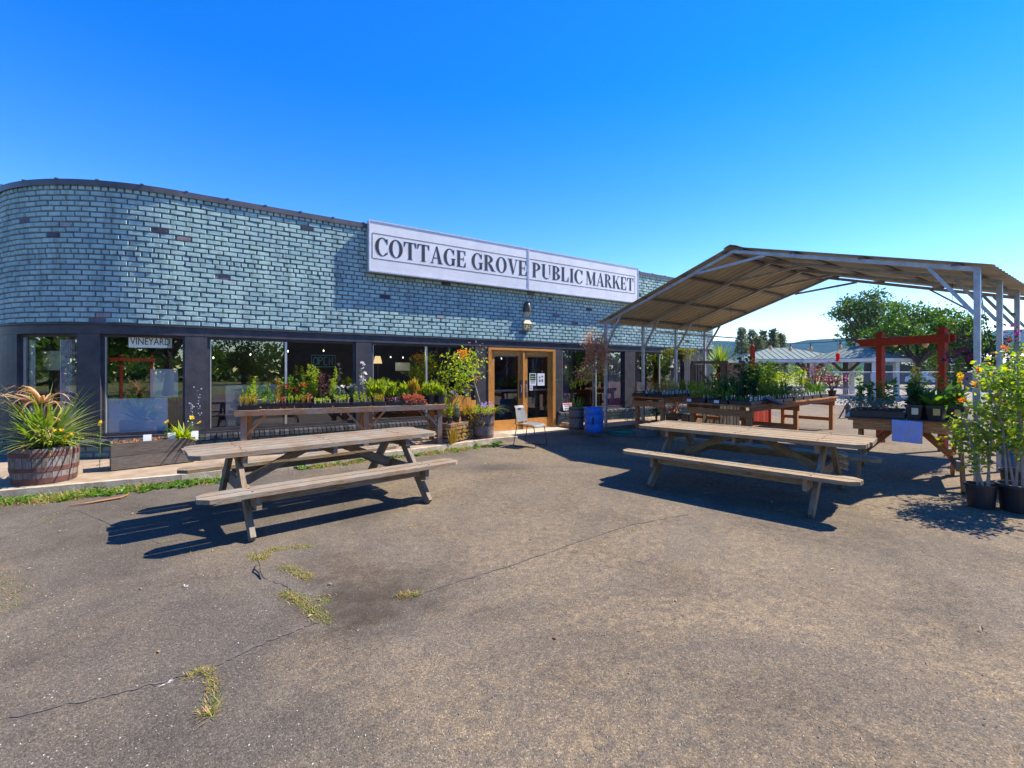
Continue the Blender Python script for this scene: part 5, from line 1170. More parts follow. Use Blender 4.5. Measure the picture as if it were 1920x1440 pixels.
# tub and hose
p_ = G(1211, 818); t = thing('grey_tub', 'shallow pale grey plastic tub with a seedling on the ground by the plank table', 'tub', tuple(p_)); rr_ = math.radians(33)
T = frame(p_, rr_); m_ = MB()
def rr4(a, c, z): return [T(-a, -c, z), T(a, -c, z), T(a, c, z), T(-a, c, z)]
Ls = [rr4(.2, .13, .003), rr4(.25, .17, .15), rr4(.27, .19, .15), rr4(.27, .19, .165), rr4(.245, .165, .165), rr4(.2, .14, .05)]
m_.quad(*Ls[0]); 
for A, C in zip(Ls[:-1], Ls[1:]):
    for k in range(4): m_.quad(A[k], A[(k + 1) % 4], C[(k + 1) % 4], C[k])
m_.quad(*Ls[-1]); m_.build('basin', 'tub', t)
L, S = fol('leafy', lambda u, v, z: T(u, v, z + .05), .2, .2, .3, 4, .09); L.build('seedling', 'l_dark', t)
hp_ = []
for k in range(90): a = k * .42; r_ = .34 + .08 * math.sin(k * .11); hp_.append((2.85 + r_ * 1.25 * math.cos(a), 11.2 + r_ * .7 * math.sin(a), .02 + .0009 * k + .01 * math.sin(k)))
m_ = MB(); m_.tube(hp_, .012, 7); tag(m_.build('garden_hose', 'hose', origin=(2.85, 11.2, 0)), 'coiled green garden hose on the ground behind the first canopy post', 'hose')
# ------------------------------------------------------------------ plank tables under the canopy
def ptable(label, nl, e1, L, wd, zt, ends, mt='redwood'):
    e1 = Vector((*e1, 0)).normalized(); e2 = Vector((-e1.y, e1.x, 0)); nl = Vector((*nl, 0))
    Q = lambda u, v, z: nl + e1 * u + e2 * v + Vector((0, 0, z))
    t = thing('plank_table', label, 'market table', tuple(Q(L / 2, wd / 2, 0)), 'plank tables under the canopy')
    m_ = MB(); n = int(wd / .145)
    for k in range(n): m_.bar(Q(-.04, wd * (k + .5) / n, zt - .018), Q(L + .04, wd * (k + .5) / n, zt - .018), wd / n - .008, .034)
    for v in (.06, wd - .06): m_.bar(Q(.02, v, zt - .082), Q(L - .02, v, zt - .082), .04, .09)
    m_.build('top', mt, t)
    for u in ends:
        for v in (.12, wd - .12):
            m_ = MB(); m_.bar(Q(u, v, 0.0), Q(u, v, zt - .13), .085, .085, up=e1); m_.build('leg', mt, t)
        m_ = MB(); m_.bar(Q(u - .065, .02, zt - .17), Q(u - .065, wd - .02, zt - .17), .04, .13); m_.build('end_beam', mt, t)
        m_ = MB(); m_.bar(Q(u, .165, .28), Q(u, wd - .165, .28), .04, .09); m_.build('crossbar', mt, t)
    return Q, math.atan2(e1.y, e1.x)
AQ, arz = ptable('red brown plank table of seedling trays closest to the shop wall under the canopy', (3.60, 10.75), (.82, .57), 2.7, 1.0, .93, (.1, 2.6))
BQ2, brz2 = ptable('long red brown plank table crowded with trays in the middle of the canopy', (4.67, 8.82), (.77, .638), 5.3, 1.42, .89, (.12, 2.6, 5.15))
BZT, AZT = .891, .931
for q, (u, v, st, lm_, h, n, ls, lab) in enumerate((
    (.24, .26, 'sprout', 'l_purple', .06, 30, .035, 'tray of purple specks of seedlings on the outer corner of the wall table'),
    (.24, .74, 'sprout', 'l_purple', .06, 30, .035, 'tray of purple specks of seedlings on the shop side of the wall table end'),
    (.76, .26, 'sprout', 'l_grey', .09, 30, .045, 'tray of grey green seedlings with white tags second from the end of the wall table'),
    (.76, .74, 'feather', 'l_yellow', .26, 26, .06, 'tray of tall yellow grassy seedlings against the purple curtains'),
    (1.28, .26, 'sprout', 'l_mid', .10, 30, .05, 'tray of green seedlings third from the end of the wall table beside the gap'),
    (1.28, .74, 'feather', 'l_lime', .24, 26, .06, 'tray of lime grassy seedlings third from the end of the wall table against the wall'),
    (1.85, .3, 'leafy', 'l_mid', .2, 20, .08, 'tray of leafy greens far along the wall table beside the gap'),
    (1.85, .74, 'leafy', 'l_mid', .25, 20, .08, 'tray of leafy greens far along the wall table against the wall'))):
    tray(lab, tuple(AQ(u, v, AZT)), arz, (.48, .44), st, lm_, h, n, ls, tags=8 if st == 'sprout' else 3, stemm='l_mid')
rows = [.24, .78, 1.34, 1.9, 2.5, 3.1, 3.7, 4.35]
kinds = {
 (0, 0): ('sprout', 'l_mid', .05, 30, .035, 'tray of tiny seedlings with a row of white tags on the long table corner', 11),
 (0, 1): ('leafy', 'l_mid', .17, 12, .09, 'tray of broad dark leaves with a white price card midway on the table end', 3),
 (0, 2): ('feather', 'l_lime', .30, 14, .07, 'tray of feathery light green plants on the shop side corner of the long table', 4),
 (1, 0): ('sprout', 'l_mid', .07, 26, .04, 'tray of low green seedlings beside the tipped lid on the long table edge', 8),
 (1, 1): ('leafy', 'l_dark', .30, 14, .12, 'tray of dark broad leaves second row in the middle of the long table', 2),
 (1, 2): ('feather', 'l_mid', .34, 14, .07, 'tray of feathery green plants second row on the shop side of the long table', 2),
 (2, 0): ('feather', 'l_mid', .26, 16, .07, 'tray of fine green plants just past the tipped blue lid on the long table', 5),
 (2, 1): ('dark', 'l_dark', .42, 7, .12, 'tray of dark bushy plants third row in the middle of the long table', 2),
 (2, 2): ('tall', 'l_mid', .36, 10, .09, 'tray of mixed green plants third row on the shop side with pale blooms', 2),
 (3, 0): ('feather', 'l_mid', .28, 18, .07, 'tray of ferny green plants fourth along the outer edge of the long table', 5),
 (3, 1): ('tall', 'l_lime', .45, 8, .08, 'tray of lime yellow shrubs in the fourth row of the long table', 2),
 (3, 2): ('tall', 'l_dark', .50, 8, .10, 'tray of dark shrubs in the fourth row on the shop side of the long table', 1),
 (4, 0): ('bush', 'l_grey', .22, 8, .07, 'tray of grey green trailing plants spilling over the outer edge of the long table', 3),
 (4, 1): ('tall', 'l_lime', .50, 8, .08, 'tray of bright yellow green shrubs in the fifth row of the long table', 1),
 (4, 2): ('tall', 'l_mid', .46, 8, .09, 'tray of green shrubs in the fifth row on the shop side of the long table', 1),
 (5, 0): ('sprout', 'l_purple', .10, 26, .05, 'tray of dark seedlings with blue white tags near the far end of the long table', 8),
 (5, 1): ('rosette', 'l_mid', .30, 8, .08, 'tray of broad leaved rosettes near the far end of the long table', 1),
 (5, 2): ('tall', 'l_red', .50, 8, .07, 'tray of pink red leaved shrubs in the sixth row on the shop side', 1),
 (6, 0): ('sprout', 'l_mid', .12, 26, .05, 'tray of green tagged seedlings next to the far corner of the long table', 7),
 (6, 1): ('tall', 'l_purple', .40, 9, .07, 'tray of purple leaved plants in the seventh row of the long table', 1),
 (6, 2): ('tall', 'l_pinkred', .55, 8, .07, 'tray of copper red shrubs in the seventh row on the shop side', 1),
 (7, 0): ('leafy', 'l_mid', .2, 18, .08, 'tray of leafy greens with white tags on the very far corner of the long table', 6),
 (7, 1): ('tall', 'l_purple', .38, 9, .07, 'tray of dark purple plants with magenta blooms at the far end of the long table', 1),
 (7, 2): ('tall', 'l_dark', .4, 8, .08, 'tray of dark green plants at the far shop side of the long table', 1)}
for (i, j), (st, lm_, h, n, ls, lab, tg) in kinds.items():
    if (i, j) in ((3, 2), (4, 2), (5, 2), (6, 2), (7, 2), (6, 1), (7, 1)): continue
    u, v = rows[i], (.24, .70, 1.17)[j]
    tray(lab, tuple(BQ2(u, v, BZT)), brz2, (.50, .42), st, lm_, h * (1.2 if st != 'sprout' else 1), int(n * (1.7 if st != 'sprout' else 1)), ls, tags=tg, d=.07, flower='f_magenta' if (i, j) == (7, 1) else ('f_white' if (i, j) == (2, 2) else None), nf=6)
# shallow blue grey lid tipped over the table edge
lp = BQ2(.86, -.06, BZT + .09); m_ = MB(); e1 = Vector((.77, .638, 0)); e2 = Vector((-.638, .77, 0)); s1 = (e1 * .35 - e2 * .22 + Vector((0, 0, -.14))); s2 = e2 * .2 + e1 * .05
q0 = BQ2(.62, -.02, BZT + .11)
for (a, c) in (((0, 0), (1, 0)),): 
    n_ = s1.cross(s2).normalized() * .03
    m_.hexa([q0, q0 + s1, q0 + s1 + s2, q0 + s2, q0 + n_, q0 + s1 + n_, q0 + s1 + s2 + n_, q0 + s2 + n_])
tag(m_.build('tray_lid', plain('blue_grey_lid', (.09, .13, .24), (.07, .1, .19), .35), origin=q0), 'blue grey tray lid tipped over the edge of the long table', 'lid')
# price cards on tray fronts
for (u, v, lab) in ((-.036, .70, 'blank white price card on the middle tray of the long table end'), (-.036 + .0, 1.30, 'small white price card on the shop side tray at the long table end')):
    p_ = BQ2(u, v, BZT + .045); m_ = MB(); m_.bar(p_ - e2 * .05, p_ + e2 * .05, .004, .06); tag(m_.build('price_card', 'paper', origin=p_), lab, 'price card', 'price cards on the plant trays')
# taller nursery shrubs standing among and behind the tables
def shrub(label, px, Y, z0, top, wpx, lm_, n, ls, sm='bark', stems=5, group='tall nursery shrubs under the canopy', pot=.14, fl=None, nf=0, cat='shrub', bot=.25):
    p_ = XY(px, Y, z0); zt = HZ(top, Y); wr = wpx * Y / FPX / 2; t = thing('nursery_shrub', label, cat, tuple(p_), group)
    hp_ = pot * 1.6; T = lambda u, v, z: p_ + Vector((u, v, z)); pot_mb(pot, hp_, T).build('pot', 'blackplastic', t)
    s_ = MB(); s_.disc((p_.x, p_.y, p_.z + hp_ * .86), pot * .95); s_.build('soil', 'soil', t)
    S, L = MB(), MB(); b_ = p_ + Vector((0, 0, hp_ * .85)); H_ = zt - b_.z; per = max(1, n // stems)
    for k in range(stems):
        e = b_ + Vector((U(-wr, wr) * .75, U(-wr, wr) * .75, H_ * U(.72, 1.0))); m1 = b_.lerp(e, .5) + Vector((U(-.05, .05), U(-.05, .05), .05)); S.tube([b_ + Vector((U(-.03, .03), U(-.03, .03), 0)), m1, e], [.01, .007, .003], 6, False)
        P = []
        for _ in range(per):
            f = U(bot, 1); q_ = (b_.lerp(m1, f * 2) if f < .5 else m1.lerp(e, f * 2 - 1)); sp_ = wr * .42 * (1.15 - f * .6); P.append(q_ + Vector((R.gauss(0, sp_), R.gauss(0, sp_), R.gauss(0, .04))))
        D = rv(per); D[:, 2] = D[:, 2] * .6 + .15; L.leaves(P, D, NR.uniform(.6, 1.25, per) * ls, .6)
    S.build('stems', sm, t); L.build('foliage', lm_, t)
    if fl:
        f = MB(); flowers(f, [b_ + Vector((U(-wr, wr), U(-wr, wr) - .05, H_ * U(.5, 1))) for _ in range(nf)], .06); f.build('flowers', fl, t)
    return t
def tshrub(label, u, v, top, wpx, lm_, n, ls, **kw):
    p_ = BQ2(u, v, BZT); return shrub(label, CX + FPX * p_.x / p_.y, p_.y, BZT, top, wpx, lm_, n, ls, pot=.1, **kw)
tshrub('tall dark shrub with large glossy leaves in front of the red post', 2.35, 1.18, 664, 50, 'l_dark', 70, .13, stems=4)
tshrub('tall green shrub with small leaves just past the red post', 3.75, 1.2, 668, 50, 'l_mid', 320, .07, stems=6)
tshrub('upright yellow leaved plant with a narrow golden spike', 4.45, .62, 678, 18, 'l_lime', 160, .06, stems=3)
tshrub('bushy bright yellow green shrub in the middle of the display', 4.2, .95, 694, 46, 'l_lime', 280, .065, stems=7)
tshrub('large red leaved shrub in front of the long pavilion', 4.75, .34, 674, 58, 'l_dusky', 380, .05, stems=9)
tshrub('dusky purple shrub with dark magenta blooms at the far corner of the long table', 5.22, .12, 702, 54, 'l_purple', 320, .07, stems=7, fl='f_magenta', nf=10)
tshrub('green leafy shrub in the far row of the long table behind the purple one', 5.1, .72, 704, 44, 'l_mid', 240, .07, stems=6)
tshrub('olive green shrub behind the dark glossy one on the long table', 3.0, 1.2, 688, 44, 'l_mid', 260, .07, stems=6)
shrub('lime green leafy shrub beside the hanging vine', 1296, 13.0, 0, 708, 22, 'l_lime', 130, .09, stems=4)
shrub('dark leaved plant in a pot on the ground under the wall table', 1230, 12.3, 0, 742, 34, 'l_dark', 120, .09, stems=5)
shrub('small dark leaved plant in a pot beside the wall table post', 1262, 13.0, 0, 740, 30, 'l_pinkred', 120, .09, stems=5)
# red planter post, wooden crates beyond the long table
rp = XY(1411, 13.6, 0)
t = thing('red_planter_post', 'single red post with rounded top rising from a red plank planter', 'planter post', tuple(rp)); T = frame(rp, math.radians(33))
m_ = MB(); m_.bar(T(0, 0, .0), T(0, 0, 2.28), .10, .10, up=Vector((1, 0, 0))); m_.lathe([(.056, 2.28), (.05, 2.33), (.03, 2.36), (.001, 2.365)], (rp.x, rp.y, 0), 12); m_.build('post', 'red', t)
m_ = MB()
for k in range(5): m_.bar(T(-.42 + k * .16, -.3, .01), T(-.42 + k * .16, -.3, .5), .15, .025, up=T(0, 1, 0) - rp); m_.bar(T(-.5 + .98, -.24 + k * .12, .01), T(.48, -.24 + k * .12, .5), .025, .11, up=T(0, 1, 0) - rp)
m_.build('planter_planks', 'red', t)
for (px, Y, w_, hh, lab, mt) in ((1272, 12.2, .42, .42, 'pale slatted wooden crate under the long table by the shop wall', 'benchwood'), (1352, 12.6, .95, .72, 'grey slatted pallet box under the long table', 'greywood')):
    p_ = XY(px, Y, 0); T = frame(p_, math.radians(33)); t = thing('pallet_box', lab, 'crate', tuple(p_), 'wooden crates under the tables'); m_ = MB(); k = 0; n_ = max(3, int(w_ / .15))
    for k in range(n_): 
        u = -w_ / 2 + w_ * (k + .5) / n_; m_.bar(T(u, -.25, .0), T(u, -.25, hh), w_ / n_ - .03, .02, up=T(0, 1, 0) - p_); m_.bar(T(u, .25, .0), T(u, .25, hh), w_ / n_ - .03, .02, up=T(0, 1, 0) - p_)
    m_.build('slats', mt, t); m_ = MB()
    for v in (-.225, .225): m_.bar(T(-w_ / 2, v, hh - .06), T(w_ / 2, v, hh - .06), .025, .1)
    for u in (-w_ / 2 + .015, w_ / 2 - .015): m_.bar(T(u, -.21, hh - .06), T(u, .21, hh - .06), .025, .1)
    m_.build('rails', mt, t)
# potted picnic style table with trays at the open side
RQ, rrz = None, None
rnl = Vector((5.02, 6.70, 0)); re1 = Vector((.769, -.639, 0)); re2 = Vector((.639, .769, 0)); RL, RW, RZ = 1.22, .86, .875
RQ = lambda u, v, z: rnl + re1 * u + re2 * v + Vector((0, 0, z)); rrz = math.atan2(re1.y, re1.x)
t = thing('plant_table', 'red brown trestle picnic table holding plants and a lilac cloth near the leafy shrubs', 'market table', tuple(RQ(RL / 2, RW / 2, 0)))
m_ = MB(); 
for k in range(6): m_.bar(RQ(-.06, RW * (k + .5) / 6, RZ - .02), RQ(RL + .06, RW * (k + .5) / 6, RZ - .02), RW / 6 - .006, .036)
for v in (.02, RW - .02): m_.bar(RQ(0, v, RZ - .1), RQ(RL, v, RZ - .1), .04, .12)
m_.build('top', 'redwood', t); m_ = MB(); m_.hexa([RQ(-.1, -.03, RZ), RQ(RL + .08, -.03, RZ), RQ(RL + .08, RW + .03, RZ), RQ(-.1, RW + .03, RZ), RQ(-.1, -.03, RZ + .012), RQ(RL + .08, -.03, RZ + .012), RQ(RL + .08, RW + .03, RZ + .012), RQ(-.1, RW + .03, RZ + .012)]); m_.build('black_tray_liner', 'blackplastic', t)
for u in (.08, RL - .08):
    for (v0, v1) in ((-.26, .22), (RW + .26, RW - .22)):
        m_ = MB(); m_.bar(RQ(u, v0, .012), RQ(u, v1, RZ - .05), .12, .042, up=re1); m_.build('leg', 'redwood', t)
    s_ = 1 if u < .5 else -1
    m_ = MB(); m_.bar(RQ(u + s_ * .045, -.22, .34), RQ(u + s_ * .045, RW + .22, .34), .042, .12); m_.build('end_beam', 'benchwood' if u > .5 else 'redwood', t)
    m_ = MB(); m_.bar(RQ(u + s_ * .045, RW / 2, .36), RQ(RL / 2 + s_ * -.06, RW / 2, RZ - .06), .09, .042, up=re2); m_.build('brace', 'redwood', t)
RZT = RZ + .013
tray('large black tray of bushy grey green herbs at the open end of the trestle table', tuple(RQ(.27, .24, RZT)), rrz, (.62, .36), 'bush', 'l_grey', .20, 9, .06, d=.09, group='plants on the trestle table')
tray('black tray of dark leafy plants behind the grey herbs on the trestle table', tuple(RQ(.30, .64, RZT)), rrz, (.62, .36), 'tall', 'l_mid', .34, 12, .09, d=.09, group='plants on the trestle table', flower='f_red', nf=2)
for (u, v, st, lm_, h, n, ls, fl, lab, tagm) in ((.69, .14, 'tall', 'l_dark', .34, 3, .16, None, 'first square black pot with a pale yellow label on the trestle table edge', 'cream'), (.91, .14, 'rosette', 'l_mid', .36, 2, .12, None, 'square black pot with paddle leaves and an ochre label on the trestle table', 'yellowtag'), (1.12, .13, 'tall', 'l_mid', .30, 4, .10, None, 'square black pot with a tan label on the trestle table edge nearest the post', 'yellowtag'), (.80, .44, 'rosette', 'l_mid', .42, 2, .12, None, 'black pot of large paddle leaves in the second row of the trestle table', None), (1.05, .5, 'rosette', 'l_dark', .46, 3, .11, None, 'black pot of dark broad leaves in the second row of the trestle table', None), (.75, .72, 'tall', 'l_lime', .55, 5, .08, 'f_yellow', 'black pot of lime leaves with a yellow bloom at the back of the trestle table', None), (1.1, .75, 'tall', 'l_mid', .6, 5, .08, None, 'black pot of green shrubby leaves at the back corner of the trestle table', None)):
    p_ = RQ(u, v, RZT); pt_ = potted(lab, tuple(p_), .088, .2, st, lm_, h, n, ls, square=True, group='plants on the trestle table', flower=fl, nf=3, fs=.06, spread=1.4); 
    if tagm:
        pass
for (u, m_n) in ((.69, 'cream'), (.91, 'yellowtag'), (1.12, 'yellowtag')):
    c_ = RQ(u - .005, .14 - .105, RZT + .115); b_ = MB(); b_.bar(c_ - re1 * .035, c_ + re1 * .035, .004, .09); tag(b_.build('pot_label', m_n, origin=c_), {.69: 'pale yellow paper label on the first square pot of the trestle table', .91: 'ochre paper label on the middle square pot of the trestle table', 1.12: 'tan paper label on the square pot nearest the steel post'}[u], 'label', 'labels on the trestle table pots')
for (u, v, z, lab) in ((.93, .2, .62, 'tall mustard yellow bloom on the paddle leaved plant'), (.72, .22, .50, 'pale yellow bloom leaning out over the trestle table'), (1.18, .3, .55, 'yellow trumpet bloom near the steel post')):
    t = thing('yellow_bloom', lab, 'flower', tuple(RQ(u, v, RZT + .15)), 'yellow blooms on the trestle table'); S = MB(); a_ = RQ(u, v + .04, RZT + .17); c_ = RQ(u - .02, v - .02, RZT + z); S.tube([a_, a_.lerp(c_, .5), c_], [.006, .005, .004], 6); S.build('stem', 'l_lime', t)
    f = MB(); n_ = 26; f.leaves(np.array(c_) + NR.normal(size=(n_, 3)) * np.array([.012, .012, .045]), rv(n_) + np.array([0, 0, .9]), .05, .6); f.build('petals', 'l_yellow' if z != .55 else 'f_yellow', t)
# lilac cloth hanging from the table edge
cm = MB(); u0, u1 = .44, .76
for i in range(10):
    for j in range(10):
        def cpnt(i, j): return RQ(u0 + (u1 - u0) * i / 10, -.048 - .012 * math.sin(i * 1.3 + j * .4) - (.012 if j > 0 else -.02), RZ + .005 - .30 * j / 10 - .012 * (i / 10))
        cm.quad(cpnt(i, j), cpnt(i, j + 1), cpnt(i + 1, j + 1), cpnt(i + 1, j))
tag(cm.build('lilac_cloth', 'lilac', origin=RQ(.6, -.05, RZ - .2), smooth=True), 'plain lilac cloth hanging over the front edge of the trestle table', 'cloth')

# ------------------------------------------------------------------ potted shrubs at the near post
def fore_shrub(label, p_, pr, ph, stems, top, wr, n, ls, cx=0.0, flowers_n=10, leafm='l_lime'):
    t = thing('potted_shrub', label, 'potted shrub', tuple(p_), 'leafy shrubs in black pots by the steel post'); T = lambda u, v, z: p_ + Vector((u, v, z))
    m_ = MB(); m_.lathe([(.001, .004), (pr * .84, .004), (pr * .97, ph * .9), (pr * 1.05, ph * .905), (pr * 1.05, ph), (pr * .97, ph), (pr * .93, ph * .8)], p_, 30); m_.build('pot', 'blackplastic', t, smooth=False)
    m_ = MB(); m_.disc((p_.x, p_.y, ph * .84), pr * .95); m_.build('soil', 'soil', t)
    S, L, L2 = MB(), MB(), MB(); tips = []
    for k in range(stems):
        b_ = T(U(-pr, pr) * .5, U(-pr, pr) * .5, ph * .83); a = 2 * PI * k / stems; e = T(cx + wr * .8 * math.cos(a) * U(.4, 1), wr * .7 * math.sin(a) * U(.3, 1), top * U(.8, 1)); m1 = b_.lerp(e, .45) + Vector((U(-.06, .06), U(-.06, .06), .1)); S.tube([b_, m1, e], [.013, .009, .004], 7, False); tips.append((b_, m1, e))
        for _ in range(7):
            f = U(.25, .95); q_ = b_.lerp(m1, f * 2) if f < .5 else m1.lerp(e, f * 2 - 1); e2_ = q_ + Vector((U(-1, 1), U(-1, 1), U(-.1, .7))).normalized() * U(.15, .36); S.tube([q_, e2_], [.005, .002], 5, False); tips.append((q_, q_.lerp(e2_, .5), e2_))
    per = n // len(tips)
    for (b_, m1, e) in tips:
        P = []
        for _ in range(per):
            f = U(.3, 1); q_ = b_.lerp(m1, f * 2) if f < .5 else m1.lerp(e, f * 2 - 1); P.append(q_ + Vector((R.gauss(0, .05), R.gauss(0, .05), R.gauss(0, .05))))
        D = rv(per); D[:, 2] = D[:, 2] * .6 + .1; h_ = int(per * .62); sz = NR.uniform(.55, 1.3, per) * ls
        L.leaves(P[:h_], D[:h_], sz[:h_], .75, .2); L2.leaves(P[h_:], D[h_:], sz[h_:], .7, .25)
    S.build('stems', 'palebark', t); L.build('foliage', leafm, t); L2.build('dark_foliage', 'l_mid', t)
    f = MB(); 
    for _ in range(flowers_n): b_, m1, e = R.choice(tips); f.leaves([e + Vector((U(-.03, .03), U(-.05, .02), U(-.04, .04)))] * 7, rv(7), .055, .8)
    f.build('orange_flowers', 'f_orange', t)
g1 = G(1850, 953); g2 = Vector((5.52, 4.98, 0))
fore_shrub('tall leafy shrub with yellowing leaves in the smaller black pot nearest the trestle table', Vector((5.36, 5.20, 0)), .135, .27, 4, 1.25, .38, 800, .055, .02, 2)
fore_shrub('tallest leafy shrub with orange trumpet flowers in the large black pot by the photo edge', Vector((5.66, 5.05, 0)), .20, .30, 7, 1.90, .50, 2100, .056, .02, 9)
fore_shrub('leafy shrub half hidden behind the other two pots under the canopy edge', Vector((6.45, 5.78, 0)), .18, .3, 5, 1.7, .5, 1100, .058, 0, 4, 'l_lime')
dp = Vector((7.15, 6.35, 0)); t = thing('blue_drum', 'blue plastic drum half hidden behind the leafy shrubs by the steel post', 'drum', tuple(dp)); m_ = MB()
m_.lathe([(.001, .002), (.2, .002), (.215, .03), (.225, .2), (.218, .215), (.225, .23), (.225, .42), (.218, .435), (.225, .45), (.222, .56), (.21, .60), (.001, .59)], dp, 24); m_.build('shell', 'blue', t, smooth=True)

# ------------------------------------------------------------------ red arbour and hanging baskets
def arbour(label, P1, P2, hh, ov, group=None):
    P1, P2 = Vector(P1), Vector(P2); d_ = (P2 - P1).normalized(); t = thing('red_arbour', label, 'arbour', tuple(P1.lerp(P2, .5)), group); up = Vector((0, 0, 1)); nn = Vector((-d_.y, d_.x, 0))
    for p_ in (P1, P2):
        m_ = MB(); m_.bar(p_, p_ + up * hh, .115, .115, up=nn); m_.build('post', 'red', t)
        m_ = MB(); q_ = p_ + up * (hh + .001); m_.bar(q_, q_ + up * .03, .15, .15, up=nn); m_.lathe([(.07, .03), (.045, .07), (.001, .09)], q_, 4); m_.build('post_cap', 'red', t)
    for s_ in (-.09, .09):
        z = hh - .16; m_ = MB(); a, c = P1 - d_ * ov + nn * s_ + up * z, P2 + d_ * ov * .4 + nn * s_ + up * z; m_.bar(a, c, .04, .16); tip = a - d_ * .14
        m_.hexa([a + nn * .02 - up * .02, a - nn * .02 - up * .02, tip - nn * .02 + up * .05, tip + nn * .02 + up * .05, a + nn * .02 + up * .08, a - nn * .02 + up * .08, tip - nn * .02 + up * .08, tip + nn * .02 + up * .08]); m_.build('beam', 'red', t)
    return t
arbour('red painted timber arbour standing behind the trestle table', XY(1651, 10.0), XY(1768, 8.9), 2.36, .38)
arbour('second red timber arbour standing across the lot, mirrored in the vineyard sign window', (-4.6, -10.8, 0), (-3.4, -11.0, 0), 2.3, .38)
t = thing('hanging_basket', 'hanging basket of trailing magenta bougainvillea behind the steel posts', 'hanging basket', (8.1, 7.9, 1.6)); hb = Vector((8.05, 7.8, 1.75))
m_ = MB(); m_.lathe([(.001, -.2), (.14, -.16), (.2, -.02), (.21, .0), (.19, -.01)], hb, 18); m_.build('basket', 'soil', t)
S = MB(); top_ = Vector((hb.x, hb.y, 2.85))
for a in (0, 2.1, 4.2): S.tube([hb + Vector((.2 * math.cos(a), .2 * math.sin(a), 0)), top_], .005, 5)
S.build('hanger', 'wire', t)
L, F2 = MB(), MB(); S = MB()
for k in range(16):
    a = U(0, 6.28); r_ = U(.25, .68); e = hb + Vector((r_ * math.cos(a), r_ * math.sin(a) * .8, U(-.25, .62))); m1 = hb.lerp(e, .5) + Vector((0, 0, .12)); S.tube([hb, m1, e], [.008, .006, .003], 5, False)
    n_ = 34; P = np.array(m1.lerp(e, .4)) + NR.normal(size=(n_, 3)) * .12; L.leaves(P, rv(n_), NR.uniform(.05, .1, n_), .6)
    n_ = 26; P = np.array(e) + NR.normal(size=(n_, 3)) * .07; F2.leaves(P, rv(n_), NR.uniform(.035, .06, n_), .8)
S.build('stems', 'bark', t); L.build('foliage', 'l_dark', t); F2.build('flowers', 'f_magenta', t)
vb = XY(1274, 14.6, HZ(668, 14.6)); t = thing('hanging_vine', 'hanging pot of yellow green trailing vine at the shop corner under the lintel', 'hanging plant', tuple(vb)); m_ = MB(); m_.lathe([(.001, -.12), (.14, -.1), (.18, .05), (.16, .04)], vb, 16); m_.build('pot', 'blackplastic', t)
S = MB(); S.tube([vb + Vector((0, 0, .04)), vb + Vector((0, 0, .42))], .005, 5); S.build('hanger', 'wire', t)
L = MB()
for k in range(46):
    a = U(0, 6.28); r_ = U(.15, .62); n_ = 16; z1 = -U(.1, .75); P = [vb + Vector((r_ * math.cos(a) * min(1, f * 2.2), r_ * .6 * math.sin(a) * min(1, f * 2.2), .18 + (z1) * max(0, f - .3) + .08 * math.sin(f * 3))) for f in [q / n_ for q in range(n_)]]; D = rv(n_) * .6; D[:, 2] -= .5; L.leaves(P, D, NR.uniform(.05, .09, n_), .55)
L.build('foliage', 'l_vine', t)
# grey wooden porch rail with brown panel, big yucca, behind the shop corner
t = thing('porch_gate', 'grey weathered timber porch rail with a diagonal brace at the shop corner', 'gate', tuple(XY(1326, 14.2))); Yp = 14.2
def PP(px, py, dy=0): return XY(px, Yp + dy, HZ(py, Yp + dy))
m_ = MB(); m_.bar(PP(1296, 679.5), PP(1360, 679.5), .08, .08); m_.bar(PP(1296, 719), PP(1356, 719), .06, .08); m_.build('rail', 'greywood', t)
for px in (1298, 1355): m_ = MB(); p_ = XY(px, Yp); m_.bar(p_, PP(px, 682), .1, .1, up=Vector((0, 1, 0))); m_.build('post', 'greywood', t)
m_ = MB(); m_.bar(PP(1313, 697, -.06), PP(1336, 722, -.06), .05, .1, up=Vector((0, 1, 0))); m_.build('brace', 'greywood', t)
m_ = MB()
for px in (1303, 1308, 1313, 1318): m_.bar(PP(px, 684, .05), PP(px, 717, .05), .06, .02, up=Vector((0, 1, 0)))
m_.build('pickets', 'greywood', t)
t = thing('board_fence', 'brown board panel on posts beside the grey porch rail', 'panel', tuple(XY(1378, 14.4))); Yp = 14.4
m_ = MB(); 
for k in range(4): z0, z1 = HZ(718, Yp), HZ(680, Yp); zz_ = z0 + (z1 - z0) * (k + .5) / 4; m_.bar(XY(1364, Yp, zz_), XY(1392, Yp, zz_), .03, (z1 - z0) / 4 - .01)
m_.build('boards', 'benchwood', t)
for px in (1361, 1391): m_ = MB(); m_.bar(XY(px, Yp + .08), XY(px, Yp + .08, HZ(676, Yp)), .1, .1, up=Vector((0, 1, 0))); m_.build('post', 'greywood', t)
yb = XY(1349, 14.95); t = thing('yucca_tree', 'tall spiky yucca with a fan of sword leaves behind the grey porch rail', 'yucca', tuple(yb)); m_ = MB(); yh = HZ(688, 14.95); m_.tube([yb, yb + Vector((.03, 0, yh * .5)), yb + Vector((0, 0, yh))], [.13, .11, .09], 9); m_.build('trunk', 'bark', t)
L, D_ = MB(), MB()
for _ in range(120):
    a = U(0, 6.28); el = U(-.1, 1.5); L.strap(yb + Vector((0, 0, yh + U(-.12, .06))), (math.cos(a) * math.cos(el), math.sin(a) * math.cos(el), math.sin(el)), U(.6, .92), .06, U(.05, .25), 4)
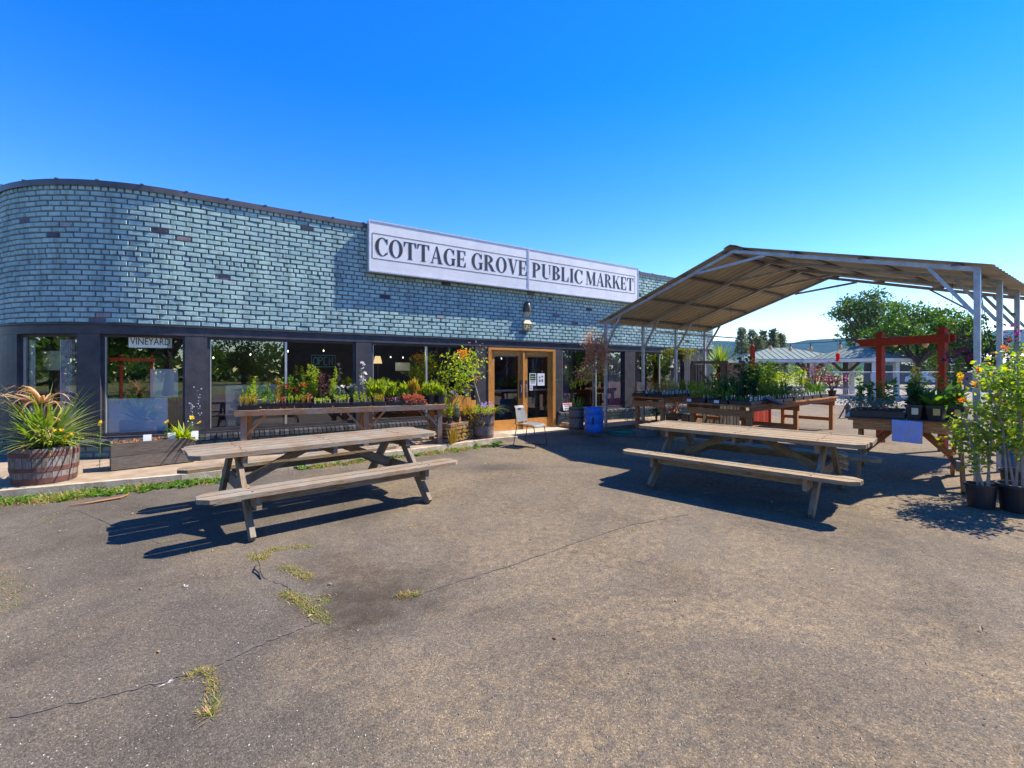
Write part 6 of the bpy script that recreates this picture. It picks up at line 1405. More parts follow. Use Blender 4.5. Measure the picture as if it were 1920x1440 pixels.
for _ in range(40): a = U(0, 6.28); el = U(-1.2, -.1); D_.strap(yb + Vector((0, 0, yh + U(-.35, -.05))), (math.cos(a) * math.cos(el), math.sin(a) * math.cos(el), math.sin(el)), U(.5, .8), .06, .3, 4)
L.build('foliage', 'l_strap', t); D_.build('dead_leaves', 'l_dry', t)
# ------------------------------------------------------------------ fences and the park beyond
t = thing('chain_link_fence', 'grey chain link fence with a pipe rail between the lot and the park', 'fence', tuple(XY(1700, 20))); FY = 20.0
fa, fb = XY(1545, 21.5), XY(2150, 18.5); fd = (fb - fa).normalized(); FLn = (fb - fa).length; ZT = HZ(698, 20)
for k in range(7): m_ = MB(); p_ = fa + fd * (FLn * k / 6); m_.tube([p_, p_ + Vector((0, 0, ZT + .03))], .028, 8); m_.build('post', 'galv', t)
m_ = MB(); m_.tube([fa + Vector((0, 0, ZT)), fb + Vector((0, 0, ZT))], .022, 8); m_.build('top_rail', 'galv', t)
m_ = MB(); u = -ZT
n_ = Vector((-fd.y, fd.x, 0)); wd = .0045
while u < FLn:
    for sg in (1, -1):
        u0, u1, z0, z1 = (u, u + ZT - .05, .05, ZT) if sg > 0 else (u, u + ZT - .05, ZT, .05)
        for (lim, side) in ((0, 0), (FLn, 1)):
            pass
        if u0 < 0: z0 += (z1 - z0) * (-u0) / (u1 - u0); u0 = 0
        if u1 > FLn: z1 = z0 + (z1 - z0) * (FLn - u0) / (u1 - u0); u1 = FLn
        if u1 > u0:
            a, c = fa + fd * u0 + Vector((0, 0, z0)), fa + fd * u1 + Vector((0, 0, z1)); o_ = Vector((0, 0, wd * 1.4)); o2 = n_ * wd
            m_.quad(a - o_, c - o_, c + o_, a + o_); 
    u += .105
m_.build('mesh', 'galv', t)
t = thing('wire_panel_fence', 'low white wire lattice panel leaning below the chain link fence', 'fence', tuple(XY(1625, 16.5))); a, c = XY(1575, 16.8), XY(1645, 15.6); d_ = (c - a).normalized(); Ln = (c - a).length; zt = HZ(730, 16.3); m_ = MB()
for k in range(int(Ln / .075)): p_ = a + d_ * .075 * k; m_.tube([p_, p_ + Vector((0, 0, zt))], .006, 4, False)
m_.build('wires', 'white', t); m_ = MB()
for z in (.05, zt * .55, zt * .75, zt): m_.tube([a + Vector((0, 0, z)), c + Vector((0, 0, z))], .009, 5)
m_.build('rails', 'white', t)
t = thing('tripod_stand', 'dark three legged stand on the gravel in front of the wire panel', 'stand', tuple(XY(1589, 15.2))); p_ = XY(1589, 15.2); m_ = MB()
for a in (.3, 2.4, 4.4): m_.bar(p_ + Vector((.22 * math.cos(a), .22 * math.sin(a), .0)), p_ + Vector((0, 0, .5)), .04, .04)
m_.build('legs', 'greywood', t); m_ = MB(); m_.tube([p_ + Vector((0, 0, .0)), p_ + Vector((0, 0, .46))], .06, 8); m_.build('pole', 'greywood', t)
p_ = XY(1571, 11.0, 1.80); t = thing('hanging_feeder', 'small bright red feeder hanging on a wire under the canopy above the far plants', 'feeder', tuple(p_)); m_ = MB(); m_.lathe([(.001, .0), (.06, .0), (.065, .02), (.04, .03), (.04, .15), (.05, .17), (.03, .2), (.001, .21)], p_, 14); m_.build('shell', 'f_red', t)
m_ = MB(); m_.tube([p_ + Vector((0, 0, .2)), Vector((p_.x, p_.y, 3.80))], .003, 5); m_.build('wire', 'wire', t)
def pavilion(label, c, wx, wy, ze, zr, hip, rz, posts, postm='white', cup=False, arches=False):
    c = Vector(c); T = frame(c, rz); t = thing('park_pavilion', label, 'pavilion', tuple(c), 'park shelters beyond the fence')
    x, y = wx / 2, wy / 2; r0, r1 = T(-x + hip, 0, zr), T(x - hip, 0, zr); cs = [T(-x, -y, ze), T(x, -y, ze), T(x, y, ze), T(-x, y, ze)]
    m_ = MB(); m_.quad(cs[0], cs[1], r1, r0); m_.quad(cs[2], cs[3], r0, r1); m_.quad(cs[1], cs[2], r1); m_.quad(cs[3], cs[0], r0); m_.quad(*[q - Vector((0, 0, .06)) for q in cs][::-1]); rf = m_.build('roof', 'metalroof', t)
    m_ = MB()
    def seam(a, c_): m_.bar(a + Vector((0, 0, .015)), c_ + Vector((0, 0, .015)), .04, .03)
    k = -x + .3
    while k < x:
        f = min(1, (x - abs(k)) / hip) if hip > 0 else 1
        for sg in (-1, 1): seam(T(k, sg * y, ze), T(k, sg * y * (1 - f), ze + (zr - ze) * f))
        k += .4
    k = -y + .3
    while k < y:
        f = 1 - abs(k) / y
        for sg in (-1, 1): seam(T(sg * x, k, ze), T(sg * (x - hip * f), k, ze + (zr - ze) * f))
        k += .4
    m_.build('roof_seams', 'metalroof', rf)
    m_ = MB()
    for a, c_ in zip(cs, cs[1:] + cs[:1]): m_.bar(a - Vector((0, 0, .13)), c_ - Vector((0, 0, .13)), .05, .2)
    m_.build('fascia', 'white', t)
    for (u, v) in posts: m_ = MB(); m_.bar(T(u, v, 0), T(u, v, ze - .2), .22, .22, up=(1, 0, 0)); m_.build('post', postm, t)
    if arches:
        m_ = MB()
        for (u, v) in posts:
            for sg in (-1, 1): m_.bar(T(u + sg * .05, v, ze - 1.0), T(u + sg * .8, v, ze - .25), .12, .16)
        m_.build('brackets', postm, t)
    if cup:
        m_ = MB(); q_ = T(0, 0, zr - .28); m_.lathe([(.42, 0), (.42, .38), (.001, .38)], q_, 4); m_.build('cupola', 'white', t); m_ = MB(); m_.lathe([(.7, .38), (.001, .72)], q_, 4); m_.build('cupola_roof', 'metalroof', t)
    return t
c1 = XY(1460, 34.0); pavilion('long low park pavilion with a pale ribbed roof left of the gazebo', c1, 7.6, 6.0, HZ(673, 31), HZ(656, 34) + .15, 3.2, math.radians(-12), [(-3.3, -2.5), (-1.1, -2.5), (1.1, -2.5), (3.3, -2.5), (-3.3, 2.5), (3.3, 2.5), (0, 2.5)], 'greywood', arches=True)
c2 = XY(1617, 29.0); pavilion('square white gazebo with a little cupola right of the long pavilion', c2, 4.5, 4.5, HZ(671, 27), HZ(645, 29), 2.25, math.radians(20), [(-1.9, -1.9), (0, -1.9), (1.9, -1.9), (1.9, 1.9), (-1.9, 1.9), (1.9, 0)], 'white', cup=True)
def house(label, c, wx, wy, hw, hr, rz, wm, rm, nwin=4):
    c = Vector(c); T = frame(c, rz); t = thing('far_building', label, 'building', tuple(c), 'low buildings beyond the park'); x, y = wx / 2, wy / 2
    m_ = MB(); m_.hexa([T(-x, -y, 0), T(x, -y, 0), T(x, y, 0), T(-x, y, 0), T(-x, -y, hw), T(x, -y, hw), T(x, y, hw), T(-x, y, hw)]); m_.build('wall', wm, t)
    m_ = MB(); o_ = .4; m_.quad(T(-x - o_, -y - o_, hw - .1), T(x + o_, -y - o_, hw - .1), T(x + o_, 0, hr), T(-x - o_, 0, hr)); m_.quad(T(x + o_, y + o_, hw - .1), T(-x - o_, y + o_, hw - .1), T(-x - o_, 0, hr), T(x + o_, 0, hr)); m_.quad(T(-x - .01, -y, hw), T(-x - .01, y, hw), T(-x - .01, 0, hr - .12)); m_.quad(T(x + .01, -y, hw), T(x + .01, y, hw), T(x + .01, 0, hr - .12)); m_.build('roof', rm, t)
    for k in range(nwin): 
        u = -x + wx * (k + .5) / nwin; m_ = MB(); m_.hexa([T(u - .5, -y - .02, hw * .35), T(u + .5, -y - .02, hw * .35), T(u + .5, -y + .02, hw * .35), T(u - .5, -y + .02, hw * .35), T(u - .5, -y - .02, hw * .8), T(u + .5, -y - .02, hw * .8), T(u + .5, -y + .02, hw * .8), T(u - .5, -y + .02, hw * .8)]); m_.build('window', 'navy', t)
house('long low building with a pale roof behind the bright maple', XY(1790, 60), 16, 8, 2.4, 3.4, math.radians(-8), 'dark_in', 'metalroof', 6)
house('white roofed shed behind the last steel posts', XY(1925, 36), 5.5, 5, 2.2, 3.0, math.radians(-20), 'greywood', 'white', 2)
# small park sign and car far behind
p_ = XY(1784, 22.5); t = thing('park_sign', 'small white park sign with a green figure on a post beyond the fence', 'sign', tuple(p_)); zc = HZ(677, 22.5); m_ = MB(); m_.tube([p_, p_ + Vector((0, 0, zc))], .03, 8); m_.build('post', 'galv', t); m_ = MB(); m_.box(p_ + Vector((0, -.05, zc)), (.24, .02, .36)); m_.build('panel', 'white', t)
m_ = MB(); m_.quad(*[p_ + Vector((a_, -.063, zc + b_)) for (a_, b_) in ((-.04, -.13), (.06, -.13), (.03, 0), (.08, .1), (.0, .14), (-.06, .08), (-.02, 0))]); m_.build('symbol', 'hose', t)
p_ = XY(1738, 55.0); t = thing('parked_car', 'pale blue grey car parked far beyond the red arbour', 'car', tuple(p_)); m_ = MB()
def hexs(m_, x0, x1, y0, y1, z0, z1, tx=0, ty=0): m_.hexa([p_ + Vector(q) for q in ((x0, y0, z0), (x1, y0, z0), (x1, y1, z0), (x0, y1, z0), (x0 + tx, y0 + ty, z1), (x1 - tx, y0 + ty, z1), (x1 - tx, y1 - ty, z1), (x0 + tx, y1 - ty, z1))])
hexs(m_, -.9, .9, -2.1, 2.1, .32, .95, .05, .1); hexs(m_, -.82, .82, -1.0, 1.7, .951, 1.55, .16, .4); m_.build('body', 'cartint', t); m_ = MB(); hexs(m_, -.70, .70, -.97, -.93, 1.0, 1.45, .1, .0); m_.v = [(x, y - .02 + (z - 1.0) * .5, z) for (x, y, z) in m_.v]; m_.build('windscreen', 'navy', t)
for (x, y) in ((-.8, -1.3), (.8, -1.3), (-.8, 1.3), (.8, 1.3)): m_ = MB(); m_.tube([p_ + Vector((x - .1, y, .32)), p_ + Vector((x + .1, y, .32))], .32, 14); m_.build('wheel', 'blackplastic', t)
for x in (-.65, .65): m_ = MB(); m_.box(p_ + Vector((x, -2.06, .72)), (.3, .06, .14)); m_.build('headlight', 'white', t)
# string lights
def string_lights(label, pts, sag, nb):
    pts = [Vector(p_) for p_ in pts]; t = thing('string_lights', label, 'string lights', tuple(pts[0])); W = []
    for a, c in zip(pts[:-1], pts[1:]):
        for k in range(12): f = k / 12; q_ = a.lerp(c, f); q_.z -= sag * 4 * f * (1 - f); W.append(q_)
    W.append(pts[-1]); m_ = MB(); m_.tube(W, .009, 5); m_.build('cable', 'wire', t)
    for k in range(nb):
        q_ = W[int((k + .5) / nb * (len(W) - 1))]; s_ = MB(); s_.tube([q_, q_ - Vector((0, 0, .10))], [.008, .02], 6); so_ = s_.build('socket', 'wire', t); b_ = MB(); b_.lathe([(.018, -.10), (.045, -.15), (.05, -.19), (.03, -.235), (.001, -.245)], q_, 10); b_.build('bulb', 'bulb', so_, smooth=True)
string_lights('string of clear bulbs slung between the pavilion side and the big dark tree', [XY(1430, 14, HZ(640, 14)), XY(1520, 13.5, HZ(643, 13.5)), XY(1640, 11.5, HZ(630, 11.5)), XY(1775, 9.2, HZ(628, 9.2))], .03, 7)
m_ = MB(); a, c = XY(1850, 14, HZ(622, 14)), XY(2100, 14, HZ(612, 14)); m_.tube([a, a.lerp(c, .5) - Vector((0, 0, .1)), c], .012, 5); tag(m_.build('overhead_cable', 'wire', origin=a), 'thin overhead cable crossing the sky between the last steel posts', 'cable')

# ------------------------------------------------------------------ trees
def tree(label, p_, H, blobs, tr, lm_, n, ls, group=None, ztr=None, clump=.45, cat='tree', name='tree', per=40, sigma=.5):
    p_ = Vector(p_); t = thing(name, label, cat, tuple(p_), group); S, L = MB(), MB(); zb = ztr or H * .3
    S.tube([p_, p_ + Vector((U(-.1, .1), U(-.1, .1), zb * .6)), p_ + Vector((0, 0, zb * 1.25))], [tr * 1.25, tr, tr * .75], 9)
    tot = sum(b_[3] * b_[3] * b_[4] for b_ in blobs)
    for (dx, dy, z, rx, rz) in blobs:
        c_ = p_ + Vector((dx, dy, z)); s_ = p_ + Vector((0, 0, zb)); tube_branch(S, s_, c_, tr * .55, tr * .2, .3)
        k = max(3, int(n / per * rx * rx * rz / tot)); 
        for _ in range(k):
            v = rv(1)[0]; rr_ = U(.35, 1.0) ** .5; cc = c_ + Vector((v[0] * rx * rr_, v[1] * rx * rr_, v[2] * rz * rr_))
            if R.random() < .3: tube_branch(S, c_, cc, tr * .14, tr * .04, .15)
            P = np.array(cc) + NR.normal(size=(per, 3)) * sigma * np.array([1, 1, .6]); D = rv(per) * .8 + v * .5; D[:, 2] += .05; L.leaves(P, D, NR.uniform(.6, 1.3, per) * ls, .6, .25)
    S.build('trunk', 'bark', t); L.build('crown', lm_, t); return t
def blobset(n, wx, z0, z1, r):
    out = []
    for _ in range(n):
        f = U(0, 1); z = z0 + (z1 - z0) * f; ww = wx * math.sqrt(max(.05, 1 - (2 * f - .85) ** 2 * .8)); a = U(0, 6.28); q_ = U(.1, 1) ** .5; out.append((ww * q_ * math.cos(a), ww * q_ * math.sin(a), z, r * U(.7, 1.2), r * U(.55, .9)))
    return out
tree('large dense dark green tree behind the gazebo', XY(1628, 46), 9.5, blobset(16, 4.0, 3.6, 8.4, 1.7), .35, 'l_tree', 15000, .27, 'broadleaf trees in the park', 3.0, sigma=.42)
tree('bright green maple behind the red arbour', XY(1722, 27), 6.6, blobset(13, 2.0, 2.6, 5.2, .95), .17, 'l_maple', 8500, .19, 'broadleaf trees in the park', 2.0, sigma=.26)
tree('loose bright green tree right of the maple, behind the hanging basket', XY(1796, 29), 6, blobset(10, 1.5, 2.4, 5.0, .7), .14, 'l_maple', 4200, .19, 'broadleaf trees in the park', 2.0, sigma=.25)
tree('dark tree low behind the maple and the arbour', XY(1760, 42), 6, blobset(9, 2.6, 2.2, 4.6, 1.3), .2, 'l_tree', 6000, .25, 'broadleaf trees in the park', 1.8, sigma=.4)
tree('small dark tree behind the last steel post', XY(1900, 50), 4.4, blobset(6, 2.2, 1.8, 4.0, 1.0), .18, 'l_tree', 3200, .25, 'broadleaf trees in the park', 1.4)
def conifer(label, p_, H, wr, n, ls):
    p_ = Vector(p_); t = thing('conifer_tree', label, 'tree', tuple(p_), 'distant conifers behind the pavilion'); S, L = MB(), MB(); S.tube([p_, p_ + Vector((0, 0, H * .97))], [.25, .03], 8); k = int(H * 7)
    for i in range(k):
        f = .08 + .92 * i / k; z = H * f; r_ = wr * (1 - f) ** .75 * U(.6, 1.15) + .12; a = i * 2.4 + U(-.3, .3); e = p_ + Vector((r_ * math.cos(a), r_ * math.sin(a), z - r_ * .22)); S.tube([p_ + Vector((0, 0, z)), e], [.05, .015], 4, False); m = max(8, int(n / k)); f2 = NR.uniform(.25, 1.05, (m, 1)); P = np.array(p_ + Vector((0, 0, z))) * (1 - f2) + np.array(e) * f2 + NR.normal(size=(m, 3)) * .22; D = rv(m) * .5 + np.array([math.cos(a), math.sin(a), .15]); L.leaves(P, D, NR.uniform(.6, 1.2, m) * ls, .5)
    S.build('trunk', 'bark', t); L.build('crown', 'l_conifer', t)
for (px, top, Y, wr, lab) in ((1391, 615, 88, 2.0, 'tallest conifer with a pointed top at the edge of the distant group'), (1410, 619, 90, 2.4, 'broad conifer second in the distant group behind the pavilion'), (1431, 620, 92, 1.9, 'slim pale conifer third in the distant group behind the pavilion'), (1450, 618, 86, 1.3, 'narrow dark conifer in the distant group nearest the hills gap'), (1464, 626, 90, 2.0, 'spreading lower conifer at the end of the distant group'), (1421, 632, 84, 2.2, 'short bushy conifer in front of the distant group')):
    conifer(lab, XY(px, Y), HZ(top, Y), wr, 2400, .5)
# trees and a building across the lot, behind the photographer, mirrored in the shop windows
for q, (x, y, H, w_, lab) in enumerate(((-5.6, -18, 8.5, 3.0, 'broad tree behind the second red arbour mirrored in the vineyard window'), (-10, -19, 8.5, 3.0, 'broad tree beside the second red arbour mirrored at the pilaster'), (-1.5, -18, 9, 3.2, 'broad tree across the lot mirrored in the rounded corner window'), (5, -23, 10, 3.6, 'tallest tree behind the second red arbour across the lot'), (15, -27, 5.4, 2.2, 'rounded tree across the lot mirrored in the wide window'), (27, -36, 7.6, 3.2, 'tree far across the lot mirrored beside the sky in the wide window'), (21, -17, 5.4, 2.0, 'tree at the end of the dark building across the lot'), (36, -3, 8.0, 3.4, 'tree mirrored in the door panes'), (-23, -2, 9.0, 3.6, 'unseen tree added to darken the reflection in the rounded corner window with white curtains'), (-29, -7, 9.5, 3.8, 'taller unseen tree added to darken the reflection over the rounded corner curtains'), (38, 3, 7.5, 3.2, 'tree beyond the gravel mirrored in the purple curtained window'))):  # pair for the white-curtained corner is unseen, added to darken its reflection
    tree(lab, (x, y, 0), H, blobset(11, w_, H * .22, H * .9, w_ * .44), .25, 'l_tree' if q % 2 else 'l_mid', 4600, .32, 'trees across the lot mirrored in the windows', H * .25, sigma=.45)
house('dark low building across the lot mirrored in the window past the dark pilaster', (29, -11.5, 0), 24, 10, 4.6, 6.0, math.atan2(-.61, .79) + PI / 2, 'dark_in', 'roofing', 5)
L = MB(); P = []
for _ in range(8500):
    a = U(-3.5, .5); r_ = U(62, 74); P.append((r_ * math.cos(a), r_ * math.sin(a), U(0, 4.6) * (1 + .35 * math.sin(a * 23) * math.sin(a * 61 + 1))))
L.leaves(P, rv(len(P)), NR.uniform(.9, 1.7, len(P)), .7); kind(L.build('far_woods', 'l_tree'), 'stuff')  # ring carried past the mirrored tree line, added to darken window reflections
# hills and woods at the horizon
def hills(name, Y, x0, x1, prof, dep, m_n):
    m_ = MB(); n = 90; rows_ = []
    for j in range(9):
        f = j / 8; row_ = []
        for i in range(n + 1):
            x = x0 + (x1 - x0) * i / n; px = CX + x / Y * FPX; h = 0
            for (a, c) in zip(prof[:-1], prof[1:]):
                if a[0] <= px <= c[0]: h = a[1] + (c[1] - a[1]) * (px - a[0]) / (c[0] - a[0])
            h *= (math.sin(f * PI / 2) ** 1.2) * (1 + .035 * math.sin(i * 1.7 + j) + .03 * math.sin(i * .61 + j * 2)) ; row_.append((x, Y - dep * (1 - f), max(-1, h + (0 if j else -1.0))))
        rows_.append(row_)
    for j in range(8):
        for i in range(n): m_.quad(rows_[j][i], rows_[j][i + 1], rows_[j + 1][i + 1], rows_[j + 1][i])
    for i in range(n): m_.quad(rows_[8][i], rows_[8][i + 1], (rows_[8][i + 1][0], Y + dep * .6, -2), (rows_[8][i][0], Y + dep * .6, -2))
    kind(m_.build(name, m_n, smooth=True), 'structure')
HYD = 1700.0
def hh(py): return (HY - py) * HYD / FPX + EYE
hills('hills', HYD, (-200 - CX) / FPX * HYD, (2600 - CX) / FPX * HYD, [(-300, hh(680)), (900, hh(660)), (1290, hh(645)), (1340, hh(640)), (1380, hh(642)), (1440, hh(648)), (1480, hh(641)), (1535, hh(636)), (1600, hh(640)), (1700, hh(640)), (1800, hh(634)), (1890, hh(620)), (1960, hh(612)), (2200, hh(630)), (2700, hh(650))], 700, 'hill')
L = MB(); P = []
for _ in range(5200):
    x = U(-30, 260); y = U(120, 150); P.append((x, y, U(0, 3.6) * (1 + .5 * math.sin(x * .11) * math.sin(x * .37 + 1))))
L.leaves(P, rv(len(P)), NR.uniform(.8, 1.6, len(P)), .7); kind(L.build('far_woods', 'l_tree'), 'stuff')

# ------------------------------------------------------------------ things behind the shop glass
def IN(px, o, py=None, z=None): s_ = WA(px, o); p_ = WP(s_, o); return Vector((p_.x, p_.y, HZ(py, p_.y) if z is None else z))
def curtain(label, px0, px1, o, m_n, z0, z1, tie=0.0):
    a, c = IN(px0, o, z=0), IN(px1, o, z=0); L_ = (c - a).length; d_ = (c - a).normalized(); nn = Vector((d_.y, -d_.x, 0)); m_ = MB(); n = 30; t_ = []
    for j in range(9):
        f = j / 8; z = z0 + (z1 - z0) * f; row_ = []
        for i in range(n + 1): u = i / n * L_; sq = 1 - tie * math.exp(-((f - .35) / .25) ** 2); row_.append(a + d_ * (u * sq) + nn * (.022 * math.sin(i * 1.25)) + Vector((0, 0, z)))
        t_.append(row_)
    for j in range(8):
        for i in range(n): m_.quad(t_[j][i], t_[j][i + 1], t_[j + 1][i + 1], t_[j + 1][i])
    tag(m_.build('curtain', m_n, origin=a, smooth=True), label, 'curtain', 'curtains in the shop windows')
curtain('white curtain drawn to the far side of the rounded corner window', 34, 66, -.16, 'whitecurtain', .5, 2.1)
curtain('white curtain hanging beside the vineyard sign pilaster in the corner window', 114, 140, -.16, 'whitecurtain', .5, 2.1)
curtain('narrow dusky pink curtain next to the wooden door', 1056, 1066, -.12, 'purplecurtain', .5, 2.1)
curtain('wide lilac patterned curtain right of the copper sapling', 1141, 1170, -.12, 'purplecurtain', .5, 2.1, .2)
curtain('slim lilac curtain beside the second canopy post', 1191, 1200, -.12, 'purplecurtain', .5, 2.1)
curtain('lilac curtain in the last window by the hanging vine', 1256, 1281, -.12, 'purplecurtain', .5, 2.1, .15)
def panel(name, label, cat, px0, px1, py0, py1, o, m_n, th=.02, group=None):
    a, c = IN(px0, o, z=0), IN(px1, o, z=0); y_ = (a.y + c.y) / 2; z1, z0 = HZ(py0, y_), HZ(py1, y_); d_ = (c - a).normalized(); nn = Vector((d_.y, -d_.x, 0)) * -th; m_ = MB()
    m_.hexa([a + Vector((0, 0, z0)), c + Vector((0, 0, z0)), c + nn + Vector((0, 0, z0)), a + nn + Vector((0, 0, z0)), a + Vector((0, 0, z1)), c + Vector((0, 0, z1)), c + nn + Vector((0, 0, z1)), a + nn + Vector((0, 0, z1))]); o_ = m_.build(name, m_n, origin=a + Vector((0, 0, z0))); return tag(o_, label, cat, group)
panel('corner_partition', 'tan boarded partition behind the white curtains in the rounded corner window', 'partition', 20, 160, 600, 860, -.5, 'kraft')
panel('brown_paper_sheet', 'pale brown paper sheet fixed behind the rounded corner window', 'paper sheet', 59, 116, 658, 694, -.3, 'cream')
panel('window_panel', 'large blue tinted panel standing inside the low part of the vineyard window', 'panel', 187.5, 314, 747, 822, -.14, 'bluepanel')
panel('hanging_sheet', 'pale grey cloth sheet hung inside the vineyard window', 'cloth', 281, 334, 692, 745, -.16, 'sheet', .01)
panel('reach_in_freezer', 'white chest freezer standing inside the wide window', 'freezer', 424, 530, 722, 815, -.2, 'white', .7)
panel('white_counter', 'low white counter inside the wide window behind the bench posts', 'counter', 536, 665, 760, 815, -1.0, 'tub', .5)
panel('wall_screen', 'dim blue screen deep inside the shop behind the maple sapling', 'screen', 742, 768, 680, 695, -3.0, 'bluepanel', .05)
for (px0, px1, lab) in ((430, 452, 'dark blue armchair behind the glass at the pilaster end of the wide window'), (460, 490, 'dark blue armchair behind the glass in the middle of the wide window')):
    a = IN((px0 + px1) / 2, -1.8, z=.06); t = thing('armchair', lab, 'armchair', tuple(a), 'blue armchairs inside the shop'); T = frame(a, ang); m_ = MB()
    def hx(u0, u1, v0, v1, z0, z1): m_.hexa([T(u0, v0, z0), T(u1, v0, z0), T(u1, v1, z0), T(u0, v1, z0), T(u0, v0, z1), T(u1, v0, z1), T(u1, v1, z1), T(u0, v1, z1)])
    hx(-.35, .35, -.35, .3, .12, .45); m_.build('seat', 'bluechair', t); m_ = MB(); hx(-.38, .38, .301, .42, .1, 1.2); m_.build('backrest', 'bluechair', t)
    for s_ in (-1, 1): m_ = MB(); hx(s_ * .41 - .055, s_ * .41 + .055, -.35, .3, .1, .65); m_.build('armrest', 'bluechair', t)
# vineyard sign
a, c = IN(241, -.125, z=0), IN(323, -.125, z=0); y_ = (a.y + c.y) / 2; z0, z1 = HZ(652, y_), HZ(622, y_); d_ = (c - a).normalized(); nn = Vector((d_.y, -d_.x, 0))
t = thing('vineyard_sign', 'cream board lettered VINEYARD hanging at the top of the shop window', 'sign', tuple(a + Vector((0, 0, z0)))); m_ = MB(); m_.hexa([q + w_ + Vector((0, 0, z)) for z in (z0, z1 + .1) for (q, w_) in ((a, nn * 0), (c, nn * 0), (c, -nn * .03), (a, -nn * .03))]); m_.build('board', plain('pale_sign_board', (.88, .84, .68), (.8, .76, .6), .7, 6), t)
tx = text_mb('VINEYARD', .17, .70); place(tx, a.lerp(c, .5) + nn * .004 + Vector((0, 0, HZ(641, y_))), d_, (0, 0, 1), nn); tx.build('lettering', 'ink', t)
# unlit neon OPEN sign
a, c = IN(585, -.15, z=0), IN(628, -.15, z=0); y_ = (a.y + c.y) / 2; d_ = (c - a).normalized(); nn = Vector((d_.y, -d_.x, 0)); mid = a.lerp(c, .5) + Vector((0, 0, HZ(677, y_)))
t = thing('open_sign', 'unlit greenish neon tube sign reading OPEN hanging in the wide window', 'sign', tuple(mid)); W_ = (c - a).length; h_ = .16
def NP(u, v): return mid + d_ * (u * W_) + nn * .02 + Vector((0, 0, v * h_))
def ntube(name, pl): m_ = MB(); m_.tube([NP(*p_) for p_ in pl], .009, 6); m_.build(name, 'neon', t)
ntube('letter_tube', [(-.34 + .085 * math.cos(q * PI / 8), .5 * math.sin(q * PI / 8)) for q in range(17)])
ntube('letter_tube', [(-.20, -.5), (-.20, .5), (-.12, .5), (-.06, .38), (-.06, .16), (-.12, .02), (-.2, .02)]); ntube('letter_tube', [(.16, .5), (.02, .5), (.02, 0), (.13, 0), (.02, 0), (.02, -.5), (.16, -.5)]); ntube('letter_tube', [(.24, -.5), (.24, .5), (.38, -.5), (.38, .5)])
ntube('border_tube', [(-.5, -.75), (-.5, .75), (.5, .75), (.5, -.75), (-.5, -.75)])
m_ = MB(); 
for u in (-.45, .45): m_.tube([NP(u, .75), NP(u, 3.4)], .003, 4)
m_.build('hanging_wires', 'wire', t)
# plants, lamp inside
for (px, py, o, s_, n_, lab) in ((265, 672, -.55, .26, 16, 'big leaved monstera high inside the vineyard window'), (256, 712, -.7, .28, 18, 'big leaved monstera low inside the vineyard window'), (340, 730, -.5, .16, 14, 'small leafy plant inside the window beside the hanging cloth')):
    p_ = IN(px, o, py); t = thing('house_plant', lab, 'house plant', (p_.x, p_.y, .06), 'plants inside the vineyard window'); S, L = MB(), MB(); b_ = Vector((p_.x, p_.y, .33))
    m_ = MB(); m_.lathe([(.001, .0), (.13, .0), (.16, .27), (.001, .26)], (p_.x, p_.y, .062), 16); m_.build('pot', 'terracotta', t)
    for _ in range(n_): e = p_ + Vector((U(-.3, .3), U(-.2, .2), U(-.18, .12))); S.tube([b_, b_.lerp(e, .6) + Vector((0, 0, .1)), e], .007, 5, False); L.leaves([e], rv(1) + np.array([[0, -.3, -.2]]), s_, .8, .15)
    S.build('stems', 'l_dark', t); L.build('foliage', 'l_mid', t)
def emit(name, c, k):
    m_, t_, o_ = nodes(name); e_ = N(t_, 'Emission', Strength=k); e_.inputs[0].default_value = (*c, 1); t_.links.new(e_.outputs[0], o_.inputs[0]); return m_
lit = emit('lit_lamp_shade', (1.0, .72, .34), .55); litb = emit('lit_bulb', (1.0, .86, .6), 3.0)
t = thing('string_lights', 'string of small lit bulbs strung across the ceiling inside the shop', 'string lights', tuple(IN(560, -1.5, 660))); W_ = [IN(px, -1.6, py) for (px, py) in ((400, 668), (470, 662), (540, 656), (606, 655), (664, 662), (698, 664), (732, 667), (756, 668), (800, 672), (860, 668), (940, 670))]
m_ = MB(); m_.tube(W_, .006, 5); m_.build('cable', 'wire', t)
for q_ in W_: b_ = MB(); b_.lathe([(.001, -.01), (.011, -.02), (.014, -.04), (.001, -.055)], q_, 8); b_.build('bulb', litb, t)
p_ = IN(708, -2.5, 676); pl_ = bpy.data.lights.new('lamp_glow', 'POINT'); pl_.energy = 14; pl_.color = (1, .72, .4); pl_.shadow_soft_size = .08; po = bpy.data.objects.new('lamp_glow', pl_); COL.objects.link(po); po.location = p_ + Vector((0, 0, .2))
t = thing('table_lamp', 'cream shaded table lamp inside the window past the dark pilaster', 'lamp', (p_.x, p_.y, .06)); m_ = MB(); m_.lathe([(.12, -.08), (.07, .12)], p_, 18); m_.build('lamp_shade', lit, t); m_ = MB(); m_.lathe([(.001, .0), (.16, .0), (.16, .02), (.02, .03), (.02, p_.z - .09), (.001, p_.z - .08)], (p_.x, p_.y, .062), 12); m_.build('stand', 'bronze', t)
p_ = IN(1125, -1.0, z=.06); t = thing('mint_chair', 'mint green chair inside the purple curtained window', 'chair', tuple(p_)); T = frame(p_, ang); m_ = MB(); m_.hexa([T(-.2, -.2, .42), T(.2, -.2, .42), T(.2, .2, .42), T(-.2, .2, .42), T(-.2, -.2, .45), T(.2, -.2, .45), T(.2, .2, .45), T(-.2, .2, .45)]); m_.build('seat', 'mint', t)
m_ = MB(); m_.tube([T(-.19, .22, .45), T(-.19, .24, .8), T(-.1, .25, .92), T(.1, .25, .92), T(.19, .24, .8), T(.19, .22, .45)], .015, 7)
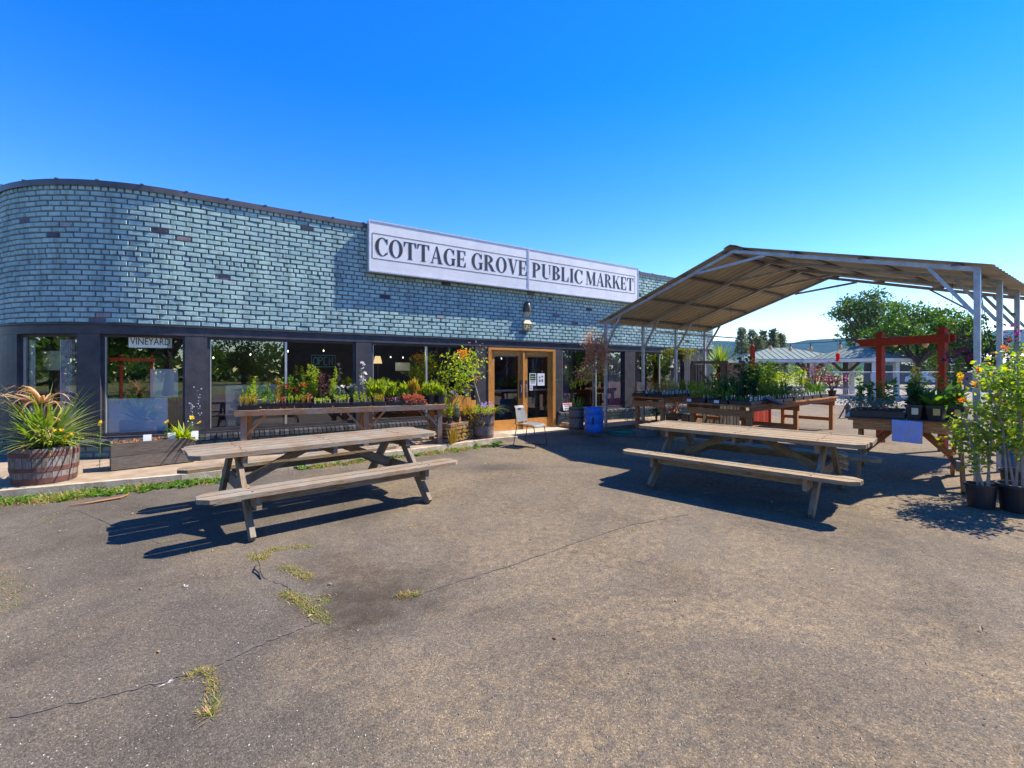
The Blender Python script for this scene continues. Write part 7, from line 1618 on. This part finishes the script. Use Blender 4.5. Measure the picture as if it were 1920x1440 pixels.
for u in (-.08, .0, .08): m_.tube([T(u, .22, .45), T(u, .25, .91)], .012, 6)
m_.build('backrest', 'mint', t)
for (u, v) in ((-.18, -.18), (.18, -.18), (-.18, .18), (.18, .18)): m_ = MB(); m_.tube([T(u, v, .001), T(u, v, .42)], .016, 7); m_.build('leg', 'mint', t)
# door notices
def notice(label, px0, px1, py0, py1, m_n, deco, o=-.052):
    u0, u1 = WA(px0, o), WA(px1, o); y_ = WP((u0 + u1) / 2, o).y; z0, z1 = HZ(py1, y_), HZ(py0, y_); t = thing('door_notice', label, 'notice', tuple(BQ(u0, o, z0)), 'notices taped to the door glass'); m_ = MB(); bbox(m_, u0, u1, o - .002, o, z0, z1); m_.build('sheet', m_n, t)
    for (f0, f1, g0, g1, mm) in deco: m_ = MB(); m_.quad(*[BQ(u0 + (u1 - u0) * f, o + .002, z0 + (z1 - z0) * g) for (f, g) in ((f0, g0), (f1, g0), (f1, g1), (f0, g1))]); m_.build('printed_block', mm, t)
notice('white poster with a dark green top block on the door glass nearest the handle', 993, 1005, 700, 723, 'paper', [(.1, .9, .42, .95, 'l_dark'), (.15, .85, .30, .34, 'ink'), (.15, .85, .2, .23, 'ink'), (.2, .8, .72, .78, 'cream'), (.2, .8, .55, .61, 'cream')])
notice('plain white sheet with small print blocks on the door glass beside the poster', 1007.5, 1021, 700, 723, 'paper', [(.2, .4, .6, .75, 'tub'), (.55, .8, .68, .8, 'tub'), (.2, .42, .3, .5, 'tub'), (.55, .8, .3, .52, 'tub')])
notice('round white sticker on the door glass by the push bar', 992.5, 999, 724, 732, 'white', [(.25, .75, .4, .6, 'tub')], -.05)
notice('small white and blue sticker at the top of the door pane nearest the bench', 957, 967, 657, 665, 'paper', [(.1, .9, .6, .9, 'blue')])
# ------------------------------------------------------------------ small growth and litter on the ground
L, D_ = MB(), MB()
def tuft(p_, n, h_, w_=.006, spread=.04):
    for _ in range(n):
        a = U(0, 6.28); b_ = p_ + Vector((R.gauss(0, spread), R.gauss(0, spread), 0)); (L if R.random() < .7 else D_).strap(b_, (math.cos(a) * U(.2, 1), math.sin(a) * U(.2, 1), U(.15, .7)), h_ * U(.35, .85), w_ * .75, U(.2, .9), 3)
def along(pts, n, j, f):
    for _ in range(n):
        k = R.randrange(len(pts) - 1); a, c = pts[k], pts[k + 1]; q = U(0, 1); g = G(a[0] + (c[0] - a[0]) * q, a[1] + (c[1] - a[1]) * q); f(g + Vector((R.gauss(0, j), R.gauss(0, j), 0)))
along([(470, 1040), (490, 1050), (510, 1030), (590, 1024)], 190, .02, lambda p_: tuft(p_, 5, .04, .005, .02))
along([(535, 1062), (560, 1075), (580, 1085)], 110, .02, lambda p_: tuft(p_, 5, .045, .005, .02))
along([(535, 1112), (560, 1125), (585, 1145), (610, 1165)], 190, .02, lambda p_: tuft(p_, 5, .045, .005, .02))
along([(602, 1122), (608, 1130)], 16, .015, lambda p_: tuft(p_, 5, .05))
along([(745, 1118), (786, 1114)], 40, .012, lambda p_: tuft(p_, 6, .055, .005, .015))
along([(350, 1268), (380, 1256), (395, 1262), (400, 1300), (390, 1345)], 110, .008, lambda p_: tuft(p_, 4, .04, .005, .016))
along([(386, 1335), (396, 1345)], 7, .006, lambda p_: tuft(p_, 5, .1, .006, .012))
along([(5, 1070), (15, 1100), (40, 1113), (8, 1145)], 45, .02, lambda p_: tuft(p_, 4, .045))
along([(88, 985), (104, 960)], 14, .02, lambda p_: tuft(p_, 4, .05))
for (px, py) in ((725, 1000), (775, 988), (880, 1096), (945, 1064), (1090, 1032), (1182, 996), (1350, 910), (1240, 975), (310, 1015), (350, 1040), (1330, 925), (1700, 955), (1820, 962), (1640, 950)): tuft(G(px, py), 16, .04, .006, .035)
along([(-20, 949), (120, 934), (240, 919), (360, 906), (430, 900)], 1500, .085, lambda p_: tuft(p_, 5, .17 * U(.3, 1.1), .010, .05) if math.sin(p_.x * 3.1) + math.sin(p_.x * 8.3 + p_.y * 4) + U(-.8, .8) > .25 else None)
along([(560, 880), (700, 862), (850, 846), (940, 832)], 1100, .06, lambda p_: tuft(p_, 5, .16 * U(.3, 1.1), .010, .05) if math.sin(p_.x * 3.7) + math.sin(p_.x * 9.1 + p_.y * 4) + U(-.8, .8) > .1 else None)
along([(955, 842), (1030, 846)], 40, .07, lambda p_: tuft(p_, 4, .05, .007))
along([(420, 940), (500, 935), (640, 915)], 46, .04, lambda p_: tuft(p_, 6, .06))
for (s0, s1, n_) in ((-6.8, -1.0, 90), (1.6, 6.8, 100)):
    for _ in range(n_): p_ = WP(U(s0, s1), .16 + abs(R.gauss(0, .18)), .1); tuft(p_, 4, .10, .008)
kind(L.build('grass_tufts', 'l_weed'), 'stuff'); kind(D_.build('dry_grass_tufts', 'l_dry'), 'stuff')
W2 = MB()
def broadleaf(p_):
    for q in range(7): a = q * 2.4 + U(-.4, .4); W2.leaves([p_], [(math.cos(a), math.sin(a), U(.15, .8))], U(.05, .11), .45, .3)
for _ in range(150):
    k = U(0, 1); g = G(0 + 430 * k, 945 - 45 * k + R.gauss(0, 3)); broadleaf(g)
for _ in range(70):
    k = U(0, 1); g = G(560 + 380 * k, 880 - 48 * k + R.gauss(0, 2)); broadleaf(g)
kind(W2.build('kerb_weeds', 'l_mid'), 'stuff')
L = MB(); P = []
for _ in range(900): 
    k = U(0, 1); g = G(-10 + 960 * k, 935 - 100 * k + R.gauss(0, 6), .0); P.append((g.x, g.y, .012))
for _ in range(600): p_ = WP(U(1.7, 7), U(.15, 1.3), .11); P.append(tuple(p_))
for _ in range(260): p_ = WP(U(-8, -.5), U(.1, 1.7), .112); P.append(tuple(p_))
for _ in range(160): P.append((U(-6, 6), U(2.5, 10), .006))
for _ in range(90): P.append((U(1, 5), U(8.4, 11), .006))
D = rv(len(P)); D[:, 2] = np.abs(D[:, 2]) * .2; L.leaves(P, D, NR.uniform(.012, .045, len(P)), .5, .3, .8); kind(L.build('leaf_litter', 'l_dry'), 'stuff')
# grit and pebbles
gm = MB()
for _ in range(2600):
    g = G(U(-60, 1980), 880 + 560 * U(0, 1) ** 1.3); r_ = U(.002, .0065)
    a = U(0, 6); v = [(g.x + r_ * math.cos(a + q * 2.1), g.y + r_ * math.sin(a + q * 2.1), .001) for q in range(3)] + [(g.x, g.y, r_ * U(.6, 1.1))]; i = len(gm.v); gm.v += v; gm.f += [(i, i + 1, i + 3), (i + 1, i + 2, i + 3), (i + 2, i, i + 3)]
kind(gm.build('grit', plain('pale_grit', (.42, .38, .32), (.16, .14, .12), .9, 9, island=.5)), 'stuff')
m_ = MB(); fr = [G(*q) for q in ((128, 951), (160, 947), (195, 941), (225, 936), (238, 931), (242, 926))]
m_.tube([q + Vector((0, 0, .02)) for q in fr], [.006, .012, .016, .014, .009, .003], 6); tag(m_.build('fallen_frond', 'l_dry', origin=fr[0]), 'curved brown dead leaf blade lying on the asphalt near the half barrel', 'dead leaf')
m_ = MB(); fr = [G(*q) for q in ((20, 946), (80, 938), (150, 928), (220, 918), (330, 905), (380, 898))]; m_.tube([q + Vector((0, 0, .02)) for q in fr], [.004, .009, .012, .011, .008, .003], 6); tag(m_.build('fallen_frond', 'l_dry', origin=fr[0]), 'long straight dead leaf blade lying along the weedy kerb', 'dead leaf')
g = G(347, 1101); t_ = MB(); t_.leaves([g + Vector((0, 0, .006))] * 9, np.array([[math.cos(a), math.sin(a) * .6, .12] for a in (0.2, 1.2, 2.2, 3.0, 3.9, 4.6, 5.2, 5.8, .7)]), NR.uniform(.02, .04, 9), .2); tag(t_.build('white_feather', 'f_white', origin=g), 'little white feather lying on the bare asphalt', 'feather')
g = G(312, 1284); t_ = MB(); t_.leaves([g + Vector((0, 0, .006))] * 4, np.array([[.5, .6, .1], [.7, .3, .1], [.2, .7, .1], [-.4, -.5, .05]]), .035, .12); tag(t_.build('straw_bit', 'f_white', origin=g), 'pale bit of straw lying across the asphalt crack', 'straw')
g = G(485, 1082); t_ = MB(); t_.tube([G(482, 1060) + Vector((0, 0, .012)), G(478, 1072) + Vector((0, 0, .02)), G(486, 1078) + Vector((0, 0, .015)), G(490, 1087) + Vector((0, 0, .008))], [.003, .007, .008, .004], 6); tag(t_.build('bark_piece', 'bark', origin=g), 'dark curled piece of bark at the edge of the grassy crack', 'bark piece')
# loose planks on the ground between the tan table and the long table
for (p0, p1, lab) in ((((1320, 870)), (1390, 868), 'short plank lying flat on the ground under the far bench of the tan table'), ((1385, 882), (1420, 868), 'thick timber offcut lying on the ground under the tan table')):
    a, c = G(*p0, .05), G(*p1, .05); m_ = MB(); m_.bar(a, c, .14, .09); tag(m_.build('loose_plank', 'benchwood', origin=a), lab, 'plank')

# ------------------------------------------------------------------ air
hm, t_, o_ = nodes('haze_air'); pv = N(t_, 'VolumePrincipled'); pv.inputs['Color'].default_value = (0.22, 0.5, 1.0, 1); pv.inputs['Density'].default_value = 0.00012; pv.inputs['Anisotropy'].default_value = 0.2
t_.links.new(pv.outputs[0], o_.inputs['Volume'])
b = MB(); b.box((0, 900, 130), (5400, 2800, 264)); kind(b.build('haze', hm), 'stuff')
